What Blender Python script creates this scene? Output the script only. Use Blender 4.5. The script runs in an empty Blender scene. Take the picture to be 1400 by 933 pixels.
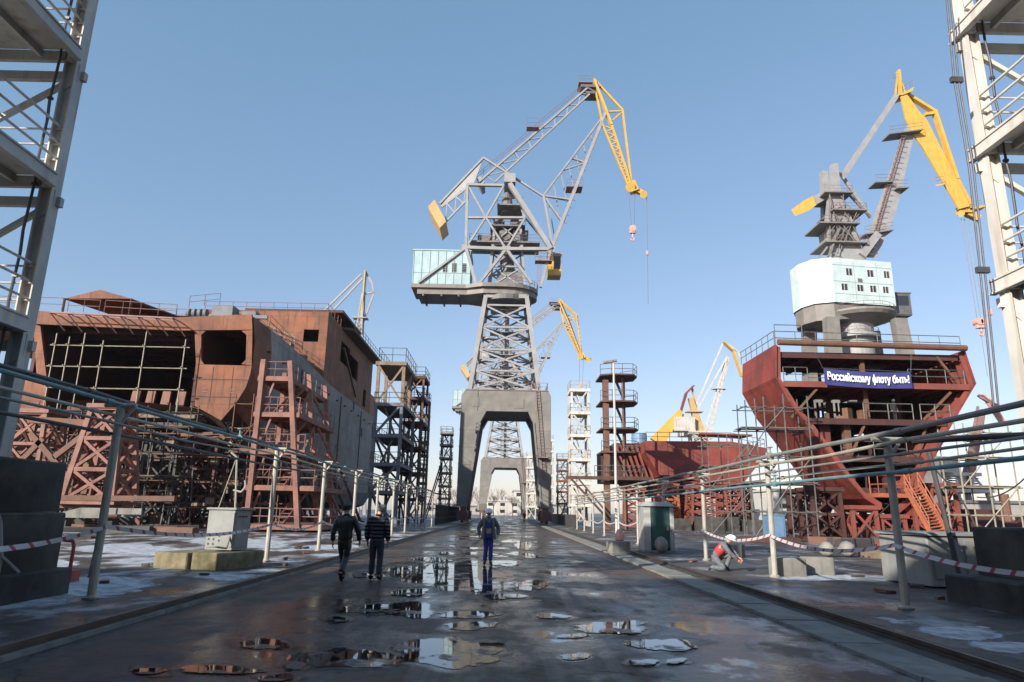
import bpy, math, random
from mathutils import Vector, Matrix
R = math.radians
rnd = random.Random(7)
S = bpy.context.scene
COL = S.collection

# ------------------------------------------------------------------ camera
CAMZ = 1.7
cam_d = bpy.data.cameras.new('camera'); cam = bpy.data.objects.new('camera', cam_d); COL.objects.link(cam)
cam_d.sensor_width = 36.0; cam_d.lens = 24.0; cam_d.clip_start = 0.1; cam_d.clip_end = 6000
ROT = Matrix.Rotation(R(-0.4), 3, 'Z') @ Matrix.Rotation(R(90+14.04), 3, 'X') @ Matrix.Rotation(R(1.0), 3, 'Z')
cam.matrix_world = Matrix.Translation((0, 0, CAMZ)) @ ROT.to_4x4()
S.camera = cam

# ------------------------------------------------------------------ sky, sun, exposure
SUN_EL, SUN_AZ = 22.0, 222.0           # degrees above the horizon; azimuth clockwise from +Y (behind, to the left)
W = bpy.data.worlds.new('World'); S.world = W; W.use_nodes = True
nt = W.node_tree; bg = nt.nodes['Background']
sky = nt.nodes.new('ShaderNodeTexSky'); sky.sky_type = 'NISHITA'; sky.sun_disc = False
sky.sun_elevation = R(SUN_EL); sky.sun_rotation = R(SUN_AZ); sky.altitude = 0
sky.air_density = 1.0; sky.dust_density = 0.7; sky.ozone_density = 1.6
veil = nt.nodes.new('ShaderNodeMix'); veil.data_type = 'RGBA'; veil.blend_type = 'MULTIPLY'; veil.inputs[0].default_value = 1; veil.inputs[7].default_value = (0.8, 0.62, 0.61, 1)
mist = nt.nodes.new('ShaderNodeMix'); mist.data_type = 'RGBA'; mist.blend_type = 'ADD'; mist.inputs[0].default_value = 1; mist.inputs[7].default_value = (0.36, 0.98, 1.52, 1)   # thin high cloud evens out the sky
nt.links.new(sky.outputs[0], veil.inputs[6]); nt.links.new(veil.outputs[2], mist.inputs[6]); nt.links.new(mist.outputs[2], bg.inputs[0]); bg.inputs[1].default_value = 0.113
sd = bpy.data.lights.new('sun', 'SUN'); sun = bpy.data.objects.new('sun', sd); COL.objects.link(sun)
sd.energy = 4.9; sd.angle = R(0.5); sd.color = (1.0, 0.93, 0.82)
tosun = Vector((math.sin(R(SUN_AZ))*math.cos(R(SUN_EL)), math.cos(R(SUN_AZ))*math.cos(R(SUN_EL)), math.sin(R(SUN_EL))))
sun.rotation_euler = tosun.to_track_quat('Z', 'Y').to_euler()
S.view_settings.view_transform = 'Standard'; S.view_settings.look = 'None'
S.view_settings.exposure = 0.75; S.view_settings.gamma = 1.0; S.view_settings.use_curve_mapping = False

# ------------------------------------------------------------------ helpers
CAMV = Vector((0, 0, CAMZ))
def ray(px, py): return ROT @ Vector(((px-700)/933.3, -(py-466.5)/933.3, -1))
def P(px, py, Y):
    d = ray(px, py); return CAMV + d*(Y/d.y)
def PZ(px, py, z=0.0):
    d = ray(px, py); return CAMV + d*((z-CAMZ)/d.z)
def PX(px, py, X):
    d = ray(px, py); return CAMV + d*(X/d.x)
V = Vector
def wloc(o):
    v = V(o.location)
    while o.parent: o = o.parent; v += V(o.location)
    return v
def tag(o, label=None, cat=None, group=None, kind=None):
    if label: o['label'] = label
    if cat: o['category'] = cat
    if group: o['group'] = group
    if kind: o['kind'] = kind
    return o
def thing(name, label, cat, loc=(0, 0, 0), group=None):
    o = bpy.data.objects.new(name, None); COL.objects.link(o); o.location = loc
    o.empty_display_size = 0.3
    return tag(o, label, cat, group)
def dup(o, loc, label=None, parent=None):
    c = o.copy(); COL.objects.link(c)
    if parent: c.parent = parent
    else: c.location = loc
    if label: c['label'] = label
    for ch in list(o.children): dup(ch, None, None, c)
    return c

class MB:
    def __init__(s): s.v = []; s.f = []; s.ch = []
    def add(s, vs, fs):
        n = len(s.v); s.v += [V(a) for a in vs]; s.f += [tuple(i+n for i in f) for f in fs]; s.ch.append((vs, fs))
    def islands(s, tol=0.04):
        # groups of shapes that touch one another
        bb = []
        for vs, fs in s.ch:
            vs = [V(a) for a in vs]; bb.append([min(v[i] for v in vs)-tol for i in range(3)]+[max(v[i] for v in vs)+tol for i in range(3)])
        n = len(bb); par = list(range(n))
        def find(i):
            while par[i] != i: par[i] = par[par[i]]; i = par[i]
            return i
        for i in range(n):
            for j in range(i+1, n):
                a, b = bb[i], bb[j]
                if all(a[k] <= b[k+3] and b[k] <= a[k+3] for k in range(3)): par[find(i)] = find(j)
        g = {}
        for i in range(n): g.setdefault(find(i), []).append(i)
        return list(g.values())
    def box(s, x0, x1, y0, y1, z0, z1):
        s.add([(x0,y0,z0),(x1,y0,z0),(x1,y1,z0),(x0,y1,z0),(x0,y0,z1),(x1,y0,z1),(x1,y1,z1),(x0,y1,z1)],
              [(3,2,1,0),(4,5,6,7),(0,1,5,4),(1,2,6,5),(2,3,7,6),(3,0,4,7)])
    def cbox(s, c, sx, sy, sz, rz=0.0, jit=0.0, bev=0.0):
        m = Matrix.Rotation(rz, 3, 'Z'); hx, hy, hz = sx/2, sy/2, sz/2
        if bev <= 0:
            vs = [(-hx,-hy,-hz),(hx,-hy,-hz),(hx,hy,-hz),(-hx,hy,-hz),(-hx,-hy,hz),(hx,-hy,hz),(hx,hy,hz),(-hx,hy,hz)]
            s.add([V(c)+m@(V(a)+V((rnd.uniform(-jit,jit),rnd.uniform(-jit,jit),rnd.uniform(-jit,jit)))) for a in vs],
                  [(3,2,1,0),(4,5,6,7),(0,1,5,4),(1,2,6,5),(2,3,7,6),(3,0,4,7)])
        else:
            b = bev
            o = [(-hx+b,-hy),(hx-b,-hy),(hx,-hy+b),(hx,hy-b),(hx-b,hy),(-hx+b,hy),(-hx,hy-b),(-hx,-hy+b)]
            i = [(-hx+b,-hy+b),(hx-b,-hy+b),(hx-b,-hy+b),(hx-b,hy-b),(hx-b,hy-b),(-hx+b,hy-b),(-hx+b,hy-b),(-hx+b,-hy+b)]
            vs = [(x,y,-hz) for x,y in o]+[(x,y,hz-b) for x,y in o]+[(x,y,hz) for x,y in i]
            fs = [tuple(range(7,-1,-1))]
            for k in range(8):
                j = (k+1)%8; fs += [(k,j,8+j,8+k),(8+k,8+j,16+j,16+k)]
            fs.append(tuple(range(16,24)))
            s.add([V(c)+m@V(a) for a in vs], fs)
    def bar(s, p, q, w, h=None, up=None):
        p, q = V(p), V(q); h = w if h is None else h
        d = (q-p)
        if d.length < 1e-6: return
        d.normalize()
        up = V(up) if up is not None else (V((0,0,1)) if abs(d.z) < 0.97 else V((0,1,0)))
        a = d.cross(up).normalized()*(w/2); b = a.cross(d).normalized()*(h/2)
        vs = [p-a-b,p+a-b,p+a+b,p-a+b,q-a-b,q+a-b,q+a+b,q-a+b]
        s.add(vs, [(0,1,2,3),(7,6,5,4),(4,5,1,0),(5,6,2,1),(6,7,3,2),(7,4,0,3)])
    def tube(s, p, q, r, n=6, r2=None):
        p, q = V(p), V(q); d = q-p
        if d.length < 1e-6: return
        d.normalize(); r2 = r if r2 is None else r2
        up = V((0,0,1)) if abs(d.z) < 0.95 else V((1,0,0))
        a = d.cross(up).normalized(); b = d.cross(a)
        vs = []
        for c, rr in ((p, r), (q, r2)):
            for k in range(n):
                t = 2*math.pi*k/n; vs.append(c+a*(rr*math.cos(t))+b*(rr*math.sin(t)))
        fs = [(k,(k+1)%n,n+(k+1)%n,n+k) for k in range(n)]
        s.add(vs, fs+[tuple(range(n-1,-1,-1)), tuple(range(n,2*n))])
    def path(s, pts, r, n=6):
        for a, b in zip(pts, pts[1:]): s.tube(a, b, r, n)
    def prism(s, pts, vec):
        pts = [V(p) for p in pts]; vec = V(vec); n = len(pts)
        s.add(pts+[p+vec for p in pts], [tuple(range(n-1,-1,-1)), tuple(range(n,2*n))]+[(k,(k+1)%n,n+(k+1)%n,n+k) for k in range(n)])
    def lathe(s, c, prof, n=16):
        c = V(c); vs = []; fs = []; m = len(prof)
        for k in range(n):
            t = 2*math.pi*k/n
            for r, z in prof: vs.append(c+V((r*math.cos(t), r*math.sin(t), z)))
        for k in range(n):
            j = (k+1)%n
            for i in range(m-1): fs.append((k*m+i, j*m+i, j*m+i+1, k*m+i+1))
        fs.append(tuple(k*m+m-1 for k in range(n))); fs.append(tuple(k*m for k in range(n-1,-1,-1)))
        s.add(vs, fs)
    def loft(s, secs, closed=False, caps=False):
        n = len(secs[0]); vs = [p for sec in secs for p in sec]; fs = []
        for i in range(len(secs)-1):
            for k in range(n if closed else n-1):
                j = (k+1)%n; fs.append((i*n+k, i*n+j, (i+1)*n+j, (i+1)*n+k))
        if caps: fs.append(tuple(range(n-1,-1,-1))); fs.append(tuple((len(secs)-1)*n+k for k in range(n)))
        s.add(vs, fs)
    def rail(s, pts, h=1.1, r=0.025, step=1.6, bars=2, up=(0,0,1)):
        up = V(up)
        for a, b in zip(pts, pts[1:]):
            a, b = V(a), V(b); L = (b-a).length; n = max(1, int(round(L/step)))
            for k in range(n+1):
                p = a.lerp(b, k/n); s.tube(p, p+up*h, r, 4)
            for i in range(bars):
                o = up*(h*(i+1)/bars); s.tube(a+o, b+o, r, 4)
    def wall(s, o, u, v, Wd, Hh, holes, th, nrm):
        # a wall of width Wd along u and height Hh along v with real openings; th = thickness along -nrm
        o, u, v, nrm = V(o), V(u).normalized(), V(v).normalized(), V(nrm).normalized()
        us = sorted({0.0, Wd, *[h[0] for h in holes], *[h[1] for h in holes]})
        vs_ = sorted({0.0, Hh, *[h[2] for h in holes], *[h[3] for h in holes]})
        for a, b in zip(us, us[1:]):
            for c, d in zip(vs_, vs_[1:]):
                mu, mv = (a+b)/2, (c+d)/2
                if any(h[0] < mu < h[1] and h[2] < mv < h[3] for h in holes): continue
                s.prism([o+u*a+v*c, o+u*b+v*c, o+u*b+v*d, o+u*a+v*d], -nrm*th)
    def build(s, name, m, parent=None, smooth=False, local=False, origin=None):
        if parent is not None and 1 < len(s.ch) < 400:
            isl = s.islands()
            if 1 < len(isl) <= 60:
                o = None
                for g in isl:
                    b = MB()
                    for i in g: b.add(*s.ch[i])
                    b.ch = b.ch[:1]; o = b.build(name, m, parent, smooth, local, origin)
                return o
        me = bpy.data.meshes.new(name)
        if local: off = V((0,0,0))
        elif parent is not None: off = wloc(parent)
        else:
            if origin is None:
                xs = [p.x for p in s.v]; ys = [p.y for p in s.v]; zs = [p.z for p in s.v]
                origin = ((min(xs)+max(xs))/2, (min(ys)+max(ys))/2, min(zs))
            off = V(origin)
        me.from_pydata([tuple(p-off) for p in s.v], [], s.f); me.update()
        if smooth:
            for p in me.polygons: p.use_smooth = True
        if m: me.materials.append(m)
        o = bpy.data.objects.new(name, me); COL.objects.link(o)
        if parent is not None: o.parent = parent
        elif not local: o.location = off
        return o

# ------------------------------------------------------------------ materials
def mat(name, c1, c2=None, scale=1.5, rough=0.6, metal=0.0, bump=0.15, streak=None, samt=0.5, plates=None, detail=6, lo=0.35, hi=0.65, spec=0.5):
    m = bpy.data.materials.new(name); m.use_nodes = True
    t = m.node_tree; N = t.nodes; L = t.links; b = N['Principled BSDF']
    c2 = c2 or tuple(x*0.7 for x in c1)
    tc = N.new('ShaderNodeTexCoord')
    n1 = N.new('ShaderNodeTexNoise'); n1.inputs['Scale'].default_value = scale; n1.inputs['Detail'].default_value = detail; n1.inputs['Roughness'].default_value = 0.65
    L.new(tc.outputs['Object'], n1.inputs['Vector'])
    r = N.new('ShaderNodeMapRange'); r.inputs[1].default_value = lo; r.inputs[2].default_value = hi
    L.new(n1.outputs['Fac'], r.inputs[0])
    mx = N.new('ShaderNodeMix'); mx.data_type = 'RGBA'; mx.inputs[6].default_value = (*c1, 1); mx.inputs[7].default_value = (*c2, 1)
    L.new(r.outputs[0], mx.inputs[0]); out = mx.outputs[2]
    if streak:
        mp = N.new('ShaderNodeMapping'); mp.inputs['Scale'].default_value = (2.2, 2.2, 0.22)
        L.new(tc.outputs['Object'], mp.inputs['Vector'])
        n2 = N.new('ShaderNodeTexNoise'); n2.inputs['Scale'].default_value = 1.6; n2.inputs['Detail'].default_value = 5
        L.new(mp.outputs[0], n2.inputs['Vector'])
        r2 = N.new('ShaderNodeMapRange'); r2.inputs[1].default_value = 0.52; r2.inputs[2].default_value = 0.72; r2.inputs[4].default_value = samt
        L.new(n2.outputs['Fac'], r2.inputs[0])
        m2 = N.new('ShaderNodeMix'); m2.data_type = 'RGBA'; L.new(r2.outputs[0], m2.inputs[0]); L.new(out, m2.inputs[6]); m2.inputs[7].default_value = (*streak, 1)
        out = m2.outputs[2]
    bp = N.new('ShaderNodeBump'); bp.inputs['Strength'].default_value = bump; bp.inputs['Distance'].default_value = 0.03
    L.new(n1.outputs['Fac'], bp.inputs['Height'])
    if plates:
        nb = N.new('ShaderNodeTexNoise'); nb.inputs['Scale'].default_value = 0.55; nb.inputs['Detail'].default_value = 1; L.new(tc.outputs['Object'], nb.inputs['Vector'])
        bb = N.new('ShaderNodeBump'); bb.inputs['Strength'].default_value = 0.5; bb.inputs['Distance'].default_value = 0.25; L.new(nb.outputs['Fac'], bb.inputs['Height']); L.new(bb.outputs[0], bp.inputs['Normal'])
        sx = N.new('ShaderNodeSeparateXYZ'); L.new(tc.outputs['Object'], sx.inputs[0])
        ad = N.new('ShaderNodeMath'); L.new(sx.outputs[0], ad.inputs[0]); L.new(sx.outputs[1], ad.inputs[1])
        cb = N.new('ShaderNodeCombineXYZ'); L.new(ad.outputs[0], cb.inputs[0]); L.new(sx.outputs[2], cb.inputs[1])
        br = N.new('ShaderNodeTexBrick'); br.inputs['Scale'].default_value = 1.0; br.inputs['Mortar Size'].default_value = plates[2]
        br.inputs['Brick Width'].default_value = plates[0]; br.inputs['Row Height'].default_value = plates[1]
        br.inputs['Color1'].default_value = (1,1,1,1); br.inputs['Color2'].default_value = (0.8,0.8,0.8,1); br.inputs['Mortar'].default_value = (0.55,0.5,0.48,1)
        L.new(cb.outputs[0], br.inputs['Vector'])
        m3 = N.new('ShaderNodeMix'); m3.data_type = 'RGBA'; m3.blend_type = 'MULTIPLY'; m3.inputs[0].default_value = plates[3] if len(plates) > 3 else 0.6
        L.new(out, m3.inputs[6]); L.new(br.outputs['Color'], m3.inputs[7]); out = m3.outputs[2]
    L.new(out, b.inputs['Base Color']); L.new(bp.outputs[0], b.inputs['Normal'])
    b.inputs['Roughness'].default_value = rough; b.inputs['Metallic'].default_value = metal
    b.inputs['Specular IOR Level'].default_value = spec
    return m
RUSTC = (0.13, 0.05, 0.025)
M = {}
M['crane'] = mat('crane_grey_paint', (0.27,0.275,0.28), (0.21,0.215,0.225), 0.8, 0.55, streak=(0.22,0.17,0.14), samt=0.3)
M['portal'] = mat('portal_grey_paint', (0.2,0.19,0.175), (0.145,0.14,0.13), 0.5, 0.6, streak=(0.2,0.16,0.13), samt=0.35, plates=(2.4,1.8,0.012,0.5))
M['craned'] = mat('crane_dark_steel', (0.12,0.12,0.125), (0.07,0.07,0.075), 1.5, 0.6)
M['winch'] = mat('dusty_machinery_grey', (0.16,0.165,0.17), (0.09,0.09,0.095), 1.2, 0.6)
M['yellow'] = mat('crane_yellow_paint', (0.56,0.35,0.06), (0.46,0.28,0.05), 0.9, 0.5, streak=(0.3,0.18,0.06), samt=0.45)
M['yellow2'] = mat('faded_yellow_paint', (0.45,0.31,0.12), (0.35,0.24,0.1), 0.9, 0.6, streak=(0.3,0.2,0.1), samt=0.4)
M['cyan'] = mat('pale_cyan_panel', (0.33,0.46,0.49), (0.28,0.4,0.43), 0.7, 0.5, streak=(0.3,0.34,0.3), samt=0.35, plates=(1.3,2.4,0.02,0.6))
M['cyan2'] = mat('pale_mint_panel', (0.5,0.6,0.6), (0.43,0.53,0.54), 0.6, 0.5, streak=(0.36,0.42,0.38), samt=0.35, plates=(3.2,2.0,0.02,0.45))
M['cyand'] = mat('panel_joint_strip', (0.24,0.3,0.3), (0.19,0.23,0.23), 1, 0.6)
M['glass'] = mat('dark_window_glass', (0.03,0.035,0.04), (0.02,0.025,0.03), 2, 0.08, bump=0.02)
M['pinkrail'] = mat('faded_pink_paint', (0.26,0.15,0.145), (0.17,0.1,0.095), 2, 0.7)
M['rope'] = mat('steel_rope', (0.1,0.1,0.11), None, 5, 0.5, 0.4)
M['hook'] = mat('pink_hook_paint', (0.6,0.33,0.27), (0.5,0.25,0.2), 2, 0.6)
M['bogie'] = mat('dark_red_bogie', (0.12,0.05,0.045), (0.06,0.035,0.03), 1.5, 0.65)
M['tyre'] = mat('worn_wheel_steel', (0.09,0.08,0.075), (0.05,0.045,0.04), 3, 0.45, 0.6)
M['rust'] = mat('rust_plate', (0.25,0.088,0.04), (0.12,0.046,0.026), 0.5, 0.75, streak=(0.055,0.028,0.02), samt=0.8, plates=(5,2.0,0.035,0.75), bump=0.4)
M['rustd'] = mat('dark_rust_plate', (0.095,0.045,0.03), (0.05,0.027,0.02), 0.6, 0.8, streak=(0.06,0.035,0.025), samt=0.6, plates=(5,2,0.012,0.5), bump=0.3)
M['hullgrey'] = mat('grey_primer_plate', (0.25,0.25,0.245), (0.14,0.135,0.13), 0.3, 0.65, streak=(0.07,0.055,0.048), samt=0.75, plates=(7,2.4,0.04,0.8), bump=0.25)
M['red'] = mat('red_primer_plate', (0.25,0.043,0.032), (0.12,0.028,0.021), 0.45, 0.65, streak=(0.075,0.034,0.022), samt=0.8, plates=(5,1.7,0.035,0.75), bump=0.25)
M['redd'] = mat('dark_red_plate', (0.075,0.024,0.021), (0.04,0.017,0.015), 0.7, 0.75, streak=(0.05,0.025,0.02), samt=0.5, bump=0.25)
M['redrib'] = mat('red_primer_frame', (0.22,0.052,0.038), (0.14,0.04,0.03), 0.8, 0.7, streak=(0.15,0.06,0.04), samt=0.5)
M['orange'] = mat('orange_primer', (0.33,0.095,0.04), (0.24,0.075,0.035), 1.2, 0.7, streak=(0.2,0.08,0.04), samt=0.4)
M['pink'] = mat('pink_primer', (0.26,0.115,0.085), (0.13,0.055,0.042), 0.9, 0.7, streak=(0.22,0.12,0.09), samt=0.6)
M['darkpink'] = mat('shaded_pink_steel', (0.1,0.032,0.032), (0.05,0.021,0.021), 0.9, 0.7, streak=(0.1,0.05,0.04), samt=0.6)  # pink primer darkened: shade under the stern is put into its colour
M['brown'] = mat('brown_steel', (0.16,0.075,0.045), (0.095,0.05,0.033), 1.1, 0.75, streak=(0.1,0.05,0.03), samt=0.6)
M['dark'] = mat('dark_steel', (0.06,0.055,0.055), (0.035,0.033,0.033), 1.2, 0.7)
M['greysteel'] = mat('blue_grey_steel', (0.15,0.165,0.19), (0.1,0.11,0.13), 1.0, 0.65, streak=(0.12,0.08,0.06), samt=0.5)
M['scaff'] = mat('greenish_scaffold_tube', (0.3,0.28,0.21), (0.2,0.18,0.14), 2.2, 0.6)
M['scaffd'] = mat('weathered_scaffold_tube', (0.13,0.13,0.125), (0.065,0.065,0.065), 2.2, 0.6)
M['cream'] = mat('cream_tower_paint', (0.6,0.575,0.52), (0.5,0.475,0.43), 0.8, 0.55, streak=(0.28,0.18,0.11), samt=0.55, bump=0.1)
M['creamg'] = mat('grey_white_tower_paint', (0.5,0.49,0.45), (0.37,0.36,0.34), 0.8, 0.6, streak=(0.25,0.15,0.1), samt=0.6, bump=0.1)
M['timber'] = mat('weathered_timber', (0.24,0.175,0.12), (0.14,0.1,0.07), 2.0, 0.85, streak=(0.14,0.1,0.07), samt=0.5)
M['conc'] = mat('weathered_concrete', (0.24,0.23,0.21), (0.15,0.145,0.13), 1.3, 0.9, streak=(0.08,0.08,0.07), samt=0.6, bump=0.5)
M['concd'] = mat('shade_dark_concrete', (0.075,0.072,0.064), (0.022,0.021,0.019), 0.9, 0.85, streak=(0.035,0.034,0.032), samt=0.7, bump=0.5)  # darkened concrete: the shade on the foreground blocks is put into its colour
M['moss'] = mat('mossy_concrete', (0.24,0.2,0.13), (0.08,0.075,0.03), 2.2, 0.9, streak=(0.09,0.08,0.04), samt=0.6, bump=0.6)
M['post'] = mat('pole_grey_paint', (0.42,0.4,0.34), (0.28,0.26,0.22), 2.0, 0.5, streak=(0.2,0.13,0.09), samt=0.5)
M['pipey'] = mat('pale_pipe', (0.5,0.46,0.36), (0.36,0.32,0.25), 1.5, 0.45, 0.2)
M['pipeb'] = mat('teal_pipe', (0.15,0.27,0.28), (0.1,0.18,0.19), 1.5, 0.5)
M['piped'] = mat('dark_pipe', (0.07,0.07,0.07), (0.045,0.045,0.045), 1.5, 0.5)
M['pipeg'] = mat('grey_pipe', (0.25,0.24,0.22), (0.17,0.16,0.15), 1.5, 0.5)
M['box'] = mat('grey_cabinet_paint', (0.24,0.25,0.245), (0.18,0.185,0.18), 1.6, 0.5, streak=(0.2,0.15,0.11), samt=0.4)
M['white'] = mat('off_white_paint', (0.42,0.42,0.4), (0.3,0.3,0.285), 1.2, 0.5, streak=(0.2,0.18,0.15), samt=0.5)
M['whitewall'] = mat('far_white_wall', (0.46,0.44,0.41), (0.36,0.345,0.32), 0.1, 0.8)
M['greywall'] = mat('far_grey_wall', (0.3,0.29,0.28), (0.22,0.21,0.2), 0.1, 0.8)
M['roof'] = mat('dark_felt_roof', (0.13,0.13,0.14), (0.09,0.09,0.1), 0.2, 0.8)
M['green'] = mat('green_plastic', (0.03,0.085,0.07), (0.02,0.06,0.052), 1.5, 0.45)
M['bluecan'] = mat('faded_blue_paint', (0.12,0.22,0.34), (0.09,0.16,0.26), 1.5, 0.5)
M['redpaint'] = mat('red_pipe_paint', (0.4,0.07,0.06), None, 2, 0.5)
M['sack'] = mat('white_sack', (0.26,0.25,0.22), (0.15,0.145,0.13), 3, 0.9, bump=0.5)
M['brick'] = mat('shed_wall_panels', (0.3,0.28,0.26), (0.22,0.2,0.19), 0.5, 0.85, plates=(3,1.5,0.02,0.6))
M['skin'] = mat('skin', (0.5,0.28,0.2), (0.42,0.22,0.16), 8, 0.5, bump=0.02)
M['leather'] = mat('black_leather', (0.03,0.03,0.03), (0.018,0.018,0.018), 7, 0.32, bump=0.5)
M['jeans'] = mat('dark_denim', (0.035,0.045,0.065), (0.022,0.03,0.045), 9, 0.85, bump=0.3)
M['blackcloth'] = mat('black_cloth', (0.025,0.025,0.028), (0.015,0.015,0.018), 9, 0.85, bump=0.3)
M['greycloth'] = mat('grey_work_cloth', (0.14,0.15,0.17), (0.09,0.1,0.115), 8, 0.85, bump=0.3)
M['bluecloth'] = mat('blue_overall_cloth', (0.03,0.055,0.28), (0.02,0.04,0.19), 7, 0.8, bump=0.3)
M['tan'] = mat('tan_cloth', (0.34,0.26,0.19), (0.27,0.2,0.15), 8, 0.85)
M['redvest'] = mat('red_vest_cloth', (0.55,0.03,0.04), (0.42,0.025,0.03), 8, 0.7)
M['hair'] = mat('dark_hair', (0.03,0.022,0.018), None, 20, 0.7)
M['greyhat'] = mat('grey_knit', (0.22,0.21,0.21), (0.13,0.13,0.13), 20, 0.9)
M['boot'] = mat('black_boot', (0.015,0.014,0.013), None, 8, 0.5)
M['helmet'] = mat('white_helmet', (0.8,0.8,0.8), (0.74,0.74,0.74), 3, 0.3, bump=0.02)
M['eye'] = mat('eye', (0.02,0.015,0.012), None, 8, 0.2)
M['bark'] = mat('bare_bark', (0.13,0.1,0.08), (0.08,0.06,0.05), 2, 0.9)
M['bannerblue'] = mat('banner_blue', (0.035,0.04,0.17), (0.028,0.03,0.13), 0.8, 0.6, bump=0.05)
M['lettering'] = mat('white_lettering', (0.75,0.76,0.8), (0.7,0.71,0.75), 2, 0.6, bump=0.0)
M['dark_lettering'] = mat('black_lettering', (0.015,0.015,0.03), None, 2, 0.6, bump=0.0)
M['railsteel'] = mat('rail_steel', (0.12,0.1,0.085), (0.08,0.06,0.05), 2, 0.45, 0.5)

def quilt_mat():
    m = mat('quilted_black_nylon', (0.035,0.037,0.042), (0.025,0.027,0.03), 9, 0.42)
    t = m.node_tree; N = t.nodes; L = t.links; b = N['Principled BSDF']
    tc = N.new('ShaderNodeTexCoord'); w = N.new('ShaderNodeTexWave'); w.bands_direction = 'Z'; w.inputs['Scale'].default_value = 3.6
    w.inputs['Distortion'].default_value = 0.6; w.wave_profile = 'SIN'
    L.new(tc.outputs['Object'], w.inputs['Vector'])
    bp = N.new('ShaderNodeBump'); bp.inputs['Strength'].default_value = 1.0; bp.inputs['Distance'].default_value = 0.04
    L.new(w.outputs['Fac'], bp.inputs['Height']); L.new(bp.outputs[0], b.inputs['Normal'])
    return m
M['quilt'] = quilt_mat()

def tape_mat():
    m = bpy.data.materials.new('striped_tape'); m.use_nodes = True
    t = m.node_tree; N = t.nodes; L = t.links; b = N['Principled BSDF']
    tc = N.new('ShaderNodeTexCoord'); sx = N.new('ShaderNodeSeparateXYZ'); L.new(tc.outputs['Object'], sx.inputs[0])
    a = N.new('ShaderNodeMath'); a.operation = 'MULTIPLY_ADD'; a.inputs[1].default_value = 1.2; L.new(sx.outputs[2], a.inputs[0]); L.new(sx.outputs[1], a.inputs[2])
    f = N.new('ShaderNodeMath'); f.operation = 'PINGPONG'; f.inputs[1].default_value = 0.22; L.new(a.outputs[0], f.inputs[0])
    g = N.new('ShaderNodeMath'); g.operation = 'GREATER_THAN'; g.inputs[1].default_value = 0.17; L.new(f.outputs[0], g.inputs[0])
    mx = N.new('ShaderNodeMix'); mx.data_type = 'RGBA'; mx.inputs[6].default_value = (0.5,0.49,0.49,1); mx.inputs[7].default_value = (0.28,0.06,0.075,1)
    L.new(g.outputs[0], mx.inputs[0]); L.new(mx.outputs[2], b.inputs['Base Color']); b.inputs['Roughness'].default_value = 0.5
    return m
M['tape'] = tape_mat()

def ground_mat(name, dry, wet, ice, icelo, icehi, scale=0.35, wetlo=0.45, wethi=0.62, rdry=0.75, rwet=0.25, bump=0.4):
    m = bpy.data.materials.new(name); m.use_nodes = True
    t = m.node_tree; N = t.nodes; L = t.links; b = N['Principled BSDF']
    tc = N.new('ShaderNodeTexCoord')
    def noise(sc, det, vec=None, ro=0.6):
        n = N.new('ShaderNodeTexNoise'); n.inputs['Scale'].default_value = sc; n.inputs['Detail'].default_value = det; n.inputs['Roughness'].default_value = ro
        L.new(vec or tc.outputs['Object'], n.inputs['Vector']); return n
    def rng(src, lo, hi, a=0.0, c=1.0):
        r = N.new('ShaderNodeMapRange'); r.inputs[1].default_value = lo; r.inputs[2].default_value = hi; r.inputs[3].default_value = a; r.inputs[4].default_value = c
        L.new(src, r.inputs[0]); return r.outputs[0]
    def mix(f, a, c):
        x = N.new('ShaderNodeMix'); x.data_type = 'RGBA'
        L.new(f, x.inputs[0])
        for i, q in ((6, a), (7, c)):
            if isinstance(q, tuple): x.inputs[i].default_value = (*q, 1)
            else: L.new(q, x.inputs[i])
        return x.outputs[2]
    big = noise(scale, 7); fine = noise(9, 6); mid = noise(1.7, 6)
    wetf = rng(big.outputs['Fac'], wetlo, wethi)
    col = mix(wetf, dry, wet)
    grit = rng(fine.outputs['Fac'], 0.3, 0.75, 0.7, 1.25)
    mg = N.new('ShaderNodeMix'); mg.data_type = 'RGBA'; mg.blend_type = 'MULTIPLY'; mg.inputs[0].default_value = 1
    L.new(col, mg.inputs[6]); L.new(grit, mg.inputs[7]); col = mg.outputs[2]
    rr = rng(wetf, 0, 1, rdry, rwet)
    if ice:
        mp = N.new('ShaderNodeMapping'); mp.inputs['Scale'].default_value = (1.0, 0.55, 1); L.new(tc.outputs['Object'], mp.inputs['Vector'])
        n = noise(0.5, 9, mp.outputs[0], 0.66); icef = rng(n.outputs['Fac'], icelo, icehi)
        col = mix(icef, col, ice)
    L.new(col, b.inputs['Base Color'])
    ad = N.new('ShaderNodeMath'); ad.operation = 'MULTIPLY'; L.new(rr, ad.inputs[0]); L.new(rng(mid.outputs['Fac'], 0.3, 0.7, 0.75, 1.2), ad.inputs[1])
    L.new(ad.outputs[0], b.inputs['Roughness'])
    bp = N.new('ShaderNodeBump'); bp.inputs['Strength'].default_value = bump; bp.inputs['Distance'].default_value = 0.02
    L.new(fine.outputs['Fac'], bp.inputs['Height'])
    bp2 = N.new('ShaderNodeBump'); bp2.inputs['Strength'].default_value = bump*0.8; bp2.inputs['Distance'].default_value = 0.08
    L.new(mid.outputs['Fac'], bp2.inputs['Height']); L.new(bp.outputs[0], bp2.inputs['Normal'])
    L.new(bp2.outputs[0], b.inputs['Normal']); b.inputs['Specular IOR Level'].default_value = 0.3
    return m
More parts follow.
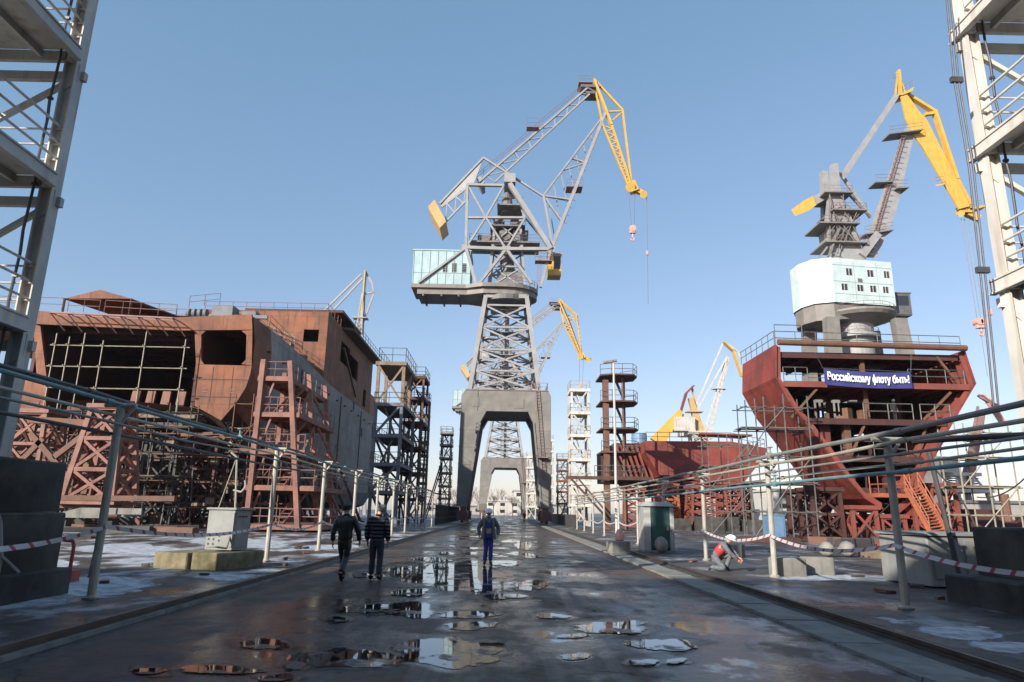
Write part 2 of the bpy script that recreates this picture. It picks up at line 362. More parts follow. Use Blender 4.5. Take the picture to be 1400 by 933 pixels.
def road_mat():
    m = ground_mat('wet_asphalt', (0.12,0.08,0.056), (0.022,0.018,0.017), None, 0, 0, 0.3, 0.42, 0.6, 0.75, 0.38, 0.35)
    t = m.node_tree; N = t.nodes; L = t.links; b = N['Principled BSDF']
    tc = N.new('ShaderNodeTexCoord'); sx = N.new('ShaderNodeSeparateXYZ'); L.new(tc.outputs['Object'], sx.inputs[0])
    def rng(src, lo, hi, a=0.0, c=1.0):
        r = N.new('ShaderNodeMapRange'); r.interpolation_type = 'SMOOTHSTEP'; r.inputs[1].default_value = lo; r.inputs[2].default_value = hi; r.inputs[3].default_value = a; r.inputs[4].default_value = c
        L.new(src, r.inputs[0]); return r.outputs[0]
    def mul(a, c):
        x = N.new('ShaderNodeMath'); x.operation = 'MULTIPLY'; L.new(a, x.inputs[0]); L.new(c, x.inputs[1]); return x.outputs[0]
    def noise(sc, det, scl):
        mp = N.new('ShaderNodeMapping'); mp.inputs['Scale'].default_value = scl; L.new(tc.outputs['Object'], mp.inputs['Vector'])
        n = N.new('ShaderNodeTexNoise'); n.inputs['Scale'].default_value = sc; n.inputs['Detail'].default_value = det; n.inputs['Roughness'].default_value = 0.6; L.new(mp.outputs[0], n.inputs['Vector']); return n.outputs['Fac']
    def mixc(f, a, c):
        x = N.new('ShaderNodeMix'); x.data_type = 'RGBA'; L.new(f, x.inputs[0]); L.new(a, x.inputs[6])
        if isinstance(c, tuple): x.inputs[7].default_value = (*c, 1)
        else: L.new(c, x.inputs[7])
        return x.outputs[2]
    def mixf(f, a, c):
        x = N.new('ShaderNodeMix'); L.new(f, x.inputs[0]); L.new(a, x.inputs[2]); x.inputs[3].default_value = c; return x.outputs[0]
    col = b.inputs['Base Color'].links[0].from_socket; rg = b.inputs['Roughness'].links[0].from_socket; nr = b.inputs['Normal'].links[0].from_socket
    # wet icy patch in the right foreground; bluish sky reflection painted into its colour
    sheen = mul(mul(rng(sx.outputs[0], 0.9, 2.6), rng(sx.outputs[1], 15.5, 12.0)), rng(noise(1.1, 8, (1,0.8,1)), 0.43, 0.56))
    col = mixc(sheen, col, (0.25,0.275,0.31)); rg = mixf(sheen, rg, 0.22)
    ctr0 = mul(rng(sx.outputs[0], -5.0, -3.6), rng(sx.outputs[0], 4.4, 3.4))
    # thin water film in shallow hollows
    wn = noise(0.55, 6, (0.8,0.5,1)); wt = rng(wn, 0.565, 0.605)
    ctr = mul(rng(sx.outputs[0], -4.2, -2.6), rng(sx.outputs[0], 4.0, 2.6)); wt = mul(wt, ctr)
    trk = rng(noise(1.0, 4, (2.6,0.045,1)), 0.45, 0.62); col = mixc(mul(trk, rng(wn, 0.0, 0.01, 0.55, 0.55)), col, (0.045,0.037,0.034)); rg = mixf(mul(trk, rng(wn, 0.0, 0.01, 0.6, 0.6)), rg, 0.33)
    damp = mul(rng(wn, 0.44, 0.56), ctr0); col = mixc(damp, col, (0.028,0.024,0.023)); rg = mixf(damp, rg, 0.2)
    vo = N.new('ShaderNodeTexVoronoi'); vo.feature = 'DISTANCE_TO_EDGE'; vo.inputs['Scale'].default_value = 0.33
    dn = N.new('ShaderNodeTexNoise'); dn.inputs['Scale'].default_value = 1.3; dn.inputs['Detail'].default_value = 5; L.new(tc.outputs['Object'], dn.inputs['Vector'])
    dm = N.new('ShaderNodeMix'); dm.data_type = 'RGBA'; dm.blend_type = 'ADD'; dm.inputs[0].default_value = 0.9; L.new(tc.outputs['Object'], dm.inputs[6]); L.new(dn.outputs['Color'], dm.inputs[7]); L.new(dm.outputs[2], vo.inputs['Vector'])
    col = mixc(rng(vo.outputs['Distance'], 0.012, 0.002), col, (0.012,0.011,0.01))
    gr = N.new('ShaderNodeTexVoronoi'); gr.inputs['Scale'].default_value = 14; L.new(tc.outputs['Object'], gr.inputs['Vector'])
    col = mixc(mul(rng(gr.outputs['Distance'], 0.16, 0.08), rng(noise(0.9, 3, (1,1,1)), 0.5, 0.6)), col, (0.2,0.18,0.165))
    col = mixc(wt, col, (0.03,0.027,0.025)); rg = mixf(wt, rg, 0.05); L.new(mixf(wt, rng(sx.outputs[0], 500, 501, 0.2, 0.2), 0.8), b.inputs['Specular IOR Level'])
    inv = N.new('ShaderNodeMath'); inv.operation = 'SUBTRACT'; inv.inputs[0].default_value = 1; L.new(wt, inv.inputs[1])
    for n in N:
        if n.type == 'BUMP':
            k = N.new('ShaderNodeMath'); k.operation = 'MULTIPLY'; k.inputs[1].default_value = n.inputs['Strength'].default_value; L.new(inv.outputs[0], k.inputs[0]); L.new(k.outputs[0], n.inputs['Strength'])
    L.new(col, b.inputs['Base Color']); L.new(rg, b.inputs['Roughness'])
    return m
M['road'] = road_mat()
M['apron'] = ground_mat('icy_apron', (0.075,0.06,0.05), (0.032,0.028,0.026), (0.42,0.45,0.49), 0.49, 0.6, 0.25)
M['apronr'] = ground_mat('damp_apron', (0.085,0.075,0.067), (0.04,0.037,0.035), (0.34,0.36,0.39), 0.53, 0.66, 0.22)
M['earth'] = ground_mat('yard_earth', (0.13,0.115,0.1), (0.075,0.065,0.06), (0.4,0.42,0.44), 0.6, 0.75, 0.1)
M['slush'] = ground_mat('slushy_ice', (0.16,0.17,0.18), (0.07,0.07,0.075), (0.34,0.37,0.41), 0.46, 0.66, 0.6, 0.4, 0.6, 0.35, 0.12, 0.5)
def water_mat():
    m = bpy.data.materials.new('puddle_water'); m.use_nodes = True
    t = m.node_tree; N = t.nodes; L = t.links; b = N['Principled BSDF']
    b.inputs['Base Color'].default_value = (0.012,0.011,0.01,1); b.inputs['Roughness'].default_value = 0.02; b.inputs['IOR'].default_value = 1.45
    b.inputs['Specular IOR Level'].default_value = 0.9
    tc = N.new('ShaderNodeTexCoord'); n = N.new('ShaderNodeTexNoise'); n.inputs['Scale'].default_value = 3; L.new(tc.outputs['Object'], n.inputs['Vector'])
    bp = N.new('ShaderNodeBump'); bp.inputs['Strength'].default_value = 0.03; bp.inputs['Distance'].default_value = 0.01
    L.new(n.outputs['Fac'], bp.inputs['Height']); L.new(bp.outputs[0], b.inputs['Normal'])
    n2 = N.new('ShaderNodeTexNoise'); n2.inputs['Scale'].default_value = 1.5; n2.inputs['Detail'].default_value = 7; n2.inputs['Roughness'].default_value = 0.6; L.new(tc.outputs['Object'], n2.inputs['Vector'])
    def rg_(a, c, u, v):
        r = N.new('ShaderNodeMapRange'); r.interpolation_type = 'SMOOTHSTEP'; r.inputs[1].default_value = a; r.inputs[2].default_value = c; r.inputs[3].default_value = u; r.inputs[4].default_value = v; L.new(n2.outputs['Fac'], r.inputs[0]); return r.outputs[0]
    L.new(rg_(0.54, 0.64, 0.02, 0.42), b.inputs['Roughness']); L.new(rg_(0.54, 0.62, 0.9, 0.3), b.inputs['Specular IOR Level'])
    mx = N.new('ShaderNodeMix'); mx.data_type = 'RGBA'; mx.inputs[6].default_value = (0.012,0.011,0.01,1); mx.inputs[7].default_value = (0.03,0.025,0.023,1); L.new(rg_(0.5,0.6,0,1), mx.inputs[0]); L.new(mx.outputs[2], b.inputs['Base Color'])
    return m
M['damp'] = ground_mat('damp_asphalt', (0.05,0.04,0.035), (0.025,0.022,0.02), None, 0, 0, 0.6, 0.4, 0.6, 0.35, 0.14, 0.25)
M['water'] = water_mat()

# ------------------------------------------------------------------ the ground
def sheet(name, x0, x1, y0, y1, z, m):
    b = MB(); b.add([(x0,y0,z),(x1,y0,z),(x1,y1,z),(x0,y1,z)], [(0,1,2,3)])
    return tag(b.build(name, m, origin=(0,0,z)), kind='structure')
sheet('ground', -2500, 2500, -600, 4500, -0.01, M['earth'])
sheet('road', -5.45, 4.55, -60, 330, 0.0, M['road'])
b = MB(); b.box(-70, -5.78, -60, 330, -0.2, 0.04); tag(b.build('apron', M['apron'], origin=(0,0,0)), kind='structure')
b = MB(); b.box(5.95, 90, -60, 330, -0.2, 0.05); tag(b.build('apron', M['apronr'], origin=(0,0,0)), kind='structure')
def rail_line(x, label, zt):
    t = thing('crane_rail', label, 'rail', (x, 20, 0), 'crane rails along the road')
    b = MB(); b.box(x-0.035, x+0.035, -60, 330, zt-0.05, zt); b.box(x-0.012, x+0.012, -60, 330, 0.01, zt-0.05); b.box(x-0.09, x+0.09, -60, 330, -0.02, 0.03)
    b.build('rail_bar', M['railsteel'], t)
rail_line(-5.6, 'worn steel crane rail along the kerb of the icy apron left of the road', 0.15)
rail_line(5.72, 'worn steel crane rail along the concrete strip right of the road', 0.1)
b = MB()
y = -20
while y < 330:
    b.box(-5.78, -5.72, y, y+3.96, -0.1, 0.11)
    b.box(-5.72, -5.5, y, y+3.96, -0.1, 0.05); y += 4
tag(b.build('kerb', M['conc'], origin=(0,0,0)), kind='structure')
b = MB(); y = -20
while y < 330:
    dz = rnd.uniform(-0.012, 0.012); b.box(4.55, 5.25, y, y+1.97, -0.1, 0.05+dz); y += 2
tag(b.build('kerb', M['conc'], origin=(0,0,0)), kind='structure')
sheet('rail_trough', 5.25, 5.95, -60, 330, 0.004, M['concd'])

def blob(cx, cy, rx, ry, n=34, rough=0.35, seed=0):
    r = random.Random(seed); NH = 22; ph = [r.uniform(0, 6.28) for _ in range(NH)]; am = [r.uniform(0.3,1)*rough/(k+1)**1.05 for k in range(NH)]
    pts = []
    for k in range(n):
        t = 2*math.pi*k/n
        q = max(0.15, 1+sum(a*math.sin((i+2)*t+p) for i, (a, p) in enumerate(zip(am, ph)))*0.5)
        pts.append((cx+rx*math.cos(t)*q, cy+ry*math.sin(t)*q))
    return pts
def patch(name, cx, cy, rx, ry, z, m, seed, rough=0.35):
    # a sheet of water lying on the road; 'fade' (1 in the middle, 0 at the rim) lets its shallow edge break up
    ol = blob(cx, cy, rx, ry, 90, rough, seed); n = len(ol); c = PZ(cx, cy, z); vs = [c]; fd = [1.0]
    for f, w in ((0.35, 0.9), (0.6, 0.7), (0.8, 0.42), (0.92, 0.18), (1.0, 0.0)):
        for x, y in ol: vs.append(PZ(cx+(x-cx)*f, cy+(y-cy)*f, z)); fd.append(w)
    fs = [(0, 1+(k+1)%n, 1+k) for k in range(n)]
    for i in range(4): fs += [(1+i*n+k, 1+i*n+(k+1)%n, 1+(i+1)*n+(k+1)%n, 1+(i+1)*n+k) for k in range(n)]
    b = MB(); b.add(vs, fs); o = b.build(name, m, origin=(c.x, c.y, z))
    at = o.data.attributes.new('fade', 'FLOAT', 'POINT')
    for i, w in enumerate(fd): at.data[i].value = w
    return tag(o, kind='structure')
def ragged(m, k0, k1, scale, amp):
    N = m.node_tree.nodes; L = m.node_tree.links; b = N['Principled BSDF']
    at = N.new('ShaderNodeAttribute'); at.attribute_name = 'fade'
    tc = N.new('ShaderNodeTexCoord'); n = N.new('ShaderNodeTexNoise'); n.inputs['Scale'].default_value = scale; n.inputs['Detail'].default_value = 8; n.inputs['Roughness'].default_value = 0.62; L.new(tc.outputs['Object'], n.inputs['Vector'])
    q = N.new('ShaderNodeMath'); q.operation = 'MULTIPLY_ADD'; q.inputs[1].default_value = amp; L.new(n.outputs['Fac'], q.inputs[0]); L.new(at.outputs['Fac'], q.inputs[2])
    r = N.new('ShaderNodeMapRange'); r.interpolation_type = 'SMOOTHSTEP'; r.inputs[1].default_value = k0+amp*0.5; r.inputs[2].default_value = k1+amp*0.5; L.new(q.outputs[0], r.inputs[0]); L.new(r.outputs[0], b.inputs['Alpha'])
ragged(M['water'], 0.36, 0.5, 1.5, 1.5); ragged(M['damp'], 0.3, 0.8, 1.1, 0.9)
PUD = [(628,789,78,15),(585,783,40,8),(605,893,55,17),(655,886,26,9),(482,900,48,13),(405,903,16,9),(560,834,36,8),(505,832,30,6),(362,880,25,7),
       (645,855,30,5),(640,840,40,4),(788,897,17,4),(785,869,20,2.5),(838,858,36,9),(905,881,40,7),(300,915,48,5),(205,917,18,4),(380,926,22,4),
       (690,770,18,4),(640,770,14,2.5),(590,765,24,2.5),(716,746,10,5),(722,760,14,3),(655,757,20,1.8),(705,757,10,2),(700,740,12,2),(610,757,12,1.6),
       (560,810,26,3.5),(505,787,18,3),(725,800,22,6),(690,815,26,3),(755,842,20,3),(462,846,12,3),(880,905,20,3),(925,903,12,3)]
for i, (cx, cy, rx, ry) in enumerate(PUD): patch('damp_ground', cx, cy, rx*1.7+12, ry*1.7+3, 0.002+0.0001*i, M['damp'], 200+i, 0.45)
for i, (cx, cy, rx, ry) in enumerate(PUD): patch('puddle', cx, cy, rx*1.45, ry*1.45, 0.006+0.0004*i, M['water'], i, 0.5)
def clampx(o, lo, hi):
    at = o.data.attributes['fade']
    for v in o.data.vertices:
        x = v.co.x+o.location.x; c = min(max(x, lo), hi)
        d = min(c-lo, hi-c)
        if d < 0.5: at.data[v.index].value *= d/0.5
        v.co.x = c-o.location.x
M['snow'] = mat('dirty_snow', (0.5,0.53,0.58), (0.22,0.22,0.23), 2.5, 0.7, bump=0.5, lo=0.4, hi=0.62)
ragged(M['snow'], 0.3, 0.55, 2.2, 1.3)
for i, (cx, cy, rx, ry) in enumerate([(130,802,75,12),(60,772,45,6),(330,742,70,6),(190,752,80,7),(330,790,50,5),(30,822,50,6),(450,748,40,3)]): clampx(patch('snow', cx, cy, rx*1.3, ry*1.4, 0.0425+0.0004*i, M['snow'], 300+i, 0.5), -99, -5.9)
for i, (cx, cy, rx, ry) in enumerate([(1290,866,80,9),(1190,850,55,6),(1360,885,60,8),(1120,790,60,4)]): clampx(patch('snow', cx, cy, rx*1.3, ry*1.4, 0.0525+0.0004*i, M['snow'], 330+i, 0.5), 6.1, 99)
# ------------------------------------------------------------------ portal cranes on the road rails
def lattice_crane(label, base, warp, group, tall=True):
    t = thing('portal_crane', label, 'crane', base, group)
    B0 = V((-0.5, 102, 0)); B1 = V(base)
    def L(px, py, dy=0.0):
        p = P(px, py, 102+dy)-B0; x, z = warp(p.x, p.z); return V((x, p.y, z))+B1
    def G(x, y, z):
        x, z = warp(x, z); return V((x, y, z))+B1
    g = M['crane']
    # bogies with wheels
    for sx in (-5.1, 6.2):
        for sy in (-5.2, 5.2):
            c = MB(); cx, cy = B1.x+sx, B1.y+sy
            c.box(cx-0.55, cx+0.55, cy-2.6, cy+2.6, 1.0, 1.75); c.box(cx-0.4, cx+0.4, cy-1.2, cy+1.2, 1.75, 2.3)
            c.box(cx-0.7, cx+0.7, cy-3.0, cy-2.4, 0.5, 1.5)
            o = c.build('bogie', M['bogie'], t)
            for wy in (-2.1, -0.8, 0.8, 2.1):
                w = MB(); w.tube((cx-0.2, cy+wy, 0.68), (cx+0.2, cy+wy, 0.68), 0.52, 14); w.build('wheel', M['tyre'], o)
    # portal: two frames joined by deck beams
    m = MB()
    zt, zu = warp(0, 18.6)[1], warp(0, 15.5)[1]
    for fy in (-5.6, 5.6):
        y0, y1 = (fy, fy+1.6) if fy < 0 else (fy-1.6, fy)
        pts = [(-6.1,2.3),(-4.75,2.3),(-3.15,zu-1.6),(-2.3,zu),(3.6,zu),(4.45,zu-1.6),(5.6,2.3),(6.9,2.3),(6.9,zt-0.9),(6.5,zt),(-5.3,zt),(-5.9,zt-0.9)]
        m.prism([V((x, y0, z))+B1 for x, z in pts], (0, y1-y0, 0))
        for xa, xb in ((-4.75, -3.15), (5.6, 4.45)):
            m.bar(V((xa, y0-0.06, 2.4))+B1, V((xb, y0-0.06, zu-1.6))+B1, 0.25, 0.14)
    m.box(B1.x-5.3, B1.x+6.5, B1.y-4.0, B1.y+4.0, zu+0.05, zt-0.05)
    for xx in (-5.6, 6.4): m.box(B1.x+xx-0.5, B1.x+xx+0.5, B1.y-4, B1.y+4, 2.4, 3.6)
    m.build('portal', M['portal'], t)
    m = MB(); yf_ = B1.y-5.6
    m.box(B1.x+1.6, B1.x+3.0, yf_-0.08, yf_-0.003, zu+0.5, zu+1.7); m.box(B1.x-4.2, B1.x-3.4, yf_-0.07, yf_-0.003, zu+0.6, zu+1.8); m.build('hatch', M['portal'], t)
    m = MB()
    for q in (-3.6, 4.9): m.box(B1.x+q-0.04, B1.x+q+0.04, yf_-0.09, yf_-0.003, zu+0.05, zt-0.05)
    m.bar(V((-5.3,-5.65,zt-0.05))+B1, V((6.5,-5.65,zt-0.05))+B1, 0.12, 0.12); m.bar(V((-2.3,-5.65,zu+0.05))+B1, V((3.6,-5.65,zu+0.05))+B1, 0.12, 0.12)
    for k in range(5):
        z = 3.2+k*2.4; f = (z-2.3)/(zu-3.9); xa_, xb_ = -6.08, -4.75+1.6*f; m.box(B1.x+xa_, B1.x+xb_-0.05, yf_-0.05, yf_-0.003, z, z+0.07); m.box(B1.x+5.6-1.15*f+0.05, B1.x+6.88, yf_-0.05, yf_-0.003, z, z+0.07)
    m.build('stiffener', M['portal'], t)
    d = MB()
    for k in (0, 1):
        d.bar(V((5.75+0.5*k, -5.78, 6.0))+B1, V((4.6+0.5*k, -5.78, zt+0.8))+B1, 0.06)
    for k in range(30): 
        z = 6.2+k*(zt-6)/30; xx = 5.75-(z-6)/(zt-5.2)*1.15
        d.bar(V((xx, -5.78, z))+B1, V((xx+0.5, -5.78, z))+B1, 0.05)
    d.box(B1.x+5.0, B1.x+6.4, B1.y-6.6, B1.y-5.65, 9.0, 9.12); d.rail([(B1.x+5.0,B1.y-6.6,9.1),(B1.x+6.4,B1.y-6.6,9.1)], 1.1, 0.03)
    d.rail([(B1.x+3.6,B1.y-5.5,zt),(B1.x+6.4,B1.y-5.5,zt),(B1.x+6.4,B1.y+5.5,zt)], 1.1, 0.03)
    d.build('ladder', M['pinkrail'], t)
    # lattice tower
    m = MB(); zb, ztop = zt, warp(0, 33.4)[1]
    def corner(f, sx, sy):
        h = 5.0*(1-f)+3.1*f; return V((0.2+sx*h, sy*h, zb+(ztop-zb)*f))+B1
    lv = [0, 0.2, 0.42, 0.66, 0.9, 1.0]
    C4 = [(-1,-1),(1,-1),(1,1),(-1,1)]
    for c in C4: m.bar(corner(0, *c), corner(1, *c), 0.62, 0.62, (0,1,0))
    for a, b_ in zip(lv, lv[1:]):
        for i in range(4):
            p, q = C4[i], C4[(i+1)%4]
            m.bar(corner(b_, *p), corner(b_, *q), 0.26, 0.26)
            if b_-a > 0.15:
                mid = (corner(b_, *p)+corner(b_, *q))/2 if i % 2 == 0 else None
                m.bar(corner(a, *p), corner(b_, *q), 0.24, 0.24); m.bar(corner(a, *q), corner(b_, *p), 0.24, 0.24)
        for p, q in ((C4[0], C4[2]), (C4[1], C4[3])): m.bar(corner(b_, *p), corner(b_, *q), 0.16)
    for k in range(4): m.bar(corner(1, *C4[k]), corner(1, *C4[(k+1)%4]), 0.6)
    m.build('tower_frame', g, t)
    d = MB()
    for i in range(len(lv)-1):    # zigzag stair inside the tower
        za, zc = corner(lv[i], 1, 1).z, corner(lv[i+1], 1, 1).z
        s = 1 if i % 2 else -1
        d.bar((B1.x-1.6*s, B1.y-0.6, za), (B1.x+1.6*s, B1.y-0.6, zc), 0.7, 0.08); d.rail([(B1.x-1.6*s, B1.y-1.0, za), (B1.x+1.6*s, B1.y-1.0, zc)], 1.0, 0.03, 1.5)
        d.box(B1.x-2.2, B1.x+2.2, B1.y-1.2, B1.y+1.4, zc-0.08, zc); d.rail([(B1.x-2.2,B1.y-1.2,zc),(B1.x+2.2,B1.y-1.2,zc)], 1.0, 0.03)
    d.tube((B1.x+0.4, B1.y+1.0, zt), (B1.x+0.4, B1.y+1.0, ztop), 0.35, 8)
    d.build('inner_stair', M['crane'], t)
    # slewing platform
    m = MB(); z0, z1 = warp(0, 33.7)[1], warp(0, 35.2)[1]
    out = []
    for k in range(13):
        a = math.pi*(-0.5+k/12); out.append((0.3+4.6*math.cos(a)*1.05, 4.3*math.sin(a)))
    out += [(-3.4,4.3),(-6,3.1),(-14.3,3.1),(-14.3,-3.1),(-6,-3.1),(-3.4,-4.3)]
    m.prism([V((x, y, z1-0.6))+B1 for x, y in out], (0,0,0.6))
    inn = [(x*0.97+0.02, y*0.96) for x, y in out]
    m.prism([V((max(x,-13.4), y*0.9, z0))+B1 for x, y in inn], (0,0,z1-0.6-z0-0.002))
    m.build('slewing_platform', M['portal'], t)
    d = MB()
    for xx in (-12.6,-9.8,-7.2): d.box(B1.x+xx, B1.x+xx+0.25, B1.y-2.8, B1.y+2.8, z0-0.35, z0-0.003)
    d.lathe((B1.x+0.2, B1.y, ztop-0.6), [(3.0,0),(3.9,0.1),(3.9,z0-ztop+0.55)], 24)
    d.build('slewing_ring', M['craned'], t)
    d = MB(); d.rail([V((x, y, z1))+B1 for x, y in out[:13]], 1.0, 0.03, 1.5); d.build('guard_rail', M['pinkrail'], t)
    # machinery house
    z2 = warp(0, 40.6)[1]; hx0, hx1 = -14.2, -5.4
    m = MB()
    m.wall(V((hx0, -3.0, z1))+B1, (1,0,0), (0,0,1), hx1-hx0, z2-z1, [(4.6,5.3,1.9,3.4),(6.0,6.7,1.9,3.4),(7.5,8.2,1.9,3.4)] if tall else [], 0.15, (0,-1,0))
    m.wall(V((hx0, 3.0, z1))+B1, (1,0,0), (0,0,1), hx1-hx0, z2-z1, [], 0.15, (0,1,0))
    m.box(B1.x+hx0, B1.x+hx0+0.15, B1.y-2.85, B1.y+2.85, z1, z2); m.box(B1.x+hx1-0.15, B1.x+hx1, B1.y-2.85, B1.y+2.85, z1, z2)
    m.box(B1.x+hx0-0.12, B1.x+hx1+0.12, B1.y-3.12, B1.y+3.12, z2, z2+0.18)
    h = m.build('machinery_house', M['cyan'], t)
    m = MB()
    for k in range(8): m.box(B1.x+hx0+0.05+k*1.24, B1.x+hx0+0.12+k*1.24, B1.y-3.06, B1.y-3.003, z1+0.05, z2-0.02)
    m.box(B1.x+hx0, B1.x+hx1, B1.y-3.05, B1.y-3.003, z1+1.75, z1+1.81); m.box(B1.x+hx0-0.05, B1.x+hx0-0.003, B1.y-2.9, B1.y+2.9, z1+1.75, z1+1.81); m.build('seam', M['cyand'], h)
    if tall:
        for a in (4.6, 6.0, 7.5):
            w = MB(); w.box(B1.x+hx0+a, B1.x+hx0+a+0.7, B1.y-2.95, B1.y-2.9, z1+1.9, z1+3.4); wo = w.build('window', M['glass'], h)
            w = MB()
            for kk in range(5): w.box(B1.x+hx0+a, B1.x+hx0+a+0.7, B1.y-3.03, B1.y-2.96, z1+1.95+kk*0.3, z1+2.1+kk*0.3)
            w.build('louvre', M['craned'], wo)
    # upper frame (two side planes)
    m = MB(); n = MB(); hw = 3.0
    nod = dict(A=(637,339), C=(692,341), B=(753,341), a0=(651,391), b0=(739,393), c0=(655,388), c1=(727,388), tl=(639,253), tm=(689,254), hd=(697,252), ml=(639,298), mm=(664,298), mr=(718,298), h2=(706,270))
    def N(k, dy): return L(*nod[k], dy)
    for dy in (-hw, hw):
        for a, b_, w in (('A','C',0.6),('C','B',0.6),('A','a0',0.55),('B','b0',0.5),('C','c0',0.5),('C','c1',0.5),('A','tl',0.5),('tl','tm',0.45),('hd','B',0.85),('ml','mr',0.4),
                         ('tl','mm',0.35),('mm','tm',0.35),('A','mm',0.35),('mm','C',0.35),('mr','C',0.35)):
            m.bar(N(a, dy), N(b_, dy), w*0.8, w*1.15, (0,1,0))
        for k in ('A','C','B'):
            p = N(k, dy); m.cbox(p, 1.3, 0.36, 1.0)
    for k in ('A','C','B','tl','hd','ml','mr','mm','tm'): m.bar(N(k, -hw), N(k, hw), 0.35)
    for a, b_ in (('A','C'),('C','B'),('tl','ml'),('ml','A'),('hd','mr'),('mr','B')): n.bar(N(a, -hw), N(b_, hw), 0.2); n.bar(N(a, hw), N(b_, -hw), 0.2)
    hdp = N('hd', 0); m.cbox(hdp+V((0,0,-0.4)), 1.8, 6.2, 1.5)
    m.build('upper_frame', g, t); n.build('cross_brace', g, t)
    # winches, gear and walkways inside the frame
    d = MB(); e = MB()
    for (px, py, w_, h_) in ((694,318,5.5,0.2),(690,340,11,0.25),(697,290,4,0.2)):
        p = L(px, py, 0); d.box(p.x-w_/2, p.x+w_/2, p.y-2.6, p.y+2.6, p.z, p.z+h_); e.rail([(p.x-w_/2,p.y-2.6,p.z+h_),(p.x+w_/2,p.y-2.6,p.z+h_)], 1.1, 0.03)
    p = L(694, 316); d.tube(p+V((-1.4,-1.2,1.2)), p+V((-1.4,1.4,1.2)), 0.9, 12); d.tube(p+V((1.2,-1.6,1.0)), p+V((1.2,1.2,1.0)), 0.8, 12)
    p = L(693, 285); d.lathe(p, [(0.9,-1.0),(1.1,0),(0.8,1.5),(0.5,2.6)], 12)
    p = L(690, 338); d.cbox(p+V((2.5,0,1.3)), 2.4, 3, 2.0); d.cbox(p+V((-3.0,0.4,0.9)), 2.6, 2.6, 1.4); d.tube(p+V((0,-1.8,1.4)), p+V((0,1.8,1.4)), 1.0, 12)
    q = L(697, 388); d.tube(q, p, 1.1, 12); d.box(q.x-2, q.x+2, q.y-2, q.y+2, q.z-0.6, q.z+1.2)
    f = MB(); zc_ = N('C', 0).z     # inner frame carrying the hoist
    for sx in (-2.4, 2.4):
        for sy in (-1.9, 1.9): f.bar(V((0.2+sx*1.15, sy*1.1, z1))+B1, V((0.2+sx*0.8, sy, zc_+4.6))+B1, 0.38)
    for sy in (-2.0, 2.0):
        for (za, zb_) in ((z1+0.1, z1+3.4), (z1+3.4, zc_), (zc_, zc_+4.4)):
            f.bar((B1.x-2.3, B1.y+sy, za), (B1.x+2.7, B1.y+sy, zb_), 0.2); f.bar((B1.x+2.7, B1.y+sy, za), (B1.x-2.3, B1.y+sy, zb_), 0.2); f.bar((B1.x-2.4, B1.y+sy, zb_), (B1.x+2.8, B1.y+sy, zb_), 0.26)
    f.build('inner_frame', g, t)
    f = MB(); f.bar(N('A', -hw-0.1), V((-13.2, -3.25, z1+0.1))+B1, 0.3); f.bar(N('A', hw+0.1), V((-13.2, 3.25, z1+0.1))+B1, 0.3); f.build('house_brace', g, t)
    d.build('hoist_winch', M['winch'], t); e.build('walkway_rail', M['pinkrail'], t)
    d = MB(); a, b_ = L(733,389,-3.2), L(736,350,-3.2)
    d.bar(a, b_, 0.06); d.bar(a+V((0.6,0,0)), b_+V((0.6,0,0)), 0.06)
    for k in range(16): c = a.lerp(b_, k/15); d.bar(c, c+V((0.6,0,0)), 0.05)
    pc = L(735,358,-3.2); d.box(pc.x-0.4, pc.x+2.2, pc.y-0.8, pc.y+0.8, pc.z-0.1, pc.z); d.rail([(pc.x-0.4,pc.y-0.8,pc.z),(pc.x+2.2,pc.y-0.8,pc.z)], 1.1, 0.035)
    d.build('ladder', M['pinkrail'], t)
    # operator cab
    m = MB(); a, b_ = L(749,375,-1.4), L(767,348,-1.4)
    m.wall(V((a.x,a.y,a.z)), (1,0,0), (0,0,1), b_.x-a.x, b_.z-a.z, [(0.9,b_.x-a.x-0.12,0.9,b_.z-a.z-0.3)], 0.08, (0,-1,0))
    m.box(a.x, a.x+0.1, a.y+0.08, a.y+2.4, a.z, b_.z); m.box(a.x, b_.x, a.y+0.08, a.y+2.4, a.z-0.14, a.z); m.box(a.x-0.1, b_.x+0.15, a.y-0.1, a.y+2.5, b_.z, b_.z+0.14); m.box(a.x+0.1, b_.x, a.y+2.32, a.y+2.4, a.z, b_.z)
    h = m.build('operator_cab', M['yellow'], t)
    w = MB(); w.box(a.x+0.9, b_.x-0.12, a.y+0.03, a.y+0.05, a.z+0.9, b_.z-0.3); w.box(b_.x-0.04, b_.x, a.y+0.08, a.y+2.3, a.z+0.8, b_.z-0.3); w.build('cab_window', M['glass'], h)
    # boom: braced box from the foot to the jib pivot
    m = MB(); n = MB()
    foot0, kn, up, tipp = (755,338), (743,268), (771,290), (827,156)
    for s in (-1, 1):
        f0, k0, t0 = L(*foot0, s*2.4), L(*kn, s*2.0), L(*tipp, s*0.8)
        m.bar(f0, t0, 0.5, 0.75, (0,1,0)); m.bar(f0, k0, 0.32, 0.55, (0,1,0)); m.bar(k0, t0, 0.25, 0.4, (0,1,0))
        for fr in (0.18, 0.34): 
            c = f0.lerp(t0, fr); m.bar(k0, c, 0.25, 0.35, (0,1,0))
        c1, c2 = k0.lerp(t0, 0.45), f0.lerp(t0, 0.62); m.bar(c1, c2, 0.2)
        m.bar(k0.lerp(t0, 0.3), c2, 0.16)
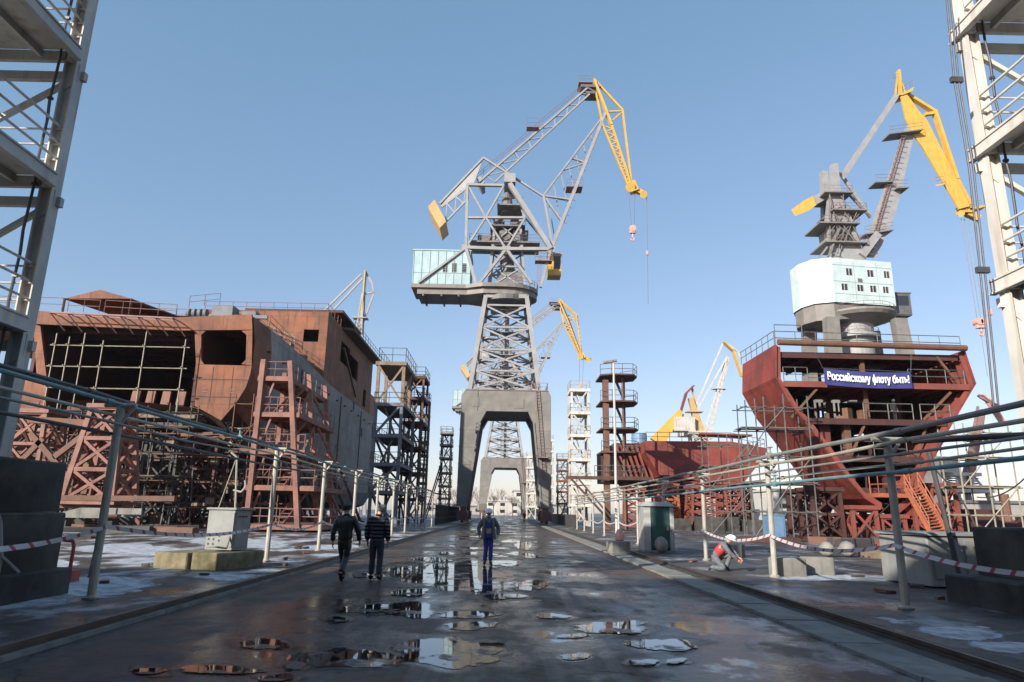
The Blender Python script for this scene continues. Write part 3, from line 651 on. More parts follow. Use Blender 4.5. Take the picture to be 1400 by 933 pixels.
    for fr in (0.05,0.16,0.28,0.4,0.52,0.64,0.76,0.88,0.97):
        l_, r_ = L(*foot0,-2.4).lerp(L(*tipp,-0.8), fr), L(*foot0,2.4).lerp(L(*tipp,0.8), fr); m.bar(l_, r_, 0.25)
        l2, r2 = L(*kn,-2.0).lerp(L(*tipp,-0.8), fr), L(*kn,2.0).lerp(L(*tipp,0.8), fr); m.bar(l2, r2, 0.18); m.bar(l_, r2, 0.12)
    m.build('boom', g, t)
    d = MB(); p = L(787,260,-0.6); d.box(p.x-1.6, p.x+1.0, p.y-1.4, p.y+1.0, p.z-0.1, p.z); d.rail([(p.x-1.6,p.y-1.4,p.z),(p.x+1.0,p.y-1.4,p.z)], 1.1, 0.03)
    d.rail([L(775,306,-2.0), L(829,156,-1.0)], 1.0, 0.03, 1.4, 2, (-0.9,0,0.3)); d.build('boom_rail', M['pinkrail'], t)
    # stay: lattice tie from the rear lever to the jib head
    m = MB(); d = MB()
    for s in (-1, 1):
        a0, a1 = L(655,249, s*1.9), L(803,121, s*0.9); b0, b1 = L(677,249, s*1.9), L(806,129, s*0.9)
        m.bar(a0, a1, 0.3, 0.4, (0,1,0)); m.bar(b0, b1, 0.25, 0.32, (0,1,0))
        nn = 16
        for k in range(nn): 
            if k % 2: m.bar(a0.lerp(a1, k/nn), b0.lerp(b1, (k+1)/nn), 0.12)
            else: m.bar(b0.lerp(b1, k/nn), a0.lerp(a1, (k+1)/nn), 0.12)
    for k in range(17): m.bar(L(655,249,-1.9).lerp(L(803,121,-0.9), k/16), L(655,249,1.9).lerp(L(803,121,0.9), k/16), 0.14); m.bar(L(677,249,-1.9).lerp(L(806,129,-0.9), k/16), L(677,249,1.9).lerp(L(806,129,0.9), k/16), 0.12)
    m.bar(L(655,249), L(661,258), 0.6, 3.8, (0,1,0))
    m.build('stay', g, t)
    d.rail([L(652,247,-1.2), L(800,121,-1.0)], 1.1, 0.035, 1.5); p = L(728,180,-0.9); d.box(p.x-1, p.x+1, p.y-1.4, p.y, p.z, p.z+0.1); d.rail([(p.x-1,p.y-1.4,p.z),(p.x+1,p.y-1.4,p.z)], 1.6, 0.03)
    p = L(803,121); d.box(p.x-1.6, p.x+0.8, p.y-1.4, p.y+1.4, p.z+0.2, p.z+0.3); d.rail([(p.x-1.6,p.y-1.4,p.z+0.3),(p.x+0.8,p.y-1.4,p.z+0.3)], 1.1, 0.03)
    d.build('stay_rail', M['pinkrail'], t)
    p = L(806,123); m = MB(); m.cbox(p, 3.2, 2.4, 0.5); m.cbox(p+V((0.4,0,-1.2)), 2.4, 2.2, 0.4); m.bar(p+V((-1,-1,0)), p+V((1,-1,-1.2)), 0.25); m.build('jib_head', M['craned'], t)
    # rear lever and counterweight
    m = MB()
    for s in (-1, 1):
        ap, cw, pv, lo = L(661,216,s*1.9), L(600,283,s*1.6), L(640,258,s*2.2), L(609,304,s*1.6)
        m.prism([ap, L(601,279,s*1.6), L(604,284,s*1.6), L(648,251,s*2.1)], (0,0.25,0)); m.bar(ap, L(601,279,s*1.6), 0.3, 0.4, (0,1,0))
        m.bar(lo, L(640,272,s*2.2), 0.25, 0.35, (0,1,0)); m.bar(L(640,272,s*2.2), pv, 0.25)
        for k, (u, v) in enumerate(((0.2,0.0),(0.2,0.4),(0.55,0.4),(0.55,0.8),(0.9,0.8))):
            m.bar(L(604,284,s*1.6).lerp(pv, u), lo.lerp(L(640,272,s*2.2), v), 0.16)
        m.bar(ap, L(743,269,s*2.0), 0.28, 0.36, (0,1,0))
    m.bar(L(661,216,-1.9), L(661,216,1.9), 0.5); m.bar(L(630,262,-1.9), L(630,262,1.9), 0.3)
    m.build('rear_lever', g, t)
    m = MB(); m.prism([L(585,283,-2.6), L(594,273,-2.6), L(610,303,-2.6), L(601,312,-2.6)], (0,5.2,0)); m.build('counterweight', M['yellow2'], t)
    # jib
    m = MB()
    for s in (-1, 1):
        w0, w1, w2 = s*0.9, s*1.1, s*0.45
        m.bar(L(812,110,w0), L(836,172,w1), 0.35, 0.95, (0,1,0)); m.bar(L(836,172,w1), L(862,252,w2), 0.3, 0.75, (0,1,0))
        m.bar(L(815,128,w0), L(824,172,w1), 0.25, 0.4, (0,1,0)); m.bar(L(824,172,w1), L(858,252,w2), 0.25, 0.4, (0,1,0))
        m.bar(L(814,111,w0*0.7), L(851,151,w1*0.8), 0.28, 0.45, (0,1,0)); m.bar(L(851,151,w1*0.8), L(863,250,w2), 0.28, 0.45, (0,1,0))
        m.bar(L(831,153,w1), L(851,152,w1*0.8), 0.25); m.bar(L(837,165,w1), L(850,154,w1*0.8), 0.22)
        for k in range(9): 
            a, b_ = L(824,172,w1), L(858,252,w2); c, d_ = L(836,172,w1), L(862,252,w2)
            m.bar(a.lerp(b_, k/9), c.lerp(d_, (k+0.5)/9), 0.16); m.bar(a.lerp(b_, (k+1)/9), c.lerp(d_, (k+0.5)/9), 0.16)
    for k in range(10):
        f = k/9; m.bar(L(836,172,-1.1).lerp(L(862,252,-0.45), f), L(836,172,1.1).lerp(L(862,252,0.45), f), 0.2); m.bar(L(851,151,-0.9).lerp(L(863,250,-0.45), f), L(851,151,0.9).lerp(L(863,250,0.45), f), 0.15)
        m.bar(L(812,110,-0.9).lerp(L(836,172,-1.1), f), L(812,110,0.9).lerp(L(836,172,1.1), f), 0.2)
    m.bar(L(862,250), L(868,263), 1.2, 1.4, (0,1,0)); m.bar(L(864,258), L(882,266), 0.7, 0.8, (0,1,0)); m.tube(L(880,266,-0.7), L(880,266,0.7), 0.6, 12); m.tube(L(862,256,-0.8), L(862,256,0.8), 0.8, 12)
    m.build('jib', M['yellow'], t)
    return t, L
mc, ML = lattice_crane('tall grey lattice portal crane straddling the road, yellow jib high and pale blue house', (-0.5, 102, 0), lambda x, z: (x, z), 'lattice portal cranes on the road rails')
def hang(L, parts, parent):
    m = MB()
    for a, b_ in parts: m.tube(a, b_, 0.045, 5)
    m.build('hoist_rope', M['rope'], parent)
ha, hb = ML(865,309), ML(865,330)
hang(ML, [(ML(859,262,-0.3), ML(863,309,-0.3)), (ML(868,264,0.3), ML(867,309,0.3)), (ML(884,269), ML(885,345)), (ML(885,348), ML(886,416))], mc)
m = MB(); c = ML(865,318); m.cbox(c+V((0,0,0.4)), 0.9, 0.6, 1.1, bev=0.1); m.tube(c+V((0,-0.4,0.6)), c+V((0,0.4,0.6)), 0.55, 12); m.tube(c+V((0,0,-0.1)), c+V((0,0,-0.8)), 0.14); m.path([c+V((0,0,-0.8)), c+V((0.25,0,-1.05)), c+V((0.15,0,-1.4)), c+V((-0.2,0,-1.35)), c+V((-0.3,0,-1.1))], 0.12)
m.build('hook_block', M['hook'], mc)
m = MB(); c = ML(885,346); m.cbox(c, 0.35, 0.3, 0.7, bev=0.05); m.build('weight_ball', M['hook'], mc)
def warp2(x, z):
    z = z*0.835
    if x > 5: x = 5+(x-5)*1.08
    return x, z
c2, L2 = lattice_crane('farther grey lattice portal crane framed by the legs of the near crane', (-0.5, 188, 0), warp2, 'lattice portal cranes on the road rails')
hang(L2, [(L2(859,262,-0.3), L2(861,330,-0.3)), (L2(868,264,0.3), L2(866,330,0.3))], c2)
m = MB(); c = L2(864,333); m.cbox(c, 0.9, 0.6, 1.2, bev=0.1); m.tube(c+V((0,0,-0.5)), c+V((0,0,-1.2)), 0.14); m.build('hook_block', M['hook'], c2)

# ------------------------------------------------------------------ right-hand crane with plated (box) boom
RB = V((56.8, 108, 0))
rc = thing('portal_crane', 'grey box-boom crane with pale mint house and broad yellow jib behind the red hull section', 'crane', RB)
def Q(px, py, dy=0.0): return P(px, py, 108+dy)
g = M['crane']
m = MB()
for sx, xt in ((-1, 52.0), (1, 61.6)):
    for sy in (-1, 1):
        a = V((xt+sx*0.6, 108+sy*4, 32.5)); c = V((xt+sx*2.0, 108+sy*5.4, 1.6))
        m.loft([[a+V((-1.0,-0.8,0)), a+V((1.0,-0.8,0)), a+V((1.0,0.8,0)), a+V((-1.0,0.8,0))], [c+V((-1.3,-0.8,0)), c+V((1.3,-0.8,0)), c+V((1.3,0.8,0)), c+V((-1.3,0.8,0))]], True, True)
m.box(50.5, 63.2, 103.2, 112.8, 19, 21.5)
m.build('portal', M['portal'], rc)
m = MB()
for sx in (49.4, 64.2):
    for sy in (102.6, 113.4): m.box(sx-0.6, sx+0.6, sy-2.4, sy+2.4, 0.4, 1.6)
m.build('bogie', M['bogie'], rc)
m = MB(); m.lathe((57.2,108,21.5), [(2.6,0),(2.6,8.4),(3.6,8.5),(3.6,9.0),(2.7,9.1),(2.8,10.9),(3.0,11.0)], 24); m.build('slewing_column', g, rc)
m = MB(); m.lathe((57.6,108,32.4), [(2.2,-0.3),(5.6,0.8),(6.0,1.3),(6.0,1.6)], 28); m.build('slewing_platform', M['portal'], rc)
m = MB(); ring = [V((57.6+5.8*math.cos(k*math.pi/12), 108+5.8*math.sin(k*math.pi/12), 34.0)) for k in range(25)]; m.rail(ring, 1.0, 0.035, 1.6)
ring = [V((57.2+3.5*math.cos(k*math.pi/8), 108+3.5*math.sin(k*math.pi/8), 30.5)) for k in range(17)]; m.rail(ring, 1.0, 0.03, 1.5); m.build('guard_rail', M['pinkrail'], rc)
# faceted machinery house: front wall faces the road, rounded left end
zt_, zb_ = 42.6, 35.2
fp = [(48.4+.845*(x-47.2), y) for x, y in [(51.9,104.0),(64.6,105.6),(63.6,112.6),(52.0,113.6),(48.6,112.8),(47.2,110.6),(47.3,107.6),(48.7,105.2)]]
m = MB()
for i in range(len(fp)):
    a, b_ = V((*fp[i], zb_)), V((*fp[(i+1)%len(fp)], zb_)); d = (b_-a); Ln = d.length; nrm = V((d.y, -d.x, 0)).normalized()
    holes = []
    if i == 0: holes = [(2.5,3.6,4.7,5.9),(6.3,7.4,4.7,5.9),(9.3,10.3,4.7,5.9),(1.4,2.5,2.1,3.2),(4.2,5.3,2.1,3.2),(6.5,7.6,2.1,3.2),(8.8,9.8,2.1,3.2)]
    m.wall(a, d, (0,0,1), Ln, zt_-zb_, holes, 0.12, nrm)
    if i == 0: wa, wd, wn, wh = a, d.normalized(), nrm, holes
m.prism([V((x, y, zt_)) for x, y in fp], (0,0,0.15))
h = m.build('machinery_house', M['cyan2'], rc)
for (u0,u1,v0,v1) in wh:
    w = MB(); w.prism([wa+wd*u0+V((0,0,v0))-wn*0.08, wa+wd*u1+V((0,0,v0))-wn*0.08, wa+wd*u1+V((0,0,v1))-wn*0.08, wa+wd*u0+V((0,0,v1))-wn*0.08], -wn*0.03); wo = w.build('window', M['glass'], h)
    w = MB(); um = (u0+u1)/2
    w.bar(wa+wd*um+V((0,0,v0))-wn*0.03, wa+wd*um+V((0,0,v1))-wn*0.03, 0.1, 0.08, (0,1,0))
    for q in (u0, u1): w.bar(wa+wd*q+V((0,0,v0))-wn*0.0, wa+wd*q+V((0,0,v1)), 0.05, 0.1, (0,1,0))
    w.build('frame', M['white'], wo)
w = MB(); Lw = 10.7
for z in (1.5, 3.6, 6.4): w.bar(wa+wd*0.1+wn*0.02+V((0,0,z)), wa+wd*Lw+wn*0.02+V((0,0,z)), 0.04, 0.05)
for u in (3.9, 8.0): w.bar(wa+wd*u+wn*0.02+V((0,0,0.1)), wa+wd*u+wn*0.02+V((0,0,7.2)), 0.04, 0.05, (0,1,0))
w.build('seam', M['cyand'], h)
w = MB(); w.cbox(wa+wd*4.8+V((0,0,4.0))-wn*-0.05, 0.7, 0.08, 0.55); w.build('vent', M['craned'], h)
m = MB(); low = [(48.4+.845*(x-47.2), y) for x, y in [(51.9,104.4),(64.2,106.0),(63.2,112.2),(52.0,113.2),(48.8,112.5),(47.5,110.5),(47.6,107.7),(48.9,105.5)]]
m.loft([[V((x, y, 33.6 if x > 53 else 32.4)) for x, y in low], [V((x, y, zb_-0.02)) for x, y in low]], True, True)
m.build('counterweight_base', M['portal'], rc)
m = MB(); a = Q(1226,430,-1); m.wall(a, (1,0,0), (0,0,1), 2.6, 3.6, [(0.3,2.3,1.5,3.2)], 0.1, (0,-1,0)); m.box(a.x, a.x+2.6, a.y+0.1, a.y+2.6, a.z-0.15, a.z); m.box(a.x-0.1, a.x+2.8, a.y-0.1, a.y+2.7, a.z+3.6, a.z+3.8); m.box(a.x, a.x+2.6, a.y+2.5, a.y+2.6, a.z, a.z+3.6); m.box(a.x-1.6,a.x,a.y+0.3,a.y+1.8,a.z-0.1,a.z+0.4)
h = m.build('operator_cab', M['craned'], rc)
m = MB(); m.box(a.x+0.3, a.x+2.3, a.y+0.04, a.y+0.06, a.z+1.5, a.z+3.2); m.box(a.x+2.55, a.x+2.6, a.y+0.3, a.y+2.3, a.z+1.2, a.z+3.2); m.build('cab_window', M['glass'], h)
# mast: two plated columns
m = MB()
for dy in (-2.2, 1.4):
    m.prism([Q(1139,357,dy), Q(1186,360,dy), Q(1168,306,dy), Q(1150,266,dy), Q(1146,223,dy), Q(1137,224,dy), Q(1134,262,dy), Q(1130,300,dy)], (0,0.8,0))
m.prism([Q(1138,330,-2.2), Q(1178,332,-2.2), Q(1166,304,-2.2), Q(1134,302,-2.2)], (0,4.4,0)); m.bar(Q(1141,228,-2.0), Q(1141,228,2.0), 0.7); m.bar(Q(1126,236,2.5), Q(1128,300,2.5), 1.0, 1.2, (0,1,0))
m.build('mast', g, rc)
m = MB(); r_ = MB()
for (xa, xb, y) in ((1127,1166,262),(1138,1185,286),(1120,1175,304),(1128,1186,330)):
    a, b_ = Q(xa, y, -3.2), Q(xb, y, -3.2); z = (a.z+b_.z)/2
    m.box(a.x, b_.x, 104.6, 110.6, z-0.25, z); r_.rail([(a.x,104.7,z),(b_.x,104.7,z),(b_.x,110.5,z)], 1.1, 0.035)
for k in range(14): m.bar(Q(rnd.uniform(1132,1180), rnd.uniform(262,350), -3), Q(rnd.uniform(1132,1180), rnd.uniform(262,350), -2.6), 0.12)
m.bar(Q(1118,355,-2), Q(1146,318,-2.5), 0.3); m.bar(Q(1132,352,-3), Q(1148,312,-2.8), 0.3); m.bar(Q(1157,262,-2), Q(1190,297,-1.6), 0.35)
m.build('mast_platform', M['portal'], rc); r_.build('mast_rail', M['pinkrail'], rc)
# boom
m = MB()
def boxbeam(b, pts0, pts1):   # pts = list of (lx,ly,rx,ry) stations with half depth
    b.loft([[Q(l[0],l[1],-l[4]), Q(l[2],l[3],-l[4]), Q(l[2],l[3],l[4]), Q(l[0],l[1],l[4])] for l in pts0], True, True)
boxbeam(m, [(1176,352,1198,353,1.5),(1197,290,1225,291,1.5),(1236,178,1251,180,1.0),(1247,164,1256,166,0.8)], None)
m.bar(Q(1178,350,-2.4), Q(1200,320,-2.2), 1.2, 0.8, (0,1,0)); m.build('boom', g, rc)
m = MB(); r_ = MB()
for (xa, xb, y) in ((1216,1262,178),(1197,1222,244),(1226,1243,252),(1183,1222,315)):
    a, b_ = Q(xa, y+4, -2.4), Q(xb, y-2 if xb-xa > 30 else y+3, -2.4); c = V((0,2.6,0))
    m.prism([a, b_, b_+c, a+c], (0,0,-0.22)); r_.rail([a, b_], 1.2, 0.035)
m.build('boom_platform', M['portal'], rc)
for s in (0, 1):
    r_.bar(Q(1186+s*4,350,-1.9), Q(1234+s*4,182,-1.5), 0.09)
for k in range(44):
    a = Q(1186,350,-1.9).lerp(Q(1234,182,-1.5), k/44); b_ = Q(1190,350,-1.9).lerp(Q(1238,182,-1.5), k/44); r_.bar(a, b_, 0.07)
    if k % 2 == 0: r_.path([a, a+V((-0.3,-0.7,0.1)), b_+V((0.2,-0.7,0.1)), b_], 0.04, 4)
r_.build('boom_rail', M['pinkrail'], rc)
m = MB(); boxbeam(m, [(1148,240,1154,246,0.9),(1223,128,1230,131,0.9)], None); m.build('stay', g, rc)
m = MB()
m.bar(Q(1148,236,0), Q(1190,298,0), 0.5, 0.4, (0,1,0)); m.build('luffing_link', g, rc)
m = MB(); boxbeam(m, [(1138,256,1140,266,1.3),(1112,268,1116,280,1.3)], None); m.build('rear_lever', g, rc)
m = MB(); boxbeam(m, [(1111.8,268,1116.2,280.5,1.6),(1100,274,1106,288,1.6),(1082,287,1087,295.5,1.6)], None); m.build('counterweight', M['yellow'], rc)
m = MB()
jp = [(1231,128),(1240,129),(1256,152),(1267,164),(1326,282),(1311,286),(1263,204),(1249,184),(1238,162)]
for dy in (-1.2, 0.9): m.prism([Q(x, y, dy) for x, y in jp], (0,0.3,0))
for k in range(len(jp)):
    a, b_ = jp[k], jp[(k+1)%len(jp)]; m.prism([Q(*a,-0.9), Q(*b_,-0.9), Q(*b_,0.9), Q(*a,0.9)], (0.05,0,0.05))
m.bar(Q(1240,130), Q(1277,153), 0.5, 0.9, (0,1,0)); m.bar(Q(1277,152), Q(1308,246), 0.5, 1.0, (0,1,0)); m.bar(Q(1308,246), Q(1326,280), 0.5, 0.8, (0,1,0)); m.bar(Q(1264,157), Q(1278,155), 0.5, 0.7, (0,1,0))
m.bar(Q(1231,132), Q(1228,97), 0.4, 0.9, (0,1,0)); m.bar(Q(1238,130), Q(1228,99), 0.25); m.bar(Q(1224,130), Q(1227,104), 0.25)
m.prism([Q(1230,130,-1.4), Q(1250,119,-1.4), Q(1247,125,-1.4), Q(1234,130,-1.4)], (0,2.8,0))
m.cbox(Q(1318,288), 1.8, 1.6, 1.3); m.bar(Q(1322,289), Q(1344,284), 1.6, 0.35); m.bar(Q(1322,292), Q(1338,299), 1.0, 1.0, (0,1,0)); m.tube(Q(1314,292,-1), Q(1314,292,1), 0.55, 12); m.tube(Q(1336,297,-0.8), Q(1336,297,0.8), 0.5, 12)
m.prism([Q(1279,253,-2.2), Q(1291,251,-2.2), Q(1291,251,-0.9), Q(1279,253,-0.9)], (0,0,-0.2))
m.build('jib', M['yellow'], rc)
m = MB()
m.rail([Q(1322,287,-1), Q(1344,283,-1)], 1.3, 0.035); m.rail([Q(1279,252,-2.1), Q(1291,250,-2.1)], 1.2, 0.035); m.rail([Q(1234,128,-1.4), Q(1250,118,-1.4)], 1.2, 0.035); m.rail([Q(1220,112,-0.6), Q(1228,108,-0.6)], 1.1, 0.03)
m.build('jib_rail', M['pinkrail'], rc)
m = MB()
for (x0, x1, y1) in ((1314,1336,438),(1318,1341,438),(1324,1346,438),(1336,1352,424),(1338,1353,424)): m.tube(Q(x0,299), Q(x1,y1), 0.05, 5)
m.tube(Q(1341,455), Q(1350,515), 0.04, 5); m.build('hoist_rope', M['rope'], rc)
m = MB(); c = Q(1340,443); m.cbox(c, 1.5, 0.9, 1.5, bev=0.2); m.tube(c+V((-0.4,-0.6,0.3)), c+V((-0.4,0.6,0.3)), 0.6, 12); m.tube(c+V((0.4,-0.6,0.3)), c+V((0.4,0.6,0.3)), 0.6, 12); m.tube(c+V((0,0,-0.7)), c+V((0,0,-1.3)), 0.2); m.path([c+V((0,0,-1.3)), c+V((0.35,0,-1.6)), c+V((0.2,0,-2.0)), c+V((-0.25,0,-1.95)), c+V((-0.4,0,-1.6))], 0.16)
c = Q(1353,427); m.cbox(c, 0.7, 0.6, 1.0, bev=0.1); m.tube(c+V((0,0,-0.5)), c+V((0,0,-1.2)), 0.12)
m.build('hook_block', M['hook'], rc)

# ------------------------------------------------------------------ far cranes
def far_crane(label, Y, base, piv, boomtip, jib, cw, mats, group=None, stay=None, lattice=True, gauge=5.0):
    bx = P(*base, Y); bx.z = 0
    t = thing('jib_crane', label, 'crane', bx, group)
    F_ = lambda p, dy=0: P(p[0], p[1], Y+dy)
    pv = F_(piv)
    m = MB(); hz = max(8.0, pv.z*0.45)
    for sx in (-1, 1):
        for sy in (-1, 1): m.bar(bx+V((sx*gauge, sy*gauge, 0.05)), bx+V((sx*gauge*0.75, sy*gauge*0.75, hz)), 1.1)
    m.box(bx.x-gauge, bx.x+gauge, bx.y-gauge, bx.y+gauge, hz, hz+1.6); m.build('portal', mats[0], t)
    m = MB(); top = max(pv.z-1, hz+4)
    for sx in (-1, 1):
        for sy in (-1, 1): m.bar(bx+V((sx*3, sy*3, hz+1.6)), bx+V((sx*2, sy*2, top)), 0.5)
    nn = 4
    for k in range(nn):
        z0, z1 = hz+1.6+(top-hz-1.6)*k/nn, hz+1.6+(top-hz-1.6)*(k+1)/nn
        for sy in (-2.6, 2.6): m.bar((bx.x-2.6, bx.y+sy, z0), (bx.x+2.6, bx.y+sy, z1), 0.25); m.bar((bx.x+2.6, bx.y+sy, z0), (bx.x-2.6, bx.y+sy, z1), 0.25)
    m.box(bx.x-3.4, bx.x+3.4, bx.y-3, bx.y+3, top, top+0.8); m.build('tower_frame', mats[0], t)
    m = MB(); m.box(bx.x-7, bx.x-1.5, bx.y-2.4, bx.y+2.4, top+0.8, top+4.6); m.build('machinery_house', mats[3], t)
    m = MB(); bt = F_(boomtip)
    if lattice:
        for s in (-1, 1):
            m.bar(pv+V((-0.8, s*1.6, 0)), bt+V((-0.3, s*0.6, 0)), 0.35); m.bar(pv+V((1.4, s*1.6, 0)), bt+V((0.3, s*0.6, 0)), 0.35)
        for k in range(14):
            f0, f1 = k/14, (k+1)/14
            m.bar((pv+V((-0.8,-1.6,0))).lerp(bt+V((-0.3,-0.6,0)), f0), (pv+V((1.4,-1.6,0))).lerp(bt+V((0.3,-0.6,0)), f1), 0.2); m.bar((pv+V((1.4,-1.6,0))).lerp(bt+V((0.3,-0.6,0)), f0), (pv+V((-0.8,-1.6,0))).lerp(bt+V((-0.3,-0.6,0)), f0), 0.2)
    else: m.loft([[pv+V((-1.2,-1,0)), pv+V((1.2,-1,0)), pv+V((1.2,1,0)), pv+V((-1.2,1,0))], [bt+V((-0.6,-0.7,0)), bt+V((0.6,-0.7,0)), bt+V((0.6,0.7,0)), bt+V((-0.6,0.7,0))]], True, True)
    c = pv.lerp(bt, 0.6); m.box(c.x-2.2, c.x+2.2, c.y-1.5, c.y+1.5, c.z-0.3, c.z)
    m.build('boom', mats[1], t)
    m = MB(); jj = [F_(p) for p in jib]
    for a, b_ in zip(jj, jj[1:]):
        for s in (-0.7, 0.7): m.bar(a+V((0,s,0)), b_+V((0,s*0.7,0)), 0.4, 1.0, (0,1,0))
        for k in range(5): q = a.lerp(b_, k/4); m.bar(q+V((0,-0.7,0)), q+V((0,0.7,0)), 0.25)
    m.build('jib', mats[2], t)
    if cw:
        m = MB(); a, b_ = F_(cw[0]), F_(cw[1]); m.bar(a, b_, 2.4, 1.7, (0,1,0)); m.build('counterweight', mats[2], t)
    m = MB()
    for a, b_ in (stay or []): m.bar(F_(a), F_(b_), 0.5)
    if stay: m.build('stay', mats[1], t)
    return t
G_ = M['crane']; Yl = M['yellow']; Y2 = M['yellow2']
far_crane('distant crane behind the rusty ship, thin grey stay and upright yellow jib against the sky', 200, (470,690), (487,486), (497,402), [(500,371),(497,405),(493,455)], None, (G_, G_, Y2, M['cyan']), None,
          [((440,428),(494,375)),((452,428),(496,381)),((500,372),(509,388)),((509,388),(511,402)),((511,402),(494,448)),((497,402),(511,400))])
far_crane('distant crane with low yellow arm and rust red jib head beyond the middle hull block', 190, (960,690), (957,590), (944,545), [(948,528),(938,538),(931,562)], None, (M['creamg'], Y2, M['red'], M['creamg']), None,
          [((946,530),(958,590)),((930,562),(944,585))], False)
m = MB(); a, b_ = P(931,562,190), P(897,603,190); m.loft([[a+V((-0.6,-0.7,0.3)), a+V((0.7,-0.7,-0.3)), a+V((0.7,0.7,-0.3)), a+V((-0.6,0.7,0.3))], [b_+V((-1.6,-0.9,0.6)), b_+V((1.8,-0.9,-1.6)), b_+V((1.8,0.9,-1.6)), b_+V((-1.6,0.9,0.6))]], True, True)
o = m.build('counterweight_arm', M['yellow'], [x for x in bpy.data.objects if x.name.startswith('jib_crane')][-1])
far_crane('distant crane with pale lattice boom and yellow jib arching left of the tall red section', 230, (962,690), (965,597), (995,489), [(989,468),(1002,480),(1014,515)], None, (M['creamg'], M['creamg'], Yl, M['creamg']), None,
          [((988,470),(948,562)),((994,488),(935,592)),((990,468),(1008,480)),((1008,480),(1013,492))])
far_crane('distant crane with pinkish boom leaning right, beside the right end of the red section', 170, (1318,690), (1320,668), (1343,560), [(1340,540),(1352,549),(1372,580)], None, (M['creamg'], M['pinkrail'], M['hook'], M['white']), None,
          [((1337,556),(1322,640)),((1339,543),(1375,560))], False)
# ------------------------------------------------------------------ the rusty ship on the left
ship = thing('ship_hull', 'large unfinished rusty ship with grey side plating and open stern, left of the road', 'ship', (-30, 80, 0))
secs = {
 57: [(-22.0,17.7),(-21.65,15.6),(-21.6,13.4),(-22.0,11.5),(-22.8,9.7),(-23.8,8.7),(-26,9.7),(-32,10.2),(-42,10.0),(-52,10)],
 61: [(-21.8,17.6),(-21.5,15.4),(-21.5,12.6),(-21.7,10.2),(-22.5,8.3),(-23.8,7.4),(-26,8.6),(-32,9.4),(-42,9.3),(-52,9.3)],
 66: [(-21.6,17.4),(-21.5,14.8),(-21.5,11.2),(-21.6,8.4),(-22.2,6.6),(-23.8,5.7),(-26,6.8),(-32,8.2),(-42,8.2),(-52,8.2)],
 74: [(-21.5,16.9),(-21.5,14.0),(-21.5,9.5),(-21.6,6.0),(-22.2,4.0),(-23.8,3.0),(-26.5,3.6),(-32,5.2),(-42,5.6),(-52,5.6)],
 83: [(-21.5,16.3),(-21.5,13),(-21.5,8),(-21.6,4.6),(-22.3,2.7),(-24,1.8),(-28,1.7),(-34,1.9),(-42,2.0),(-52,2)],
 96: [(-21.5,16.2),(-21.5,12.5),(-21.5,7.5),(-21.6,4.0),(-22.4,2.2),(-24.5,1.5),(-28,1.4),(-34,1.4),(-42,1.4),(-52,1.4)],
 114:[(-21.5,16.3),(-21.5,12.5),(-21.5,7.5),(-21.7,4.2),(-22.8,2.3),(-25,1.5),(-28,1.4),(-34,1.4),(-42,1.4),(-52,1.4)],
 132:[(-26,16.8),(-26.5,12.5),(-27,7.5),(-27.5,4.2),(-28.5,2.3),(-30,1.5),(-31,1.4),(-34,1.4),(-42,1.4),(-52,1.4)],
 150:[(-37,17.6),(-37.5,13),(-38,8.5),(-38,4.6),(-38,2.6),(-38,1.6),(-38.5,1.4),(-39,1.4),(-42,1.4),(-52,1.4)]}
ys = sorted(secs)
m = MB(); m.loft([[V((x, y, z)) for x, z in secs[y][0:5]] for y in ys[1:]]); m.build('side_plating', M['hullgrey'], ship, smooth=False)
m = MB(); m.loft([[V((x, y, z)) for x, z in secs[y][4:]] for y in ys]); m.build('bottom_plating', M['rustd'], ship)
m = MB(); m.loft([[V((x, y, z)) for x, z in secs[y][0:5]] for y in ys[:2]]); m.build('stern_shell', M['rust'], ship)
m = MB(); m.loft([[V((secs[y][0][0], y, secs[y][0][1]-0.1)), V((-52, y, secs[y][0][1]+0.1))] for y in ys]); m.build('deck', M['rust'], ship)
def T(px, py, dy=0.0): return P(px, py, 57+dy)
m = MB(); th = (0, 0.3, 0)
m.prism([T(x, y) for x, y in [(-60,420),(240,434),(344,430),(345,451),(240,452),(-60,438)]], th)
m.build('transom_beam', M['rust'], ship)
m = MB()
m.prism([T(x, y) for x, y in [(266,452.5),(281,452.5),(275,458),(275,493),(279,498),(268,498)]], th)
m.prism([T(x, y) for x, y in [(330,452.5),(345,451.5),(344,500),(330,498),(336,492),(337,458)]], th)
m.prism([T(x, y) for x, y in [(268,498.3),(344,500.3),(342,512),(336,530),(322,552),(302,575),(266,555)]], th)
m.build('transom_panel', M['rust'], ship)
m = MB()
m.prism([T(x, y) for x, y in [(45,443),(55,446),(64,520),(50,512)]], th)
m.prism([T(x, y) for x, y in [(28,500),(49,512.5),(64,520.5),(62,566),(25,560)]], th)
m.build('transom_pillar', M['rust'], ship)
m = MB(); m.box(-52, -21.9, 80, 80.3, 1.8, 16.5); m.build('inner_bulkhead', M['redd'], ship)  # dark plate colour stands in for the shade inside the bay
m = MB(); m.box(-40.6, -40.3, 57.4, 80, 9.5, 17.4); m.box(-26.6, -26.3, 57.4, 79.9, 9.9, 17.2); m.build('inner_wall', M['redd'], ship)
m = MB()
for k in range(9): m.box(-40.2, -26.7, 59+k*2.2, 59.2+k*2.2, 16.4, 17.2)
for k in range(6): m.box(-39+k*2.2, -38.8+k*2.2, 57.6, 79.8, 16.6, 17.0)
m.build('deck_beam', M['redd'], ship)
m = MB()
for k in range(5):
    x = -33.5+k*1.35; m.prism([(x,60.5,9.8),(x+0.75,60.5,9.8),(x+0.9,60.5,11.6),(x+0.2,60.5,11.6)], (0,0.25,0))
m.build('stern_rib', M['pink'], ship)
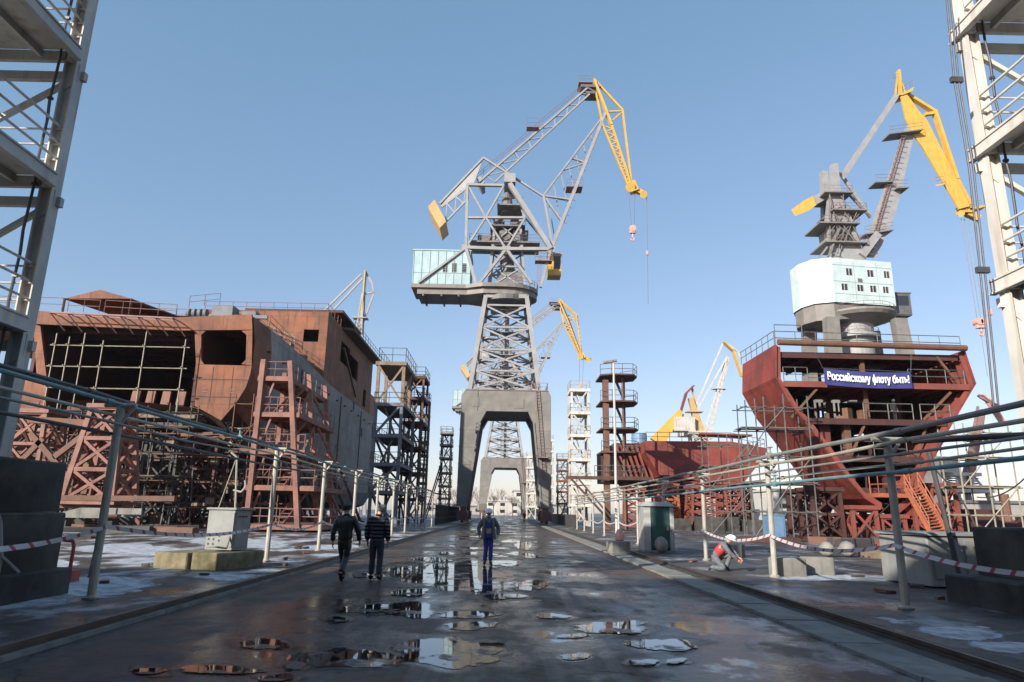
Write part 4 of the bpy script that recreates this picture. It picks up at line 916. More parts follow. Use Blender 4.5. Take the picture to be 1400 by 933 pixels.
# outrigger walkway on the stern with its struts
m = MB(); a, b_ = T(68,427,-1.6), T(236,435,-1.6)
m.bar(a, b_, 0.1, 0.12); m.bar(a+V((0,0.8,0)), b_+V((0,0.8,0)), 0.08)
for k in range(8):
    p = a.lerp(b_, k/7); m.bar(p, V((p.x+0.5, 56.98, p.z-1.2)), 0.075); m.bar(p, V((p.x, 57.3, p.z+0.05)), 0.07)
m.build('stern_bracket', M['pinkrail'], ship)
m = MB()
zt = 17.75
m.rail([T(-40,421,0.5), T(84,425,0.5)], 1.15, 0.03, 1.8); m.rail([T(92,426,0.5), T(135,428,0.5)], 1.15, 0.03, 1.5); m.rail([T(142,428,0.5), T(240,434,0.5)], 1.15, 0.03, 1.7)
m.rail([T(258,421,2), T(300,417,2)], 1.1, 0.03, 1.2)
m.build('stern_rail', M['pinkrail'], ship)
# low deck house and machinery behind the stern
m = MB(); m.box(-38, -24.5, 64, 79, 17.3, 19.2); m.build('deck_house', M['rust'], ship)
m = MB(); p = T(301,432,1.5)
m.cbox(p+V((0,1,0.6)), 2.0, 1.4, 1.0, bev=0.1); m.cbox(p+V((2.2,1.4,0.35)), 1.2, 1.2, 0.7)
for k in range(4): m.tube(p+V((-3.2+k*0.5,0.6,0.35)), p+V((-2.95+k*0.5,0.6,0.35)), 0.42, 14)
m.bar(p+V((-4,0.6,0.1)), p+V((4,0.6,0.1)), 0.3); m.build('mooring_winch', M['greysteel'], ship)
# superstructure block
x0, x1, y0, y1, z0, z1 = -36.5, -21.52, 79, 107.5, 15.9, 24.6
m = MB()
m.wall((x0,y0,z0), (1,0,0), (0,0,1), x1-x0, z1-z0, [(1.2,3.6,5.6,7.4),(12.2,14.0,5.0,6.5)], 0.25, (0,-1,0)); m.build('aft_wall', M['rust'], ship)
m = MB(); W_ = y1-y0-0.25
m.wall((x1,y0+0.25,z0), (0,1,0), (0,0,1), W_, z1-z0, [(7.0,12.2,4.3,7.0),(12.2,17.8,3.6,6.4),(22.5,24.5,0.8,3.4)], 0.25, (1,0,0))
m.build('side_wall', M['rustd' if False else 'rust'], ship)
m = MB(); m.box(x0, x1-0.02, y0+0.26, y1, z1-0.3, z1-0.02); m.box(x0, x0+0.3, y0+0.3, y1, z0, z1-0.3); m.box(x0, x1-0.3, y1-0.3, y1, z0, z1-0.3); m.build('roof_deck', M['rust'], ship)
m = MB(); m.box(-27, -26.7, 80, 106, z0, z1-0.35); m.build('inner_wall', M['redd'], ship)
m = MB(); m.bar((x1+0.05, 87.5, 22.2), (x1+0.05, 96.5, 17.2), 0.25, 0.25); m.build('side_brace', M['brown'], ship)
m = MB(); m.prism([(x1+0.02, 86, z1+0.1),(x1+1.3, 87.5, z1+0.3),(x1+1.3, 108, z1+0.3),(x1+0.02, 108, z1+0.1)], (0,0,-0.35)); m.build('bridge_ledge', M['rustd'], ship)
m = MB(); m.box(-34, -21.3, 85, 96.5, 26.3, 26.65); m.build('bridge_roof', M['redd'], ship)
m = MB(); m.box(-33, -23, 86, 108, z1, 26.3); m.build('wheelhouse', M['rust'], ship)
m = MB(); m.box(-36, -24, 107.6, 124, 16.4, 21.5); m.build('forward_house', M['orange'], ship)
m = MB(); m.rail([(x0,y0+0.3,z1),(x1-0.2,y0+0.3,z1),(x1-0.2,86,z1)], 1.15, 0.035, 1.6); m.rail([(x1+1.2,88,z1+0.3),(x1+1.2,107.8,z1+0.3)], 1.1, 0.035, 1.8); m.rail([(-21.6,60,17.6),(-21.6,79,16.5)], 1.1, 0.03, 2.0)
m.rail([(-24.6,64.1,19.2),(-37.9,64.1,19.2)], 1.1, 0.03, 1.8); m.rail([(-24.6,64.1,19.2),(-24.6,78,19.2)], 1.1, 0.03, 1.8); m.build('deck_rail', M['pinkrail'], ship)
m = MB()   # steel gangways against the aft wall
for k in range(10):
    a = V((rnd.uniform(-33,-22.5), rnd.uniform(74,78.6), rnd.uniform(16.6,19))); m.bar(a, a+V((rnd.uniform(-1.5,1.5), rnd.uniform(-0.6,0.3), rnd.uniform(0.5,1.6))), 0.1)
for (xa, za, xb, zb2) in ((-35,23.2,-27,19.8),(-34,24.0,-25,20.2),(-31.5,21.8,-27.5,18.8)): m.rail([(xa,78.2,za),(xb,78.2,zb2)], 1.0, 0.05, 1.4)
m.bar((-35,78,22.9),(-26.5,78,19.6), 0.9, 0.12)
m.build('deck_gangway', M['scaff'], ship)
m = MB()
for k in range(16): m.cbox((-22.6+rnd.uniform(-1.2,0.6), rnd.uniform(62,78.5), 17.5+rnd.uniform(-0.4,0.3)), rnd.uniform(.3,1.2), rnd.uniform(.3,1.6), rnd.uniform(.3,1.0), rnd.uniform(0,3))
m.build('deck_gear', M['timber'], ship)
m = MB()
for (y, z) in ((95.5,15.2),(102,12.2)): m.box(-21.52, -21.42, y, y+0.7, z, z+1.2)
for y in (70.5, 88.2, 101): m.box(-21.5, -21.4, y, y+0.12, 5, 15.8)
m.build('side_weld', M['dark'], ship)
# canopy on the stern deck
cp = thing('canopy', 'rusty gabled canopy roof standing on the stern deck of the rusty ship', 'canopy', T(137,428,3))
A_, B_, C_ = T(89,408,1.0), T(137,396.5,1.0), T(180,408.5,1.0); dv = V((3.2, 10.5, 0))
m = MB(); m.prism([A_, B_, B_+dv, A_+dv], (0,0,-0.12)); m.prism([B_+V((0.01,0,0)), C_, C_+dv, B_+dv], (0,0,-0.12)); m.prism([A_+V((0.1,-.03,-.05)), B_+V((0,-.03,-0.05)), C_+V((-0.1,-.03,-0.05))], (0,-0.1,0)); m.build('roof', M['rust'], cp)
m = MB()
for q in (A_, C_, A_+dv, C_+dv): m.tube(V((q.x, q.y, 17.5)), q, 0.09, 6)
m.build('post', M['rustd'], cp)

# weld beads, draft marks and staging lugs on the stern
m = MB()
for (x, y, z0_, z1_) in ((-24.9,56.98,10.2,13.2),(-23.2,56.98,9.6,13.2)): m.box(x,x+0.06,y,y+0.02,z0_,z1_)
m.box(-26.5,-21.8,56.97,56.99,12.1,12.16); m.box(-26.4,-22.6,56.97,56.99,10.6,10.66); m.build('weld_bead', M['rustd'], ship)
m = MB()
for k in range(3):
    for j in range(2): m.box(-25.6+k*1.2, -25.2+k*1.2, 56.96, 56.985, 11.0+j*0.25, 11.05+j*0.25)
m.build('draft_mark', M['pinkrail'], ship)
m = MB()
for k in range(12): y = 60+k*4.3; m.box(-21.52,-21.28,y,y+0.3,15.2-0.05*k,15.35-0.05*k)
m.build('lug', M['rustd'], ship)

def scaffold(label, xs, ys_, zs, mt, decks=(), r=0.05, group=None, over=1.0, planks='timber', name='scaffold', diag=True):
    t = thing(name, label, 'scaffold', ((xs[0]+xs[-1])/2, (ys_[0]+ys_[-1])/2, zs[0]), group)
    m = MB()
    for x in xs:
        for y in ys_: m.tube((x,y,zs[0]), (x,y,zs[-1]+over*rnd.uniform(0.3,1.1)), r, 5)
    m.build('standard', M[mt], t)
    m = MB()
    for z in zs[1:]:
        for y in ys_: m.tube((xs[0]-0.4,y,z), (xs[-1]+0.4,y,z), r*0.9, 5)
        for x in xs: m.tube((x,ys_[0]-0.3,z+0.06), (x,ys_[-1]+0.3,z+0.06), r*0.9, 5)
    m.build('ledger', M[mt], t)
    if diag:
        m = MB()
        for i in range(len(zs)-1):
            k = i % (len(xs)-1); m.tube((xs[k],ys_[0]-0.05,zs[i]), (xs[k+1],ys_[0]-0.05,zs[i+1]), r*0.9, 5)
        m.build('diagonal', M[mt], t)
    for i in decks:
        m = MB(); y = ys_[0]
        while y < ys_[-1]-0.05:
            m.box(xs[0]-0.3, xs[-1]+0.3, y+0.02, min(y+0.26, ys_[-1]), zs[i]+0.1, zs[i]+0.15); y += 0.28
        m.build('plank_deck', M[planks], t)
    return t
sc = scaffold('pale tube scaffold filling the dark open stern bay of the rusty ship', [T(88,520,1).x, T(106,520,1).x, T(126,520,1).x, T(152,520,1).x, T(208,520,1).x, T(262,520,1).x], [56.0], [8.9,11.0,12.8,14.6], 'scaff', (), 0.05, None, 1.2, diag=False)
m = MB(); m.bar((-39.5,56.2,8.8),(-25.5,56.2,8.8),0.3,0.25); m.bar((-39.5,58.4,8.8),(-25.5,58.4,8.8),0.3,0.25)
for k in range(9): m.box(-39.4, -25.6, 56.2+k*0.25, 56.42+k*0.25, 8.94, 8.99)
m.build('plank_deck', M['timber'], sc)

# ------------------------------------------------------------------ trestles under the ships
def trestle(label, x, y, z0, z1, wx, wy, mt, bays=2, group=None, leg=0.3, taper=0.85, cap=True, braces='X', cat='trestle', name='trestle'):
    t = thing(name, label, cat, (x, y, z0), group)
    def c(f, sx, sy): s = 1-(1-taper)*f; return V((x+sx*wx/2*s, y+sy*wy/2*s, z0+0.2+(z1-z0-0.5)*f))
    K = [(-1,-1),(1,-1),(1,1),(-1,1)]
    for k in K:
        m = MB(); m.bar(c(0,*k), c(1,*k), leg, leg, (0,1,0)); m.build('leg', M[mt], t)
    m = MB(); h = MB()
    for i in range(bays):
        a, b_ = i/bays, (i+1)/bays
        for q in range(4):
            p, r_ = K[q], K[(q+1)%4]
            h.bar(c(b_,*p), c(b_,*r_), leg*0.8, leg*0.8)
            if i % 2 == 0 or braces == 'X': m.bar(c(a,*p), c(b_,*r_), leg*0.6, leg*0.6)
            if i % 2 == 1 or braces == 'X': m.bar(c(a,*r_), c(b_,*p), leg*0.6, leg*0.6)
    m.build('brace', M[mt], t); h.build('cross_beam', M[mt], t)
    if cap:
        m = MB(); s = taper
        m.box(x-wx/2*s-0.3, x+wx/2*s+0.3, y-wy/2*s-0.25, y+wy/2*s+0.25, z1-0.3, z1); m.build('cap_block', M[mt], t)
    m = MB(); m.box(x-wx/2-0.3, x+wx/2+0.3, y-wy/2-0.3, y+wy/2+0.3, z0, z0+0.2); m.build('base_frame', M[mt], t)
    return t
q = P(130,690,48)
trestle('tall pink braced trestle under the stern of the rusty ship, lit by the sun', P(132,640,48).x, 49, 1.7, 8.6, 3.4, 3.0, 'pink', 3, leg=0.34, taper=0.6)
trestle('pink trestle at the far left behind the concrete blocks, under the rusty ship', P(30,640,50).x, 51, 1.2, 8.4, 3.0, 3.0, 'pink', 3, leg=0.28, taper=0.7)
gp = 'maroon trestles under the rusty ship'; gl = 'dark braced steel trestle among others in the shade under the rusty ship'
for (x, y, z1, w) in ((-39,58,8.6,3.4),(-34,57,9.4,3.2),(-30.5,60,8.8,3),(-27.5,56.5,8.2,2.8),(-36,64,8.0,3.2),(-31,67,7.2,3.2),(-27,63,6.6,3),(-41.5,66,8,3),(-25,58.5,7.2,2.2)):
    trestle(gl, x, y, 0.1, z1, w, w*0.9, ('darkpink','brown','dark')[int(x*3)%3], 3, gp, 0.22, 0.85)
# long brown beams bracing the trestles
t = thing('beam_frame', 'rust brown crossed beams bracing the pink trestles beneath the stern', 'frame', P(75,690,48))
m = MB()
m.bar(P(40,574,48.5), P(120,579,48.5), 0.4, 0.45); m.build('top_beam', M['brown'], t)
for a, b_ in (((42,592),(102,662)),((74,626),(116,594)),((48,668),(120,672)),((20,640),(60,600))):
    m = MB(); m.bar(P(*a,48.2), P(*b_,48.2), 0.36, 0.28, (0,1,0)); m.build('diagonal_beam', M['brown'], t)
m = MB(); m.bar(P(55,690,48), P(160,692,48), 0.5, 0.4); m.bar(P(70,681,47.5), P(240,682,47.5), 0.4, 0.35); m.build('base_beam', M['brown'], t)
t = thing('skid_platform', 'low pale slatted steel skid lying under the pink trestle', 'platform', (P(120,700,44).x, 44, 0.1))
m = MB(); a, b_ = P(75,690,44), P(172,690,44); m.prism([(a.x,43,0.9),(a.x+2.2,43,1.5),(b_.x,43,1.5),(b_.x,43,0.9)], (0,0.2,0)); m.prism([(a.x,46,0.9),(a.x+2.2,46,1.5),(b_.x,46,1.5),(b_.x,46,0.9)], (0,0.2,0)); m.build('side_beam', M['conc'], t)
m = MB()
for k in range(10): m.box(a.x+0.6+k*0.45, a.x+0.75+k*0.45, 43.2, 46, 1.0, 1.12)
m.build('slat', M['conc'], t); m = MB()
for xx in (a.x+1, b_.x-0.6): m.box(xx-0.3, xx+0.3, 43.3, 43.9, 0.1, 0.9); m.box(xx-0.3, xx+0.3, 45.2, 45.8, 0.1, 0.9)
m.build('foot', M['concd'], t)
gk = 'keel blocks under the rusty ship'
for i, (x, y) in enumerate(((-24.5,64),(-24.2,72),(-25,80),(-25.5,88),(-25.5,98),(-33,84),(-33,94),(-38,84))):
    zz = {64:6.0,72:3.4,80:1.9,88:1.55,98:1.4,84:1.7,94:1.35}[y]
    m = MB(); h = zz-0.1-0.02
    m.box(x-0.9, x+0.9, y-0.7, y+0.7, 0.1, 0.1+h*0.6); m.box(x-0.7, x+0.7, y-0.6, y+0.6, 0.1+h*0.6, 0.1+h); tag(m.build('keel_block', M['concd']), 'dark stacked keel block among others in the shade carrying the rusty hull', 'block', gk)
# props leaning on the grey side
gpp = 'raking props along the grey side of the ship'
for i, y in enumerate((64,70,76,82,88)):
    m = MB(); m.bar((-17.8, y, 0.1), (-21.4, y+0.5, 7.5), 0.28); m.box(-18.2, -17.4, y-0.4, y+0.4, 0.1, 0.3); m.bar((-20.5, y, 0.1), (-21.9, y, 4.6), 0.24); tag(m.build('raking_prop', M['brown']), 'dark raking steel prop among others leaning on the grey side of the ship', 'prop', gpp)

# ------------------------------------------------------------------ pink staging tower beside the ship
pt = thing('staging_tower', 'pink steel staging tower of leaning frames against the grey ship side', 'tower', P(372,718,50)*1.0)
levels = [(353,398,514),(347,410,563),(342,417,614),(334,430,663),(326,436,716)]
P50 = lambda x, y, Y=50: P(x, y, Y)
D_ = 10.5
legs = MB()
for fy in (50.2, 55.3, 60.4):
    dY = fy-50.2
    for a, b_ in (((361,492),(337,718)),((397,494),(408,716))):
        p, q = P50(*a), P50(*b_); m = MB(); m.bar(p+V((0,dY,0)), V((q.x, q.y+dY, 0.15)), 0.34, 0.4, (0,1,0)); m.build('leg', M['pink'], pt)
for i, (xa, xb, y) in enumerate(levels):
    a, b_ = P50(xa, y), P50(xb, y); z = a.z if i < 4 else 0.55
    m = MB(); m.box(a.x, b_.x, 50, 50+D_, z-0.06, z)
    m.box(a.x, b_.x, 49.94, 50.14, z-0.36, z-0.062); m.box(b_.x-0.16, b_.x, 50.15, 50+D_-0.05, z-0.36, z-0.062); m.box(a.x, a.x+0.16, 50.15, 50+D_-0.05, z-0.36, z-0.062); m.box(a.x, b_.x, 50+D_-0.05, 50+D_+0.15, z-0.36, z-0.062)
    for yy in (53, 56, 58): m.box(a.x+0.2, b_.x-0.2, yy, yy+0.12, z-0.3, z-0.062)
    m.build('platform', M['pink'], pt)
    m = MB(); m.rail([(b_.x-0.06,50.1,z),(b_.x-0.06,50+D_,z)], 1.1, 0.035, 1.7); m.rail([(a.x+0.06,50.05,z),(b_.x-0.06,50.05,z)], 1.1, 0.035, 1.4); m.build('guard_rail', M['pinkrail'], pt)
    if i:
        z2 = P50(*levels[i-1][1:]).z-0.4; c = (a.x+b_.x)/2
        m = MB(); s0, s1 = V((c-0.7, 51.2, z)), V((c+0.5, 51.2+1.4, z2))
        for o in (0, 0.65): m.bar(s0+V((o,0,0)), s1+V((o,0,0)), 0.08, 0.16)
        for k in range(8): r_ = s0.lerp(s1, (k+0.5)/8); m.bar(r_, r_+V((0.65,0,0)), 0.2, 0.05)
        m.build('stair', M['pink'], pt)
        m = MB(); m.bar((a.x+0.5,50.3,z), (a.x+1.2,50.3,z2), 0.14); m.bar((b_.x-0.4,51,z), (b_.x-0.9,55,z2), 0.16); m.bar((b_.x-0.4,60,z), (b_.x-0.9,56,z2), 0.16); m.build('brace', M['pink'], pt)

def staging(label, x0, x1, y0, y1, zs, mcol, mplat, mrail, group=None, r=0.12, diag=True, overhang=0.25, top=1.3, stair=True, double=False, name='staging_tower'):
    t = thing(name, label, 'tower', ((x0+x1)/2, (y0+y1)/2, zs[0]), group)
    for x in (x0, x1):
        for y in (y0, y1):
            m = MB(); m.bar((x,y,zs[0]), (x,y,zs[-1]+0.2), r*2, r*2); m.build('column', M[mcol], t)
    m = MB()
    for i, (a, b_) in enumerate(zip(zs, zs[1:])):
        if diag:
            (xa, xb) = (x0, x1) if i % 2 else (x1, x0); m.bar((xa,y0-0.02,a), (xb,y0-0.02,b_), r*1.4, r*1.4); m.bar((xb,y1,a), (xa,y1,b_), r*1.4); m.bar((x0,y0 if i%2 else y1,a), (x0,y1 if i%2 else y0,b_), r*1.3)
    if m.v: m.build('brace', M[mcol], t)
    ov = overhang
    for i, z in enumerate(zs[1:]):
        m = MB(); m.box(x0-ov, x1+ov, y0-ov, y1+ov, z, z+0.08)
        for q in (y0-ov, y1+ov-0.14): m.box(x0-ov, x1+ov, q, q+0.14, z-0.28, z-0.002)
        for q in (x0-ov, x1+ov-0.14): m.box(q, q+0.14, y0-ov+0.15, y1+ov-0.15, z-0.28, z-0.002)
        m.build('platform', M[mplat], t)
    m = MB()
    for z in zs[1:]:
        q = [(x0-ov+.05,y0-ov+.05,z+.08),(x1+ov-.05,y0-ov+.05,z+.08),(x1+ov-.05,y1+ov-.05,z+.08),(x0-ov+.05,y1+ov-.05,z+.08),(x0-ov+.05,y0-ov+.05,z+.08)]; m.rail(q, 1.1, 0.035, 1.4)
    m.build('guard_rail', M[mrail], t)
    if stair:
        for i, (a, b_) in enumerate(zip(zs, zs[1:])):
            m = MB(); w = x1-x0; s0, s1 = V((x0+w*.25, y0+0.5, a)), V((x0+w*.75, y0+0.5, b_))
            if i % 2: s0.x, s1.x = s1.x, s0.x
            for o in (0, 0.6): m.bar(s0+V((0,o,0)), s1+V((0,o,0)), 0.07, 0.14)
            for k in range(9): p = s0.lerp(s1, (k+.5)/9); m.bar(p, p+V((0,0.6,0)), 0.2, 0.04)
            m.build('stair', M[mrail], t)
    return t
def rz_(px, py, Y): return P(px, py, Y)
Y = 72
xa, xb = P(514,560,Y).x, P(549,560,Y).x
zz = [0.1]+[P(530,y,Y).z for y in (672,634,595,552)]
staging('grey blue staging tower topped by a braced timber frame at the end of the ship', xa, xb, Y, Y+9.5, zz, 'greysteel', 'greysteel', 'scaffd', r=0.16)
tb = thing('tower_cabin', 'timber coloured X braced frame cabin standing on the grey blue staging tower', 'cabin', ((xa+xb)/2, Y+2, zz[-1]+0.1))
zc, zd = zz[-1]+0.1, P(530,500,Y).z
for x in (xa, xb):
    for y in (Y+0.1, Y+5): m = MB(); m.bar((x,y,zc), (x,y,zd), 0.34); m.build('column', M['timber'], tb)
m = MB(); m.bar((xa,Y,zc),(xb,Y,zd),0.2); m.bar((xb,Y-0.1,zc),(xa,Y-0.1,zd),0.2); m.bar((xb+.1,Y,zc),(xb+.1,Y+5,zd),0.2); m.build('brace', M['timber'], tb)
m = MB(); m.box(xa-0.3,xb+0.3,Y-0.3,Y+9,zd,zd+0.4); m.build('platform', M['timber'], tb)
m = MB(); m.rail([(xa,Y-.2,zd+.4),(xb+.2,Y-.2,zd+.4),(xb+.2,Y+8.9,zd+.4)],1.5,0.035); m.rail([(xa,Y-.2,zd+.4),(xa,Y+8.9,zd+.4)],1.5,0.035); m.build('guard_rail', M['scaffd'], tb)
staging('rusty open staging tower just behind the grey blue one', xb-1.2, xb+0.9, Y+10.5, Y+15, [0.1,3,6,9,12,15,17.6], 'brown', 'rustd', 'scaffd', r=0.12)
xa = P(572,620,92).x
staging('narrow black ladder tower at the far end of the ship', xa, xa+1.1, 92, 93.6, [0.1]+[P(576,y,92).z for y in (680,660,641,622,604,585,567,549)], 'dark', 'dark', 'dark', r=0.08, stair=False, diag=False, overhang=0.1)
xa = P(603,620,128).x
t = staging('dark grey ladder tower left of the near crane leg, widening at its base', xa, xa+1.7, 128, 131, [0.1]+[P(600,y,128).z for y in (681,664,646,626,608,592)], 'dark', 'conc', 'scaffd', r=0.1, overhang=0.3)
m = MB()
for y in (128.0, 131.0): m.bar((xa-2.6,y,0.1),(xa-0.1,y,9.6),0.22); m.bar((xa-2.2,y,2),(xa,y,2),0.16); m.bar((xa-1.4,y,4.7),(xa,y,4.7),0.16); m.bar((xa-0.7,y,7.3),(xa,y,7.3),0.16)
m.build('raking_leg', M['dark'], t)
# right-hand towers
Y = 88; xa, xb = P(782,620,Y).x, P(805,620,Y).x
staging('cream painted lattice staging tower to the right of the crane', xa, xb, Y, Y+3.2, [0.1]+[P(793,y,Y).z for y in (690,660,628,595,564,533)], 'creamg', 'cream', 'creamg', r=0.14)
Y = 152; xa = P(739,640,Y).x
staging('far cream staging tower right behind the right leg of the near crane', xa, xa+2.6, Y, Y+3, [0.1]+[P(748,y,Y).z for y in (685,666,650,634,617,602)], 'creamg', 'cream', 'creamg', r=0.14)
xa = P(721,640,165).x
staging('far pale staging tower seen inside the right crane leg', xa, xa+2.0, 165, 168, [0.1,3,6,9,12,14.5], 'creamg', 'cream', 'creamg', r=0.12)
xa = P(763,640,140).x
staging('small distant red brown ladder tower with a sign, left of the cream tower', xa, xa+2.0, 140, 142, [0.1]+[P(766,y,140).z for y in (688,672,657,643,628)], 'greysteel', 'rust', 'scaffd', r=0.1)
# rusty tower with polygonal platforms
Y = 76; c0 = P(845,600,Y)
rt = thing('staging_tower', 'tall rust brown tower with stacked polygonal platforms beside the red block', 'tower', (c0.x, Y+1.5, 0.05))
xl = P(829,600,Y).x
m = MB(); m.bar((xl,Y,0.05), (xl,Y,P(829,520,Y).z), 0.62, 0.5, (0,1,0)); m.build('column', M['brown'], rt)
for dx, dy in ((2.0,0.4),(0.2,3.2),(2.6,3.0)):
    m = MB(); m.tube((xl+dx,Y+dy,0.05), (xl+dx,Y+dy,P(829,515,Y).z), 0.14, 6); m.build('column', M['brown'], rt)
zl = [P(845,y,Y).z for y in (652,618,586,549,513)]
for i, z in enumerate(zl):
    pg = [(xl-0.6,Y-0.3),(xl+0.6,Y-0.9),(xl+3.0,Y-0.9),(xl+3.7,Y+0.6),(xl+3.7,Y+3.0),(xl+2.4,Y+4.0),(xl-0.6,Y+4.0)]
    if i == 0: pg = [(x*1.0-0.8 if x < xl else x+0.6, y) for x, y in pg]
    m = MB(); m.prism([V((x,y,z-0.16)) for x, y in pg], (0,0,0.17)); m.build('platform', M['rustd'], rt)
    m = MB(); m.rail([(x,y,z) for x, y in pg[1:6]], 1.15, 0.035, 1.4); m.rail([(pg[0][0],pg[0][1],z),(pg[1][0],pg[1][1],z)], 1.15, 0.035); m.build('guard_rail', M['scaffd'], rt)
    if i:
        m = MB(); s0, s1 = V((xl+2.6,Y+1.6,zl[i-1])), V((xl+1.5,Y+1.6,z-0.3))
        for o in (0, 0.7): m.bar(s0+V((0,o,0)), s1+V((0,o,0)), 0.08, 0.14)
        for k in range(9): p = s0.lerp(s1, (k+.5)/9); m.bar(p, p+V((0,.7,0)), 0.2, 0.05)
        m.build('stair', M['scaffd'], rt)
m = MB(); zq = P(845,652,Y).z; m.box(xl-4.6, xl+4.6, Y-1.2, Y-0.95, zq-0.4, zq-0.05); m.bar((xl-4,Y-1.1,zq-0.4),(xl-0.4,Y-1.1,zq-4.2),0.22); m.bar((xl-3.2,Y-1.1,zq-0.4),(xl+0.1,Y-1.1,zq-4.2),0.16); m.build('bracket_beam', M['rustd'], rt)
# slim lamp pole in front of it
p = P(843,708,60); lp = thing('lamp_pole', 'tall slim grey pole with flat lamp in front of the rust brown tower', 'lamp pole', (p.x, 60, 0.05))
zt = P(843,497,60).z
m = MB(); m.tube((p.x,60,0.05),(p.x,60,zt),0.13,8,0.09); m.build('pole', M['creamg'], lp)
m = MB(); m.bar((p.x-0.9,60,zt+0.05),(p.x+0.3,60,zt+0.25),0.35,0.18); m.build('lamp_head', M['conc'], lp)

# tangle of tubes, props and hoses in the shade under the stern: one tube scaffold with many pieces
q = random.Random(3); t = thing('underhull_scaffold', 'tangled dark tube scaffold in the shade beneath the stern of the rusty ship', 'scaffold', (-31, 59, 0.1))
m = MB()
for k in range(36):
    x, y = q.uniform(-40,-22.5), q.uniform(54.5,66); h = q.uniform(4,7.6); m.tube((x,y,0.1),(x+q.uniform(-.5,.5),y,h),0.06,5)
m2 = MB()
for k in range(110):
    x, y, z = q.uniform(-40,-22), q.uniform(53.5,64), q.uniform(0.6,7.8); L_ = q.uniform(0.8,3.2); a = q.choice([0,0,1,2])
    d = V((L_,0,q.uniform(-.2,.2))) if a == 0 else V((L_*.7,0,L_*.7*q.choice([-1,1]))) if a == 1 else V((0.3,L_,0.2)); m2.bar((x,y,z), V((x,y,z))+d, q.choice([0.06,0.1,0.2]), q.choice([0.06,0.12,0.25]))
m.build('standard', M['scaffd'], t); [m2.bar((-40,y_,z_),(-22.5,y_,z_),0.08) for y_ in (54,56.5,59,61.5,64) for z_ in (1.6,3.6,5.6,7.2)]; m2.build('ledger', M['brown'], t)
m3 = MB()
for k in range(26):
    x, y, z = q.uniform(-40,-22.5), q.uniform(54,62), q.uniform(0.5,7.5); m3.cbox((x,y,z), q.uniform(.4,1.6), q.uniform(.1,.5), q.uniform(.2,.8), q.uniform(-.3,.3), 0.03)
m3.build('plank', M['timber'], t)

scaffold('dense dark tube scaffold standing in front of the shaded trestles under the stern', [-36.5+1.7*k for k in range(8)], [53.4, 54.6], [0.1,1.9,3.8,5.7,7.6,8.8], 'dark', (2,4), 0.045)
scaffold('rusty tube scaffold between the pink staging tower and the stern of the rusty ship', [-22.5,-21.0,-19.6,-18.2], [56.5, 58.5], [0.1,2.0,4.0,6.0,8.0,10], 'brown', (3,), 0.05)
# ------------------------------------------------------------------ red hull block in the middle distance
rb = thing('hull_block', 'wide low red hull block with flat transom right of the rust brown tower', 'hull block', (26, 95, 0.05))
Y = 88
fr = [(P(x, y, Y).x, P(x, y, Y).z) for x, y in ((883,603),(1000,604),(1049,613),(1046,624),(1018,659),(955,657.5),(903,651),(882,619))]
m = MB(); m.prism([V((x, Y, z)) for x, z in fr], (0, 0.3, 0)); m.build('transom', M['red'], rb)
bk = [(17.6,11.2),(29,11.3),(35,10.6),(35,9.6),(32,4.6),(25,4.2),(19,4.8),(17.2,8.4)]
m = MB(); m.loft([[V((x, Y+0.31, z)) for x, z in fr], [V((x, Y+24, z)) for x, z in bk]], True, True); m.build('shell', M['red'], rb)
m = MB()
p0, p1 = P(840,612,90), P(893,640,90)
for k in range(7): x = P(848+k*7,640,91).x; m.bar((x-0.6,91,P(848,607,91).z), (x+0.9,91,P(848,655,91).z), 0.25, 0.6, (0,1,0))
m.build('side_frame', M['redrib'], rb)
m = MB(); a = P(840,606,92); m.box(a.x, P(885,606,92).x, 92, 110, P(850,655,92).z, P(850,606,92).z); m.build('side_block', M['redd'], rb)
m = MB(); zt = fr[0][1]
m.rail([(fr[0][0],Y+.3,zt),(fr[1][0],Y+.3,fr[1][1]),(fr[2][0]-0.2,Y+.3,fr[2][1])], 1.15, 0.035, 1.6); m.rail([(fr[2][0]-0.2,Y+.3,fr[2][1]),(34.5,Y+23,10.6)], 1.15, 0.035, 1.6); m.build('deck_rail', M['scaffd'], rb)
cp = thing('canopy', 'flat dark red canopy on thin posts standing on the red hull block', 'canopy', (P(992,610,90).x, 91, fr[0][1]))
a, b_ = P(956,594,89), P(1029,597,89); z = a.z
m = MB(); m.prism([V((a.x,89,z)), V((b_.x,89,z-0.1)), V((b_.x+0.5,95,z+0.15)), V((a.x+1.5,95,z+0.35))], (0,0,0.2)); m.build('roof', M['red'], cp)
for x, y in ((a.x+0.3,89.3),(a.x+2.6,89.3),(b_.x-2.5,89.6),(a.x+2,94.5),(b_.x,94.5)):
    m = MB(); m.tube((x,y,fr[0][1]-0.2),(x,y,z-0.02),0.09,6); m.build('post', M['redd'], cp)
m = MB(); c = P(874,606,95); m.lathe((c.x,95,c.z-0.2), [(1.0,0),(1.1,0.1),(1.05,0.7),(1.1,0.75),(1.05,1.4),(1.1,1.5)], 18); tag(m.build('drum', M['bluecan']), 'blue steel drum on the deck of the red hull block', 'drum')
gm = 'red trestles under the middle hull block'; gl = 'red braced trestle among others in the shade under the middle red hull block'
for (x, y, z1, w) in ((20.5,88,6.0,2.2),(24,89,5.8,2.6),(28.5,88.5,5.8,2.6),(30.5,91,5.8,2.4),(17,92,5.0,2.4),(22,97,5,2.6),(26.5,98,4.6,2.6)):
    trestle(gl, x, y, 0.05, z1, w, w, 'redrib', 4, gm, 0.24, 0.92)
trestle('orange red trestle with timber cap at the left end of the middle hull block', P(911,690,84).x, 84, 0.05, 5.3, 2.6, 2.4, 'orange', 3, leg=0.3)
